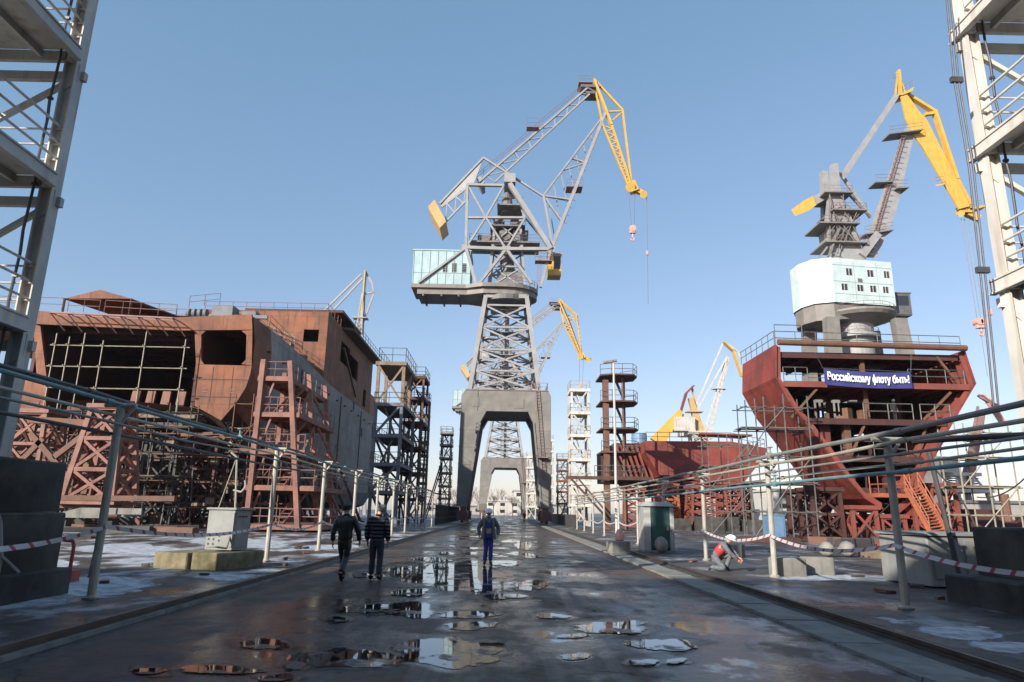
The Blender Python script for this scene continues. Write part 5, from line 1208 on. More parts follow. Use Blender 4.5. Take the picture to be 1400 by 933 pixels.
trestle('bright red lattice stack right of the dark gap under the middle hull block', P(965,690,80).x, 80, 0.05, 5.0, 4.2, 3.2, 'redrib', 5, leg=0.22)
for k in range(4):
    m = MB(); m.box(15.5+k*5.2, 20.2+k*5.2, 76, 77.2, 0.05, 1.3+0.25*(k%2)); tag(m.build('concrete_barrier', M['concd']), 'dark concrete barrier block among those in front of the middle hull block', 'barrier', 'barrier blocks before the middle hull block')

# ------------------------------------------------------------------ the tall red hull section with the banner
hs = thing('hull_section', 'tall red V-shaped hull section open towards the road, hung with a blue banner', 'hull section', (28.8, 56, 0.05))
Y0, Y1 = 52.0, 59.6
prof = [(21.1,14.85),(20.9,12.2),(22.0,10.0),(23.3,8.2),(24.6,6.3),(25.8,4.5),(26.9,3.1),(28.2,2.3),(29.4,2.1),(30.6,3.0),(31.6,4.8),(33.0,7.0),(35.0,9.8),(36.6,12.0),(36.1,14.7)]
def shift(p, d, y):  # move towards the middle
    c = V((28.8, 0, 11)); q = V((p[0], 0, p[1])); v = (c-q).normalized(); q = q+v*d; return V((q.x, y, q.z))
left, right = prof[:8], prof[8:]
m = MB()
for part, nm in ((left, 'port_shell'), (right, 'starboard_shell')):
    m = MB(); o0 = [V((x, Y0, z)) for x, z in part]; o1 = [V((x, Y1, z)) for x, z in part]; i0 = [shift(p, 0.14, Y0) for p in part]; i1 = [shift(p, 0.14, Y1) for p in part]
    m.loft([o0, o1]); m.loft([i1, i0]); m.loft([i0, o0]); m.loft([o1, i1]); m.build(nm, M['red'], hs)
    m = MB()
    for k in range(11):
        y = Y0+0.15+k*(Y1-Y0-0.4)/10
        for a, b_ in zip(part, part[1:]):
            p, q, p2, q2 = shift(a,0.145,y), shift(b_,0.145,y), shift(a,0.5,y), shift(b_,0.5,y); m.prism([p, q, q2, p2], (0,0.1,0))
    m.build('frame_rib', M['redrib'], hs)
    m = MB()
    for a, b_ in zip(part, part[1:]):
        for f in (0.33, 0.75):
            c = (a[0]+(b_[0]-a[0])*f, a[1]+(b_[1]-a[1])*f); m.bar(shift(c,0.22,Y0+0.2), shift(c,0.22,Y1-0.2), 0.1, 0.14)
    m.build('stringer', M['redrib'], hs)
m = MB(); m.loft([[V((x, y, z)) for x, z in ((28.2,2.3),(29.4,2.1))] for y in (Y0, Y1)]); m.build('keel_plate', M['rustd'], hs)
def span(z):
    def xx(part):
        for a, b_ in zip(part, part[1:]):
            lo, hi = min(a[1],b_[1]), max(a[1],b_[1])
            if lo <= z <= hi: return a[0]+(b_[0]-a[0])*(z-a[1])/(b_[1]-a[1])
    return xx(left), xx(right)
for z, yf in ((14.3,Y0+0.5),(11.9,Y0+0.1),(9.05,Y0+0.2),(6.3,Y0+0.8),(3.9,Y0+1.2)):
    a, b_ = span(z); m = MB(); m.box(a+0.55, b_-0.55, yf, Y1, z-0.1, z); m.box(a+0.5, b_-0.5, yf-0.12, yf-0.002, z-0.42, z+0.04)
    for k in range(10): 
        x = a+0.9+(b_-a-1.8)*k/9; m.box(x-0.05, x+0.05, yf+0.01, Y1-0.1, z-0.4, z-0.102)
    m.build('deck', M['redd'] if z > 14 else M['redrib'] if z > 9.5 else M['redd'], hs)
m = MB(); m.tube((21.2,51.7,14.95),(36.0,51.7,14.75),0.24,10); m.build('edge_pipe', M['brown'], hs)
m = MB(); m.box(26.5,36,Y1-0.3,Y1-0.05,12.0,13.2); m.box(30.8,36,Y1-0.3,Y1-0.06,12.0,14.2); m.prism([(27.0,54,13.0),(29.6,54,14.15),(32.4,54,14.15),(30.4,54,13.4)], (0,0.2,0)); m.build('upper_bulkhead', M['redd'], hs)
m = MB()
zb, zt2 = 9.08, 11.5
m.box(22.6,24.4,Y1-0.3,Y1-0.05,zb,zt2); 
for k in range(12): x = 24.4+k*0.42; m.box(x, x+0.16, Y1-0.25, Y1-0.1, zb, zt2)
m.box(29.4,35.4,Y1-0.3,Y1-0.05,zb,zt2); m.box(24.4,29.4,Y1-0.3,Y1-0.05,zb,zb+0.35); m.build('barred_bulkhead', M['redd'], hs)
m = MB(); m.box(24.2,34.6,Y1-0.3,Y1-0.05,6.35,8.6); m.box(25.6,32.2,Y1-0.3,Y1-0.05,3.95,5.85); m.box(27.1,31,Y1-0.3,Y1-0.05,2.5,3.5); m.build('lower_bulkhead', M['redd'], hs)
m = MB()
for a, b_ in (((22.0,52.3,9.1),(24.2,52.3,11.4)),((26.4,52.3,6.4),(27.6,52.3,8.6)),((32.2,52.2,9.1),(34.6,52.2,11.3)),((34.0,52.4,14.2),(35.4,52.4,12.1)),((31.6,52.8,6.4),(32.8,52.8,8.8))): m.bar(a, b_, 0.16)
m.bar((28.3,53,9.0),(28.3,53,14.2),0.3); m.bar((26.5,53,6.3),(26.5,53,8.9),0.5); m.build('deck_strut', M['brown'], hs)
m = MB(); m.prism([(24.3,53,8.9),(25.3,53,8.9),(25.2,53,6.4),(24.9,53,6.4)], (0,0.15,0)); m.prism([(29.9,52.5,3.9),(31.0,52.5,3.9),(30.9,52.5,1.9),(30.2,52.5,1.9)], (0,0.2,0)); m.build('web_plate', M['red'], hs)
m = MB(); 
m.rail([(21.2,Y0+.3,14.9),(36,Y0+.3,14.75)], 1.1, 0.035, 1.7); m.rail([(21.15,Y0+.3,14.9),(21.0,Y1,14.85)], 1.1, 0.035, 1.3); m.rail([(21.2,Y0+.2,14.9),(23.4,Y0+.2,14.9)], 1.6, 0.035, 2.2, 1)
m.rail([(21.6,Y0+.1,11.95),(23.5,Y0+.1,11.95)], 1.1, 0.035, 1.0); m.rail([(23.5,Y0+.1,11.95),(25,Y0+.1,11.95)], 0.6, 0.03); m.rail([(31.4,Y0+.1,11.95),(35.8,Y0+.1,11.95)], 1.1, 0.035, 1.4)
m.rail([(27.6,Y0+.1,9.1),(31.4,Y0+.1,9.1)], 1.2, 0.045, 1.9); m.rail([(32.0,Y0+.1,9.1),(34.3,Y0+.1,9.1)], 1.2, 0.045, 1.1); m.rail([(25.9,Y0+.8,6.35),(31.0,Y0+.8,6.35)], 1.1, 0.035, 1.4); m.build('deck_rail', M['scaffd'], hs)
m = MB(); p = [(27.7,51.4,3.5),(30.1,51.4,3.5)]; m.rail(p, 1.3, 0.05, 1.2); m.rail([(27.7,52.6,3.5),(27.7,51.4,3.5)], 1.3, 0.05); m.box(27.6,30.2,51.4,53,3.2,3.5); m.build('work_platform', M['orange'], hs)
m = MB()
for k in range(14): m.cbox((29.0+rnd.uniform(-4.4,5), rnd.uniform(53.5,58.5), 9.06+rnd.uniform(0.2,0.6)), rnd.uniform(.2,.8), rnd.uniform(.2,.8), rnd.uniform(.3,1.4), rnd.uniform(0,3))
m.build('deck_gear', M['brown'], hs)
q = random.Random(11); m = MB()
for z0_, z1_ in ((11.95,14.2),(9.1,11.8),(6.35,8.9),(3.95,6.1)):
    a, b_ = span(z1_-0.4); a2, b2 = span(z0_+0.3); a, b_ = max(a,a2)+0.8, min(b_,b2)-0.8
    for k in range(11):
        x = q.uniform(a, b_); y = q.uniform(54.5, 59); m.bar((x,y,z0_),(x+q.uniform(-.2,.2),y,z1_-0.1), q.choice([.1,.2,.35]), q.choice([.1,.25]))
    for k in range(5):
        x = q.uniform(a, b_-2); y = q.uniform(54.5, 58.5); z = q.uniform(z0_+.5, z1_-.3); m.bar((x,y,z),(x+q.uniform(1,3),y+q.uniform(-.5,.5),z+q.uniform(-.3,.3)), .14)
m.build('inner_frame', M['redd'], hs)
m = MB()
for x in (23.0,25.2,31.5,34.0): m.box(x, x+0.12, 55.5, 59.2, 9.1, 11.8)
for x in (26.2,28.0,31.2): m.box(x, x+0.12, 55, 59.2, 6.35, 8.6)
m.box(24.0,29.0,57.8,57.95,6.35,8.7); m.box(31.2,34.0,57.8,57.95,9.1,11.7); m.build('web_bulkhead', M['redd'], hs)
# banner with its lettering
bl, br = P(1127,516,51.6), P(1246,518,51.6)
bn = thing('banner', 'dark blue banner with white Cyrillic slogan hung across the tall red hull section', 'banner', (bl.lerp(br, 0.5)))
zb0, zb1 = P(1186,527,51.6).z, P(1186,505,51.6).z
m = MB(); nx, nz = 24, 6; vs = []
for i in range(nx+1):
    for k in range(nz+1):
        u, w = i/nx, k/nz; sag = -0.12*math.sin(math.pi*u); vs.append((bl.x+(br.x-bl.x)*u, 51.6+0.025*math.sin(u*25)*(1-w), zb0+(zb1-zb0)*w+sag-(0.18*u)))
fs = [(i*(nz+1)+k, (i+1)*(nz+1)+k, (i+1)*(nz+1)+k+1, i*(nz+1)+k+1) for i in range(nx) for k in range(nz)]
m.add(vs, fs); o = m.build('cloth', M['bannerblue'], bn, smooth=True)
def glyphs(txt, size):
    cu = bpy.data.curves.new('lettering', 'FONT'); cu.body = txt; cu.size = size; cu.extrude = 0.004
    ob = bpy.data.objects.new('lettering', cu); COL.objects.link(ob); bpy.context.view_layer.update()
    me = bpy.data.meshes.new_from_object(ob.evaluated_get(bpy.context.evaluated_depsgraph_get())); bpy.data.objects.remove(ob); return me
def rightx(me): return max(v.co.x for v in me.vertices)
def lettering(width, loc, m_, parent, name):
    sz = 0.8; me = glyphs('Российскому олоту быть!', sz)
    r_ = rightx(glyphs('Российскому о', sz)); w = rightx(glyphs('о', sz)); cx_ = r_-w/2+0.01
    vs = [v.co.copy() for v in me.vertices]; fs = [tuple(p.vertices) for p in me.polygons]
    y0_, y1_ = -0.16, 0.6; n = len(vs)      # the stem that turns the round letter into the Cyrillic ef
    for z in (-0.004, 0.004):
        for x, y in ((-.045,y0_),(.045,y0_),(.045,y1_),(-.045,y1_)): vs.append(V((cx_+x, y, z)))
    fs += [(n+3,n+2,n+1,n),(n+4,n+5,n+6,n+7)]+[(n+i,n+(i+1)%4,n+4+(i+1)%4,n+4+i) for i in range(4)]
    x0_, x1_ = min(v.x for v in vs), max(v.x for v in vs); s = width/(x1_-x0_); out = []
    for v in vs:
        x = (v.x-(x0_+x1_)/2)*s; u = x/width*0.92+0.5
        out.append((x, -v.z, (v.y-0.22)*1.05-0.12*math.sin(math.pi*u)-0.18*(u-0.5)))
    m2 = bpy.data.meshes.new(name); m2.from_pydata(out, [], fs); m2.update(); m2.materials.append(m_)
    o = bpy.data.objects.new(name, m2); COL.objects.link(o); o.parent = parent; o.location = V(loc)-wloc(parent); return o
mid = V(((bl.x+br.x)/2, 51.53, (zb0+zb1)/2-0.06))
for i_, (ox, oz) in enumerate(((-.022,-.014),(.022,.014),(.022,-.014),(-.022,.014))): lettering((br.x-bl.x)*0.93, mid+V((ox,-0.012-0.003*i_,oz-0.02)), M['lettering'], bn, 'lettering')
lettering((br.x-bl.x)*0.93, mid+V((0.06,-0.004,-0.08)), M['dark_lettering'], bn, 'letter_shadow')
m = MB(); m.tube((bl.x-0.1,51.62,zb1+0.03),(br.x+0.1,51.62,zb1-0.16),0.03,5); m.tube((bl.x-.05,51.62,zb1+.05),(bl.x-0.4,51.9,14.2),0.02,4); m.tube((br.x+.05,51.62,zb1-.1),(br.x+.4,51.9,14.2),0.02,4); m.build('hanging_rope', M['rope'], bn)
# stairs
st = thing('stair', 'bright orange steel stair leading up to the lower deck of the tall red hull section', 'stair', (P(1265,725,50).x, 50, 0.05))
a, b_ = P(1238,668,51), P(1272,728,49.5); a2, b2 = P(1256,664,51), P(1292,726,49.5)
m = MB(); m.bar(a, b_, 0.12, 0.3); m.bar(a2, b2, 0.12, 0.3); m.build('stringer', M['orange'], st)
m = MB()
for k in range(15): f = (k+.5)/15; m.bar(a.lerp(b_, f), a2.lerp(b2, f), 0.26, 0.06)
m.build('tread', M['orange'], st)
m = MB(); m.rail([a, b_], 1.0, 0.04, 1.2); m.rail([a2, b2], 1.0, 0.04, 1.2); m.build('handrail', M['orange'], st)
st2 = thing('stair', 'second orange stair flight climbing the inside of the right flank of the red hull section', 'stair', P(1262,660,52))
a, b_ = P(1236,662,53), P(1275,600,55); 
m = MB(); m.bar(a, b_, 0.1, 0.25); m.bar(a+V((0.9,0,0)), b_+V((0.9,0,0)), 0.1, 0.25); m.build('stringer', M['orange'], st2)
m = MB()
for k in range(14): p = a.lerp(b_, (k+.5)/14); m.bar(p, p+V((0.9,0,0)), 0.24, 0.06)
m.build('tread', M['orange'], st2)
# cradle under the section
gl = 'dark red cradle trestle among others under the tall red hull section'; gm = 'cradle trestles under the tall red hull section'
for (x, y, z1, w, bz) in ((24.2,53.5,3.9,2.2,2),(26.6,52.6,2.6,1.8,1),(28.9,53,2.0,1.8,1),(31.6,53.2,2.9,1.8,2),(25,57.8,3.9,2.2,2),(28.8,57.8,2.0,2,1),(32.0,57.5,3.6,2,2),(33.8,54.5,4.4,2,2)):
    trestle(gl, x, y, 0.05, z1, w, w, 'redrib' if x > 26 else 'redd', bz, gm, 0.26, 0.95)
m = MB(); m.box(27.4,30.6,52.2,58.8,0.06,1.0); tag(m.build('keel_block', M['redd']), 'long dark red keel block at the centre under the tall red hull section', 'block')
# scaffolds
scaffold('grey tube scaffold with plank decks against the left flank of the tall red section', [17.9,19.3,20.8,22.6], [50.6,52.4], [0.05,2.0,4.0,6.0,8.0,9.6], 'scaffd', (2,4), 0.05)
scaffold('pale tube scaffold standing right of the orange stair', [33.4,35.4,37.4], [50.5,52.5], [0.05,2,4,6.1,8], 'scaff', (2,3), 0.055)
scaffold('low grey scaffold between the two red hulls', [18.6,20.4,22.4], [63,65], [0.05,2,4,6,8], 'scaffd', (3,), 0.05)
for k in range(5):
    m = MB(); m.box(34+k*3.2, 36.9+k*3.2, 60+0.4*k, 62.5+0.4*k, 0.05, 1.6+0.5*(k%3)); tag(m.build('steel_bin', M['redd']), 'dark red steel bin among those to the right of the red hull section', 'bin', 'steel bins beside the red section')

m = MB(); p = P(1062,716,46); m.box(p.x-0.55,p.x+0.55,46,47,0.05,1.75); m.box(p.x-0.6,p.x+0.6,45.95,47.05,1.75,1.82); m.box(p.x-0.45,p.x+0.45,45.96,45.998,0.2,1.6); tag(m.build('locker', M['bluecan']), 'faded blue steel locker under the left scaffold of the red section', 'locker')
m = MB(); a, b_ = P(1336,680,40), P(1420,632,34); pts = [a.lerp(b_, k/14)-V((0,0,1.1*4*(k/14)*(1-k/14)*0.5)) for k in range(15)]; m.path(pts, 0.035, 6); tag(m.build('overhead_cable', M['rope']), 'black cable sagging across the sky at the right edge', 'cable')
m = MB(); a, b_ = P(1160,745,40), P(1216,690,50); m.path([a, b_], 0.03, 5); tag(m.build('guy_rope', M['rope']), 'slanting guy rope in front of the tall red hull section', 'rope')
# ------------------------------------------------------------------ pipe posts, pipelines and tape along both sides of the road
def posts(side, X, spots, h, zb, group, labels):
    for i, y in enumerate(spots):
        t = thing('pipe_post', labels[i] if i < len(labels) else labels[-1], 'post', (X, y, zb), group)
        m = MB(); m.tube((X,y,zb), (X,y,zb+h), 0.075, 10); m.lathe((X,y,zb), [(0.14,0),(0.15,0.03),(0.09,0.07)], 10); m.build('pole', M['post'], t, smooth=False)
        m = MB(); m.tube((X-0.3,y,zb+h-0.02), (X+0.3,y,zb+h-0.02), 0.045, 8); m.bar((X-0.04,y,zb+h-0.5),(X+0.26,y,zb+h-0.06),0.05); m.build('bracket', M['post'], t)
ly = [13.2,22.6,28.8,35.0,41.2,47.2,53.4,60,66.5,73]
far_l = 'slim pale post among the far row carrying pipes left of the road'
posts(-1, -7.45, ly, 3.55, 0.04, 'pipe posts left of the road', ['dark grey post nearest on the left, beside the stacked concrete blocks','pale post behind the grey cabinet on its concrete pad','pale post between the cabinet and the man in the leather jacket','pale post just above the head of the man in the leather jacket','pale post just above the man in the quilted jacket'] + [far_l]*5)
ry = [13.6,20.0,26.7,33.4,40.0,46.7,53.4,60,66.6,73.2]
far_r = 'slim pale post among the far row carrying pipes right of the road'
posts(1, 7.6, ry, 3.2, 0.05, 'pipe posts right of the road', ['thick grey post nearest on the right, in front of the grey steel tank','grey post second nearest on the right, beside the kneeling worker','pale post to the right of the green portable toilet','pale post standing in front of the green portable toilet','pale post just left of the green portable toilet']+[far_r]*5)
def pipeline(X, dz, dx, r, mt, label, y0, y1, zt, group, kinks=True):
    pts = []; y = y0
    r_ = random.Random(int(dz*1000)+int(X*10))
    while y < y1: pts.append(V((X+dx, y, zt+dz+(r_.uniform(-0.03,0.02) if kinks else 0)))); y += 3.2
    m = MB(); r *= 0.78
    m.path(pts, r, 8)
    for k in range(1, len(pts)-1, 2):
        d = (pts[k+1]-pts[k]).normalized()
        if k % 4 == 1: m.tube(pts[k]-d*0.05, pts[k]+d*0.05, r*2.0, 10)
        else: m.tube(pts[k]-d*0.12, pts[k]+d*0.12, r*1.35, 8)
    if r > 0.036:
        p = pts[5]; m.tube(p, p+V((0,0,0.22)), 0.03, 6); m.lathe(p+V((0,0,0.22)), [(0.02,0),(0.09,0.01),(0.09,0.03),(0.02,0.04)], 10)
    return tag(m.build('pipeline', M[mt], smooth=False), label, 'pipe', group)
gl = 'pipes along the left posts'; gr = 'pipes along the right posts'
for dz, dx, r, mt, lb in ((0.12,-0.24,0.05,'piped','black pipe running highest along the left posts'),(-0.06,0.12,0.05,'pipeb','teal pipe running along the left posts just under their tops'),(-0.2,-0.13,0.04,'pipey','pale thin pipe below the teal pipe on the left posts'),(-0.42,0.11,0.03,'pipeg','thin grey pipe low on the left posts'),(-0.58,-0.11,0.04,'piped','dark pipe hanging lowest along the left posts')):
    pipeline(-7.45, dz, dx, r, mt, lb, 3.0, 76, 3.6, gl)
for dz, dx, r, mt, lb in ((0.07,-0.2,0.065,'pipeg','thick brownish pipe running highest along the right posts'),(-0.14,-0.13,0.05,'pipey','pale cream pipe second highest along the right posts'),(-0.36,-0.12,0.035,'pipeg','thin grey pipe in the middle of the right pipe row'),(-0.5,0.11,0.035,'pipey','thin pale pipe behind the right posts above the teal one'),(-0.68,-0.12,0.05,'pipeb','teal pipe running lowest along the right posts')):
    pipeline(7.6, dz, dx, r, mt, lb, 3.2, 76, 3.25, gr)
m = MB(); p = [V((8.1,13.6,3.2)),V((9.3,13.0,3.25)),V((9.8,12.6,3.25)),V((9.8,12.6,3.9)),V((11.5,12.4,3.95))]; m.path(p, 0.06, 8)
tag(m.build('pipeline', M['piped']), 'black bent pipe branching to the right tower from the right pipe row', 'pipe')
def tape(label, X, ys_, zb, off):
    m = MB(); vs = []; fs = []
    n = 0
    for (ya, yb) in zip(ys_, ys_[1:]):
        for k in range(13):
            f = k/12; y = ya+(yb-ya)*f; s = -0.24*4*f*(1-f)*min(1,(yb-ya)/6)
            tw = 0.35*math.sin(f*7+ya); z = zb+s+0.06*math.sin(ya*3)*(1-f)+0.06*math.sin(yb*3)*f
            vs += [(X+off-0.03*tw, y, z-0.04), (X+off+0.03*tw, y, z+0.04)]
    for i in range(len(vs)//2-1): fs.append((2*i,2*i+1,2*i+3,2*i+2))
    m.add(vs, fs); return tag(m.build('caution_tape', M['tape']), label, 'tape')
tape('red and white striped tape strung along the left posts', -7.45, [3.0,8.0]+ly, 1.25, 0.085)
tape('red and white striped tape strung along the right posts', 7.6, [3.0,8.0]+ry, 1.2, -0.085)

# ------------------------------------------------------------------ near towers left and right
def near_tower(sx, X, mt, label, floors, yf, depth, zbase, ext=0.3):
    t = thing('gantry_tower', label, 'tower', (X+sx*1.6, yf-depth/2, zbase), 'steel towers framing the view')
    ya, yb = yf-depth, yf; Xo = X+sx*3.4
    for (x, y) in ((X,yb),(X,ya),(Xo,yb),(Xo,ya)):
        m = MB(); s = sx
        m.box(min(x,x+s*0.24), max(x,x+s*0.24), y-0.02, y+0.02, zbase, 16.2)     # web
        for q in (0, 0.24): m.box(x+s*q-0.015, x+s*q+0.015, y-0.15, y+0.15, zbase, 16.2)   # flanges
        m.build('column', M[mt], t)
    for i, z in enumerate(floors):
        m = MB()
        a, b_ = min(X,Xo), max(X,Xo)
        m.box(a+0.02, b_-0.02, ya+0.16, yb-0.16, z-0.03, z); m.build('floor_plate', M[mt], t)
        m = MB()
        for x in (X-sx*0.06, Xo):      # side channels along the road
            m.box(x-0.04, x+0.04, ya-0.5, yb+ext, z-0.02, z+0.02); m.box(x-0.012, x+0.012, ya-0.5, yb+ext, z-0.26, z-0.02); m.box(x-0.07, x+0.07, ya-0.5, yb+ext, z-0.30, z-0.262)
        for y in (ya+0.1, yb-0.1, (ya+yb)/2): m.box(a+0.05, b_-0.05, y-0.05, y+0.05, z-0.28, z-0.032)
        for y in (yb+0.1,): m.box(a-0.1, b_+0.1, y-0.06, y+0.06, z-0.62, z-0.42)
        for k in range(3): x = a+0.6+k*1.0; m.box(x-0.04, x+0.04, ya+0.16, yb-0.16, z-0.2, z-0.032)
        m.build('floor_beam', M[mt], t)
        m = MB()   # gusset plates at the column
        for y in (ya, yb):
            m.prism([(X+sx*0.28,y-0.05,z-0.3),(X-sx*0.03,y-0.05,z-0.3),(X-sx*0.02,y-0.05,z-0.75),(X+sx*0.24,y-0.05,z-0.95)], (0,0.03,0))
        m.build('gusset', M[mt], t)
        m = MB()
        for h in (0.42, 0.78, 1.14):
            m.tube((X+sx*0.1,ya,z+h), (X+sx*0.1,yb,z+h), 0.028, 8); m.tube((X,yb-0.05,z+h-0.03), (Xo,yb-0.05,z+h-0.03), 0.022, 8); m.tube((Xo,ya,z+h), (Xo,yb,z+h), 0.028, 8)
        m.build('guard_rail', M[mt], t)
    m = MB()
    for i, (z0, z1) in enumerate(zip(floors, floors[1:])):
        m.bar((Xo,yb+0.05,z0+0.1), (X+sx*0.1,yb+0.05,z1-0.6), 0.1, 0.1); m.bar((X+sx*0.3,ya,z0), (Xo,ya,z1-0.4), 0.1)
    m.build('brace', M[mt], t)
    m = MB(); x = X+sx*0.34; pts = [V((x+0.02*math.sin(k*2.1), yb-0.2, zbase+0.6+k*0.5)) for k in range(31)]; m.path(pts, 0.022, 6); m.path([p+V((sx*0.1,0.1,0)) for p in pts], 0.015, 6)
    for k in range(2, 30, 4): m.cbox(pts[k], 0.1, 0.06, 0.06)
    m.build('cable', M['rope'], t)
    return t
lt = near_tower(-1, -9.5, 'creamg', 'tall grey white steel tower cut off by the left edge, standing on stacked concrete blocks', [5.25,8.35,11.35,14.35], 13.2, 5.2, 2.5, -0.17)
rt_ = near_tower(1, 10.17, 'cream', 'tall cream steel tower cut off by the right edge, beams projecting towards the road', [6.55,9.6,12.6,15.6], 13.2, 5.2, 1.5)
cb = MB(); pts = [P(1312,-20,12.6),P(1325,110,12.6),P(1346,230,12.6),P(1362,370,12.6),P(1374,480,12.6),P(1382,560,12.6)]
pts = [p+V((-0.32,0,0)) for p in pts]; cb.path(pts, 0.02, 6); cb.path([p+V((0.09,0,0)) for p in pts], 0.02, 6)
for k in (1, 3): cb.cbox(pts[k]+V((0.05,0,0)), 0.25, 0.08, 0.12)
tag(cb.build('power_cable', M['rope']), 'pair of black cables hanging along the outside of the right cream tower', 'cable')
# ballast blocks
def block(label, x, y, z0, sx, sy, sz, mt, rz=0.0):
    m = MB(); m.cbox((x,y,z0+sz/2), sx, sy, sz, rz, 0, 0.035)
    if sx > 2:
        for q in (-0.3, 0.3): m.path([(x+q*sx-.1,y-sy/2+.18,z0+sz-.02),(x+q*sx-.08,y-sy/2+.18,z0+sz+.1),(x+q*sx+.08,y-sy/2+.18,z0+sz+.1),(x+q*sx+.1,y-sy/2+.18,z0+sz-.02)], 0.018, 6)
    return tag(m.build('concrete_block', M[mt], origin=(x,y,z0)), label, 'concrete block')
block('dark concrete base slab lowest in the stack at the left edge', -9.95, 12.7, 0.04, 3.3, 2.5, 0.48, 'concd')
block('tall dark concrete block in the middle of the stack at the left edge', -10.1, 12.7, 0.52, 3.2, 2.2, 1.02, 'concd', 0.02)
block('dark concrete block on top of the stack at the left edge, under the tower', -10.15, 12.75, 1.55, 3.0, 2.1, 0.93, 'concd', -0.03)
block('low dark concrete block lying lowest under the right tower', 11.4, 13.9, 0.05, 4.3, 2.2, 0.55, 'concd')
block('big grey concrete block on the low one under the right tower', 11.75, 13.9, 0.61, 3.7, 2.0, 0.95, 'concd', 0.02)
m = MB(); m.path([(-7.4,10.6,0.04),(-7.4,10.6,0.95),(-7.5,10.58,1.45),(-7.85,10.5,2.1),(-8.7,10.4,2.15)], 0.035, 8); m.path([(-7.4,10.6,0.95),(-8.7,10.4,1.0)], 0.03, 8); m.path([(-7.4,10.6,0.95),(-7.15,10.7,0.7)], 0.025, 6)
tag(m.build('handrail', M['pipeg']), 'bent grey tube handrail in front of the concrete blocks at the left edge', 'handrail')
q = PZ(93,795,0.04); m = MB(); m.path([q+V((0,0,.2)),q+V((0,0,.75)),q+V((-.04,0,.86)),q+V((-.25,0,.88))], 0.04, 8); m.cbox(q+V((-.05,0,.12)), 0.4, 0.35, 0.24, 0, 0, 0.02); tag(m.build('hydrant', M['redpaint']), 'small red bent pipe on a red box beside the left concrete blocks', 'pipe')
q = PZ(122,790,0.04); m = MB(); m.path([q,q+V((.1,0,1.2)),q+V((.2,0,1.38)),q+V((.45,0,1.4))], 0.045, 8); m.tube(q+V((-.1,0,.9)),q+V((.2,0,.9)),0.03,6); tag(m.build('standpipe', M['brown']), 'rusty bent standpipe just beside the nearest left post', 'pipe')

# cabinet on its pad
pd = MB(); c = V((-8.35,20.6,0.02)); pd.cbox(c+V((-0.5,0,0.22)), 1.06, 2.0, 0.44, R(-14), 0.02, 0.03); pd.cbox(c+V((0.58,-0.25,0.23)), 1.0, 1.9, 0.46, R(-14), 0.02, 0.03)
tag(pd.build('concrete_pad', M['moss'], origin=c), 'mossy concrete slab pad under the grey cabinet left of the road', 'concrete pad')
cab = thing('electric_cabinet', 'grey steel cabinet with ventilation holes standing on the mossy concrete pad', 'cabinet', (-7.98, 20.6, 0.48)); cab.rotation_euler = (0,0,R(-14)); cab.scale = (0.88,0.88,0.95)
m = MB(); m.cbox((0,0,0.62), 1.0, 0.85, 1.16, 0, 0, 0.02); m.build('body', M['box'], cab, local=True)
m = MB(); m.cbox((0,0,1.23), 1.12, 0.97, 0.06, 0, 0, 0.02); m.build('lid', M['box'], cab, local=True)
m = MB(); m.cbox((0.28,-0.435,0.62), 0.4, 0.02, 1.0); m.cbox((0.505,0,0.62), 0.02, 0.7, 1.0); d_ = m.build('door', M['box'], cab, local=True)
for i, (x, z) in enumerate([(-0.38,0.2),(-0.38,0.34),(-0.38,0.48),(-0.2,0.2),(-0.2,0.34),(0.0,0.3),(0.0,0.44)]): m = MB(); m.tube((x,-0.43,z),(x,-0.432,z),0.035,10); m.build('vent_hole', M['dark'], cab, local=True)
for k in range(3): m = MB(); m.cbox((0.52,-0.2+k*0.18,1.0), 0.02, 0.12, 0.05); m.build('louvre', M['dark'], cab, local=True)
hk = thing('cable_hook', 'thin upright steel rod with a curled hook rising behind the grey cabinet', 'hook', (-8.2, 21.6, 0.55))
m = MB(); m.path([(-8.15,21.6,0.4),(-8.25,21.6,2.0),(-8.35,21.6,3.2),(-8.55,21.6,3.35)], 0.03, 6); m.path([(-8.35,21.6,2.2),(-8.1,21.6,2.15),(-7.98,21.6,2.3),(-8.02,21.6,2.5)], 0.03, 6); m.path([(-8.38,21.6,3.1),(-8.75,21.6,1.6)], 0.015, 5); m.build('rod', M['post'], hk)
m = MB(); m.path([(-8.3,20.0,0.6),(-7.9,19.7,0.62),(-7.7,19.9,0.58),(-7.75,20.2,0.95),(-7.7,20.3,1.2)], 0.03, 6); tag(m.build('hose', M['conc']), 'grey flexible hose lying on the concrete pad against the cabinet', 'hose')

# portable toilet and things round it
tl = thing('portable_toilet', 'green and white portable toilet cabin among the right posts', 'toilet', (7.0, 32.4, 0.05))
m = MB(); m.box(6.3,6.36,31.7,33.1,0.15,2.05); m.box(6.3,7.65,33.04,33.1,0.15,2.05); m.box(7.6,7.65,31.7,33.1,0.15,2.05); m.build('side_panel', M['white'], tl)
m = MB(); m.box(6.36,6.6,31.7,31.76,0.15,2.05); m.box(7.45,7.6,31.7,31.76,0.15,2.05); m.build('door_frame', M['white'], tl)
m = MB(); m.box(6.62,7.43,31.66,31.72,0.2,2.0); dd = m.build('door', M['green'], tl); m = MB(); m.box(7.3,7.38,31.62,31.66,1.0,1.15); m.build('handle', M['white'], dd)
m = MB(); m.loft([[V((6.24,31.6,2.05)),V((7.72,31.6,2.05)),V((7.72,33.2,2.05)),V((6.24,33.2,2.05))],[V((6.45,31.8,2.25)),V((7.5,31.8,2.25)),V((7.5,33.0,2.25)),V((6.45,33.0,2.25))]], True, True); m.build('roof', M['white'], tl)
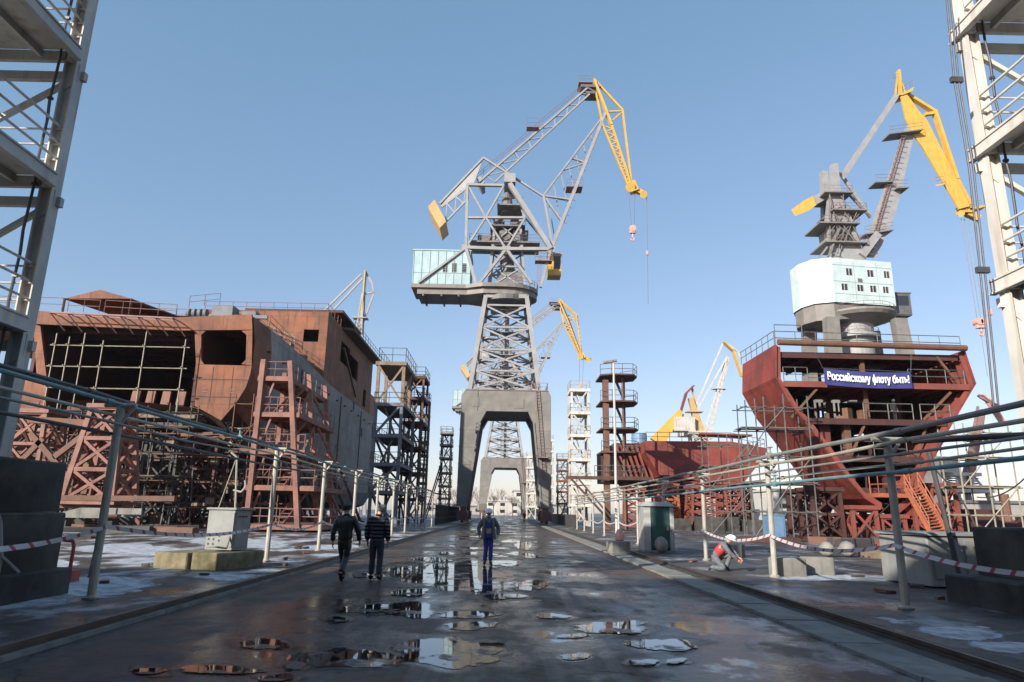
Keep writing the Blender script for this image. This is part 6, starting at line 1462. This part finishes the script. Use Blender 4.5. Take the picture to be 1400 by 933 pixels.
m = MB(); m.box(6.28,7.68,31.66,33.14,0.05,0.15); m.build('base', M['box'], tl)
def lump(label, x, y, z, r, mt, name, seed, cat, fl=0.75, group=None):
    q = random.Random(seed); m = MB(); secs_ = []; n = 10
    for i in range(7):
        a = -math.pi/2+math.pi*i/6
        secs_.append([V((x+r*math.cos(a)*math.cos(2*math.pi*k/n)*q.uniform(.7,1.25)+0.0001*k, y+r*math.cos(a)*math.sin(2*math.pi*k/n)*q.uniform(.7,1.25), z+r*fl*(1+math.sin(a)*q.uniform(.9,1.05)))) for k in range(n)])
    m.loft(secs_, True, True); return tag(m.build(name, M[mt], smooth=True, origin=(x,y,z)), label, cat, group)
lump('white tied sack, left of the two standing by the boards', 13.9, 30.5, 0.05, 0.36, 'sack', 'sack', 1, 'sack', 0.9)
lump('white tied sack, right of the two standing by the boards', 14.85, 30.6, 0.05, 0.38, 'sack', 'sack', 2, 'sack', 0.9)
lump('small heap of white packing beside the portable toilet door', 6.9, 31.1, 0.05, 0.3, 'sack', 'sack', 3, 'sack', 1.2)
m = MB()
for k in range(5): m.box(15.6, 19.6, 30.0+k*0.25, 30.22+k*0.25, 0.05+0.06*(k%2), 0.25+0.06*(k%3))
tag(m.build('board_stack', M['timber']), 'stack of yellowish boards lying right of the white sacks', 'boards')
gb = 'concrete kerb blocks lying on the right apron'
for i, (x, y, rz, lb) in enumerate(((8.2,20.6,0.1,'short grey concrete block behind the second post on the right'),(9.3,21.2,-0.1,'grey concrete block lying next to the second right post, farther from the road'),(4.95,30.6,0.3,'small concrete block on the concrete strip near the toilet'),(9.5,29.5,0.2,'grey concrete block lying right of the toilet'))):
    block(lb, x, y, 0.05, 0.9, 0.55, 0.5, 'conc', rz)
tk = thing('steel_tank', 'pale grey steel tank cabinet behind the nearest right post', 'tank', (11.5, 18.4, 0.05))
m = MB(); m.cbox((11.5,18.6,0.7), 2.2, 1.9, 1.2, R(6), 0, 0.04); m.build('body', M['box'], tk)
m = MB(); m.cbox((11.5,18.6,1.34), 2.34, 2.05, 0.08, R(6), 0, 0.02); m.build('lid', M['box'], tk)
for x in (11.0, 11.85): m = MB(); m.cbox((x,17.63+0.105*(x-11.4),0.72), 0.7, 0.05, 0.9, R(6)); m.build('door', M['box'], tk)
m = MB(); m.box(10.5,12.5,17.9,19.3,0.05,0.1); m.build('base', M['concd'], tk)
m = MB(); m.tube((10.9,17.0,0.1),(10.7,17.3,3.4),0.06,8); m.path([(10.72,17.28,3.0),(11.3,17.2,2.2),(11.7,17,0.9)],0.02,6); tag(m.build('leaning_pole', M['dark']), 'dark leaning pole in front of the pale grey steel tank', 'pole')
p = P(838,760,33); m = MB(); m.lathe((p.x,31,0.05), [(0.16,0),(0.16,0.5),(0.2,0.55),(0.2,0.7),(0.12,0.95),(0.02,1.0)], 10); tag(m.build('hydrant', M['hook']), 'small pinkish hydrant post between the right posts, left of the toilet', 'hydrant')
fl = thing('floodlight', 'small floodlight lamp on a short stand behind the worker in the helmet', 'lamp', (P(659,700,62).x, 62, 0))
p = P(659,693,62); m = MB(); m.tube((p.x,62,0),(p.x,62,p.z-0.5),0.05,6); m.bar((p.x-0.4,62,0.03),(p.x+0.4,62,0.03),0.08); m.build('stand', M['post'], fl)
m = MB(); m.cbox(p, 0.8, 0.35, 0.6, R(20), 0, 0.06); m.build('lamp_head', M['conc'], fl)
# clutter on the aprons
gs = 'debris on the icy apron'
for k in range(26):
    s = -1 if k < 18 else 1
    x = rnd.uniform(-13,-6.3) if s < 0 else rnd.uniform(6.4,13); y = rnd.uniform(13,34)
    m = MB(); m.cbox((x,y,0.07 if s < 0 else 0.08), rnd.uniform(.08,.35), rnd.uniform(.08,.4), rnd.uniform(.04,.12), rnd.uniform(0,3), 0.02)
    tag(m.build('debris_lump', M['dark' if k % 3 else 'rust']), 'small dark lump of debris among others lying on the icy apron', 'debris', gs)
gs = 'steel sections stacked under the ships'
for k in range(18):
    x = rnd.uniform(-38,-19); y = rnd.uniform(40,47)
    m = MB(); L_ = rnd.uniform(1.5,4); a = rnd.uniform(-0.5,0.5); m.cbox((x,y,0.3), L_, rnd.uniform(.2,.6), rnd.uniform(.25,.45), a, 0.02)
    tag(m.build('steel_section', M[['brown','dark','darkpink','concd'][k%4]]), 'rusty steel section among others stacked on the ground below the left ship', 'steel section', gs)
for k in range(14):
    x = rnd.uniform(15,36); y = rnd.uniform(40,49.5)
    m = MB(); L_ = rnd.uniform(1.5,4); m.cbox((x,y,0.25), L_, rnd.uniform(.2,.7), rnd.uniform(.25,.5), rnd.uniform(-.5,.5), 0.02)
    tag(m.build('steel_section', M[['redd','dark','brown','redrib'][k%4]]), 'red brown steel section among others lying in front of the red hulls', 'steel section', 'steel sections lying before the red hulls')
gf = 'low fence panels beyond the left posts'
for i in range(7):
    y = 78+i*6; t = thing('fence_panel', 'low dark mesh fence panel among others beyond the left posts', 'fence', (-7.6, y, 0.1), gf)
    m = MB(); m.rail([(-7.6,y,0.1),(-7.6,y+5.8,0.1)], 2.2, 0.04, 0.8, 3); m.build('mesh', M['dark'], t)
    t = thing('fence_panel', 'low dark fence panel among others beyond the right posts', 'fence', (8, y, 0.05), 'low fence panels beyond the right posts')
    m = MB(); m.box(8,8.15,y,y+5.7,0.05,1.5); m.build('panel', M['dark'], t)

# ------------------------------------------------------------------ workshop hall behind the camera (its roof edge shades the foreground)
hall = thing('workshop_hall', 'long grey workshop hall behind the viewer whose roof edge shades the foreground', 'building', (-20, -30, 0))
m = MB(); m.wall((-75,-12,0), (1,0,0), (0,0,1), 110, 16.5, [(68,77,0,9),(20,27,3,7),(34,41,3,7),(48,55,3,7),(84,91,3,7)], 0.4, (0,1,0)); m.box(-75,-74.6,-50,-12.41,0,16.5); m.box(34.6,35,-50,-12.41,0,16.5); m.box(-74.6,34.6,-50,-49.6,0,16.5); m.build('wall', M['brick'], hall)
m = MB(); m.box(-75.5,35.5,-50.5,-11.6,16.5,16.9); m.build('roof', M['roof'], hall)
for a in (20,34,48,84): m = MB(); m.box(-75+a,-75+a+7,-12.3,-12.2,3,7); m.build('window', M['glass'], hall)

# ------------------------------------------------------------------ background buildings and bare trees
def building(label, px0, px1, ytop, Y, depth, mt, roof='roof', storeys=0, name='building', winw=2.2):
    a, b_ = P(px0,700,Y), P(px1,700,Y); h = P((px0+px1)/2, ytop, Y).z
    t = thing(name, label, 'building', ((a.x+b_.x)/2, Y, 0))
    w = b_.x-a.x; holes = []
    if storeys:
        fh = h/storeys; n = max(1, int(w/(winw*2.2)))
        for s in range(storeys):
            for k in range(n): u = (k+0.5)*w/n; holes.append((u-winw/2, u+winw/2, s*fh+fh*0.35, s*fh+fh*0.8))
    m = MB(); m.wall((a.x,Y,0), (1,0,0), (0,0,1), w, h, holes, 0.4, (0,-1,0)); m.box(a.x,a.x+.4,Y+.41,Y+depth,0,h); m.box(b_.x-.4,b_.x,Y+.41,Y+depth,0,h); m.build('wall', M[mt], t)
    m = MB(); m.box(a.x-.5,b_.x+.5,Y-.5,Y+depth+.5,h,h+0.6); m.build('roof', M[roof], t)
    for (u0,u1,v0,v1) in holes[:40]:
        m = MB(); m.box(a.x+u0,a.x+u1,Y+0.25,Y+0.3,v0,v1); m.build('window', M['glass'], t)
    return t
building('far white flat building with a wide upper storey, seen under the cranes', 662, 712, 686, 330, 30, 'whitewall', 'whitewall', 2)
building('far pale block rising right of the white flat building under the crane', 702, 742, 672, 360, 30, 'whitewall', 'greywall', 3)
building('far low pale shed left of the white flat building', 618, 660, 693, 350, 25, 'greywall', 'roof', 1)
building('long low dark roofed warehouse at the far right', 1292, 1480, 689, 150, 30, 'greywall', 'roof', 0)
building('pale grey building far behind, left of the tall red section', 1060, 1135, 672, 190, 30, 'whitewall', 'whitewall', 3)
building('low grey shed far behind the middle red hull', 1020, 1075, 690, 210, 20, 'greywall', 'roof', 1)
building('far grey shed between the right towers', 745, 800, 692, 300, 20, 'greywall', 'roof', 1)
building('distant grey shed at the far left behind the rusty ship', -40, 60, 655, 170, 30, 'whitewall', 'greywall', 2)
building('distant low block behind the far end of the rusty ship', 560, 618, 690, 300, 25, 'greywall', 'roof', 1)
m = MB(); a = P(1375,690,140); m.tube((a.x,140,0),(a.x,140,P(1375,676,140).z),0.8,10); tag(m.build('chimney', M['brown']), 'short brown chimney by the dark roofed warehouse', 'chimney')
def tree(i, x, y, h):
    t = thing('bare_tree', 'leafless winter tree among others on the far skyline', 'tree', (x, y, 0), 'leafless trees on the skyline')
    q = random.Random(i); m = MB(); m.tube((x,y,0),(x,y,h*.5),0.28,6,0.16); m.build('trunk', M['bark'], t)
    m = MB()
    def grow(p, d, L_, r, n):
        e = p+d*L_; m.tube(p, e, r, 4, r*.6)
        if n == 0: return
        for k in range(3 if n > 1 else 4):
            dd = (d+V((q.uniform(-.8,.8),q.uniform(-.8,.8),q.uniform(-.1,.5)))).normalized(); grow(p.lerp(e,q.uniform(.5,1)), dd, L_*q.uniform(.55,.8), r*.55, n-1)
    for k in range(5): grow(V((x,y,h*q.uniform(.25,.5))), V((q.uniform(-.7,.7),q.uniform(-.7,.7),1)).normalized(), h*.3, 0.12, 3)
    m.build('crown', M['bark'], t)
for i in range(16): tree(i, P(600+i*8.5+rnd.uniform(-3,3),700,310).x, 315+rnd.uniform(-8,60), rnd.uniform(8,13))
for i in range(8): tree(30+i, P(1050+i*45,700,260).x, 260+rnd.uniform(-5,30), rnd.uniform(8,12))
# ------------------------------------------------------------------ people
def skin(name, verts, edges, radii, m_, parent, sub=1):
    me = bpy.data.meshes.new(name); me.from_pydata([tuple(v) for v in verts], edges, []); ob = bpy.data.objects.new(name, me); COL.objects.link(ob)
    ob.modifiers.new('skin', 'SKIN'); ob.modifiers.new('sub', 'SUBSURF').levels = sub
    for i, r in enumerate(radii):
        rr = r if isinstance(r, tuple) else (r, r); me.skin_vertices[0].data[i].radius = rr
    me.skin_vertices[0].data[0].use_root = True
    bpy.context.view_layer.update()
    nm = bpy.data.meshes.new_from_object(ob.evaluated_get(bpy.context.evaluated_depsgraph_get())); bpy.data.objects.remove(ob)
    nm.name = name
    if name in ('jacket','trousers','vest'):      # cloth folds
        from mathutils import noise
        nm.update()
        for v in nm.vertices:
            p = v.co; a = noise.noise((p.x*9, p.y*9, p.z*16))*0.5+noise.noise((p.x*4+3, p.y*4, p.z*26))*0.6
            v.co = p+v.normal*(a*0.016)
    for p in nm.polygons: p.use_smooth = True
    nm.materials.clear(); nm.materials.append(m_)
    o = bpy.data.objects.new(name, nm); COL.objects.link(o); o.parent = parent; return o
class SK:
    def __init__(s): s.v=[]; s.e=[]; s.r=[]
    def add(s, p, r, prev=None):
        s.v.append(V(p)); s.r.append(r); i = len(s.v)-1
        if prev is not None: s.e.append((prev, i))
        return i
    def chain(s, prev, items):
        for p, r in items: prev = s.add(p, r, prev)
        return prev
def mirror(p, s): return V((p[0]*s, p[1], p[2]))
def person(label, loc, rz, J, top, legs_m, hat=None, hatkind=None, jacket_len=0.86, bib=None, bulk=1.0, scale=1.0, coat_open=False, boots='boot', hairm='hair', vest=None):
    """figure faces -Y; J = joints in metres"""
    t = thing('person', label, 'person', loc); t.rotation_euler = (0,0,rz); t.scale = (scale,)*3
    pel, chest, neck, head = V(J['pel']), V(J['chest']), V(J['neck']), V(J['head'])
    hd = (head-neck).normalized(); fw = V(J.get('face', (0,-1,0))).normalized()
    k = SK()
    p0 = k.add(pel, 0.13); sp = k.chain(p0, [(pel.lerp(chest,.5), 0.125),(chest, 0.14)])
    nk = k.chain(sp, [(neck-hd*0.02, 0.06),(neck+hd*0.05, 0.058)])
    h1 = k.chain(nk, [(head-hd*0.05+fw*0.015, (0.072,0.08)),(head+hd*0.02, (0.082,0.098)),(head+hd*0.09, (0.07,0.085))])
    for s in ('L','R'):
        sh, el, wr = V(J['sh'+s]), V(J['el'+s]), V(J['wr'+s]); a = k.chain(sp, [(sh,0.062),(sh.lerp(el,.5),0.05),(el,0.042),(el.lerp(wr,.4),0.04),(wr,0.028)])
        dirn = (wr-el).normalized(); side = V((1,0,0)) if s == 'L' else V((-1,0,0)); palm = k.add(wr+dirn*0.06, (0.036,0.022), a)
        across = dirn.cross(side).normalized(); inn = -side if True else side
        for f in range(4):
            base = wr+dirn*0.095+across*(0.024-0.016*f); L_ = (0.075,0.085,0.078,0.06)[f]
            b0 = k.add(base, 0.0095, palm); k.chain(b0, [(base+dirn*L_*.5+inn*0.008,0.009),(base+dirn*L_*.85+inn*0.028,0.0075)])
        th = wr+dirn*0.035+across*0.034; b0 = k.add(th, 0.011, palm); k.chain(b0, [(th+dirn*0.035+across*0.018+inn*0.01,0.0095),(th+dirn*0.062+across*0.014+inn*0.018,0.008)])
        hp, kn, an, toe = V(J['hp'+s]), V(J['kn'+s]), V(J['an'+s]), V(J['to'+s])
        k.chain(p0, [(hp,0.085),(hp.lerp(kn,.5),0.075),(kn,0.055),(kn.lerp(an,.35),0.055),(an,0.038),(an.lerp(toe,.6)-V((0,0,.02)),0.035),(toe,0.028)])
    k2 = skin('body', k.v, k.e, k.r, M['skin'], t, 1)
    # face: nose, ears, eyes, mouth
    rt = hd.cross(fw).normalized()
    m = MB(); fc = head+fw*0.098+hd*0.012; m.loft([[fc+rt*0.012+hd*.0, fc-rt*0.012+hd*.0, fc+hd*0.035],[fc+fw*0.024-hd*.012+rt*0.008, fc+fw*0.024-hd*.012-rt*0.008, fc+fw*0.02-hd*.004]], True, True); m.build('nose', M['skin'], t, local=True)
    for s in (-1, 1):
        m = MB(); c = head+fw*0.088+hd*0.03+rt*0.032*s; m.lathe(c, [(0.002,-.009),(0.011,-.004),(0.011,.004),(0.002,.009)], 8); m.build('eye', M['eye'], t, local=True)
        m = MB(); c = head+rt*0.086*s+hd*0.005-fw*0.01; m.lathe(c, [(0.004,-.034),(0.016,-.02),(0.02,.01),(0.012,.03)], 8); m.build('ear', M['skin'], t, local=True)
    m = MB(); c = head+fw*0.088-hd*0.045; m.bar(c-rt*0.024, c+rt*0.024, 0.014, 0.01); m.build('mouth', M['redd'], t, local=True)
    # hair
    m = MB(); R3 = Matrix((rt, -fw, hd)).transposed()
    secs_ = []
    for i in range(6):
        a = -0.35+(math.pi/2+0.35)*i/5; secs_.append([head+hd*0.03+R3@V((0.096*math.cos(a)*math.cos(q*math.pi/6), 0.014+0.106*math.cos(a)*math.sin(q*math.pi/6), 0.115*math.sin(a)+(0.05 if math.sin(q*math.pi/6) < -0.5 and i < 2 else 0))) for q in range(12)])
    m.loft(secs_, True, True); m.build('hair', M[hairm], t, smooth=True, local=True)
    # trousers
    k = SK(); p0 = k.add(pel+V((0,0,0.06)), (0.165,0.13)); p1 = k.add(pel-V((0,0,0.04)), (0.17,0.135), p0)
    for s in ('L','R'):
        hp, kn, an = V(J['hp'+s]), V(J['kn'+s]), V(J['an'+s])
        k.chain(p1, [(hp.lerp(kn,.18),0.105),(hp.lerp(kn,.55),0.094),(kn,0.076),(kn.lerp(an,.4),0.077),(kn.lerp(an,.78),0.074),(an+V((0,0,.035)),0.078)])
    skin('trousers', k.v, k.e, k.r, M[legs_m], t, 2)
    for s in ('L','R'):
        an, toe = V(J['an'+s]), V(J['to'+s]); k = SK(); a = k.add(an+V((0,0,.05)), 0.056); heel = k.add(an+(an-toe).normalized()*0.045-V((0,0,.045)), 0.04, a); k.chain(a, [(an.lerp(toe,.45)-V((0,0,.028)),(0.05,0.045)),(an.lerp(toe,.9)-V((0,0,.0)),(0.046,0.034)),(toe+(toe-an).normalized()*.03,(0.034,0.025))])
        skin('boot', k.v, k.e, k.r, M[boots], t, 1)
    # jacket
    k = SK(); b = bulk
    hem = pel+(pel-chest).normalized()*(0.0 if jacket_len > .9 else 0.1)
    p0 = k.add(hem, (0.185*b,0.145*b)); sp = k.chain(p0, [(pel.lerp(chest,.3),(0.175*b,0.14*b)),(pel.lerp(chest,.7),(0.19*b,0.15*b)),(chest,(0.18*b,0.145*b))])
    k.chain(sp, [(chest.lerp(neck,.6),(0.13,0.115)),(neck-hd*0.015,(0.088,0.088))])
    for s in ('L','R'):
        sh, el, wr = V(J['sh'+s]), V(J['el'+s]), V(J['wr'+s]); k.chain(sp, [(sh,0.088*b),(sh.lerp(el,.5),0.078*b),(el,0.068*b),(el.lerp(wr,.5),0.064*b),(wr-(wr-el).normalized()*0.0,0.054*b)])
    skin('jacket', k.v, k.e, k.r, M[top], t, 2)
    k = SK(); a = k.add(neck-hd*0.05, 0.098); k.chain(a, [(neck+hd*0.01,0.095),(neck+hd*0.035,0.088)]); skin('collar', k.v, k.e, k.r, M[top], t, 1)
    if bib:
        m = MB(); c = chest+fw*0.165; d = pel+fw*0.16
        m.prism([d+rt*0.10-hd*0.1, d-rt*0.10-hd*0.1, c-rt*0.085, c+rt*0.085], fw*0.015); m.build('bib', M[bib], t, local=True)
        m = MB(); d2 = pel.lerp(chest,.3)+fw*0.178; m.cbox(d2, 0.17, 0.02, 0.16); m.build('pocket', M['tan'], t, local=True)
        for s in (-1, 1):
            m = MB(); m.bar(c+rt*0.07*s, neck+rt*0.07*s+fw*0.06-hd*0.03, 0.035, 0.02); m.build('strap', M[bib], t, local=True)
            m = MB(); q0, q1 = chest+rt*0.135*s+fw*0.13+hd*0.08, pel+rt*0.16*s+fw*0.14-hd*0.16
            m.loft([[q0+rt*0.045*s, q0-rt*0.03*s+fw*0.02, q0+fw*0.05],[q1+rt*0.1*s-fw*.05, q1-rt*0.03*s+fw*0.05, q1+rt*0.04*s+fw*0.08]], True, True); m.build('coat_front', M[top], t, local=True)
    if vest:
        k = SK(); p0 = k.add(pel.lerp(chest,.1), (0.2*b,0.165*b)); q = k.chain(p0, [(pel.lerp(chest,.6),(0.205*b,0.17*b)),(chest,(0.2*b,0.165*b)),(chest.lerp(neck,.5),(0.16,0.14))]); skin('vest', k.v, k.e, k.r, M[vest], t, 1)
    # headgear
    if hatkind:
        m = MB(); prof = {'helmet':[(0.155,0.02),(0.15,0.035),(0.128,0.05),(0.126,0.09),(0.105,0.14),(0.06,0.17),(0.01,0.178)],'cap':[(0.1,0.03),(0.118,0.055),(0.13,0.09),(0.115,0.118),(0.05,0.13),(0.005,0.132)],'knit':[(0.103,0.0),(0.112,0.03),(0.11,0.08),(0.09,0.13),(0.05,0.155),(0.005,0.16)]}[hatkind]
        n = 16; vs = []; 
        for q in range(n):
            a = 2*math.pi*q/n
            for r_, z in prof: vs.append(head+R3@V((r_*math.cos(a)*0.95, r_*math.sin(a)*1.08+0.006, z-0.012)))
        L_ = len(prof); fs = [(q*L_+i, ((q+1)%n)*L_+i, ((q+1)%n)*L_+i+1, q*L_+i+1) for q in range(n) for i in range(L_-1)]+[tuple(q*L_+L_-1 for q in range(n)), tuple(q*L_ for q in range(n-1,-1,-1))]
        m.add(vs, fs); h = m.build('helmet' if hatkind == 'helmet' else 'hat', M[hat], t, smooth=True, local=True)
        if hatkind != 'knit':
            m = MB(); c = head+hd*(0.02 if hatkind == 'helmet' else 0.03); m.prism([c+rt*0.09+fw*0.09, c+rt*0.05+fw*0.17, c-rt*0.05+fw*0.17, c-rt*0.09+fw*0.09], hd*0.014); o = m.build('peak', M[hat], t, local=True)
    return t
def stand(**kw):
    J = dict(pel=(0,0,.96), chest=(0,0.01,1.33), neck=(0,0.0,1.5), head=(0,-0.02,1.635),
             shL=(.185,0.01,1.415), elL=(.255,.03,1.14), wrL=(.25,-.05,.9), shR=(-.185,0.01,1.415), elR=(-.255,.03,1.14), wrR=(-.25,-.05,.9),
             hpL=(.09,0,.9), knL=(.1,-.015,.5), anL=(.105,.02,.085), toL=(.125,-.13,.035), hpR=(-.09,0,.9), knR=(-.1,-.015,.5), anR=(-.105,.02,.085), toR=(-.125,-.13,.035))
    J.update(kw); return J
walk1 = stand(knL=(.06,-.17,.53), anL=(.05,-.2,.1), toL=(.06,-.36,.06), knR=(-.05,.02,.5), anR=(-.02,.3,.2), toR=(-.03,.22,.06), elL=(.27,.08,1.15), wrL=(.27,.06,.9), elR=(-.3,.03,1.16), wrR=(-.32,-.1,.93), pel=(0,0,.95), head=(.02,-.04,1.63))
person('man walking away in black leather jacket and flat cap', (-3.85,17.3,0.005), R(180), walk1, 'leather', 'leather', 'blackcloth', 'cap', 0.86, scale=1.03, bulk=1.05)
walk2 = stand(knL=(.1,-.06,.5), anL=(.11,-.03,.085), toL=(.14,-.18,.035), knR=(-.1,.0,.5), anR=(-.11,.1,.1), toR=(-.13,-.04,.035), head=(-.04,-.03,1.63), face=(-.5,-.85,0))
person('man seen from behind in black quilted jacket, dark jeans and grey knitted hat', (-3.15,17.75,0.005), R(176), walk2, 'quilt', 'jeans', 'greyhat', 'knit', 0.8, scale=1.03, bulk=1.16)
wk = stand(elL=(.33,.02,1.16), wrL=(.3,-.06,.92), elR=(-.33,.02,1.16), wrR=(-.3,-.06,.92), knL=(.08,-.04,.5), knR=(-.07,.0,.5), anL=(.085,-.02,.085), toL=(.12,-.16,.035))
person('worker facing the viewer in white helmet, dark open jacket and blue bib overalls', (-0.5,23.4,0.005), R(4), wk, 'greycloth', 'bluecloth', 'helmet', 'helmet', 0.8, bib='bluecloth', bulk=1.12)
kn = dict(pel=(0,.12,.42), chest=(0,-.16,.72), neck=(0,-.27,.84), head=(0,-.37,.94), face=(0,-.9,-.4), shL=(.18,-.2,.79), elL=(.26,-.38,.56), wrL=(.16,-.56,.4), shR=(-.18,-.2,.79), elR=(-.26,-.38,.56), wrR=(-.12,-.58,.36),
          hpL=(.1,.1,.4), knL=(.17,-.3,.46), anL=(.16,-.16,.085), toL=(.18,-.32,.035), hpR=(-.1,.12,.38), knR=(-.16,-.2,.09), anR=(-.15,.22,.1), toR=(-.16,.28,.04))
person('kneeling worker in red vest and white helmet bending over on the right apron', (6.6,21.8,0.06), R(60), kn, 'greycloth', 'greycloth', 'helmet', 'helmet', 0.95, vest='redvest')
person('small dark figure of a worker standing on the stern deck of the rusty ship', (P(272,425,62).x,62.2,17.6), R(20), stand(), 'blackcloth', 'blackcloth', 'blackcloth', 'knit')
person('small worker in white helmet standing on a deck of the red section', (30.6,53.2,9.06), R(10), stand(), 'blackcloth', 'blackcloth', 'helmet', 'helmet')
person('tiny distant figure in dark clothes on the road under the far crane', (P(640,705,120).x,120,0.01), R(0), stand(), 'blackcloth', 'blackcloth', 'blackcloth', 'knit')
person('tiny distant figure in dark clothes near the right leg of the far crane', (P(717,705,125).x,125,0.01), R(180), stand(), 'blackcloth', 'jeans', 'blackcloth', 'knit')

# ------------------------------------------------------------------ the winter air
m = MB(); m.box(-800, 800, -560, 1100, -1.02, 82); hz = m.build('haze', None, origin=(0,0,0)); tag(hz, kind='stuff')
hm = bpy.data.materials.new('haze'); hm.use_nodes = True; N = hm.node_tree.nodes; N.remove(N['Principled BSDF'])
pv = N.new('ShaderNodeVolumePrincipled'); pv.inputs['Color'].default_value = (0.86,0.92,1,1); pv.inputs['Density'].default_value = 0.00012; pv.inputs['Anisotropy'].default_value = 0.2
hm.node_tree.links.new(pv.outputs[0], N['Material Output'].inputs['Volume']); hz.data.materials.append(hm)
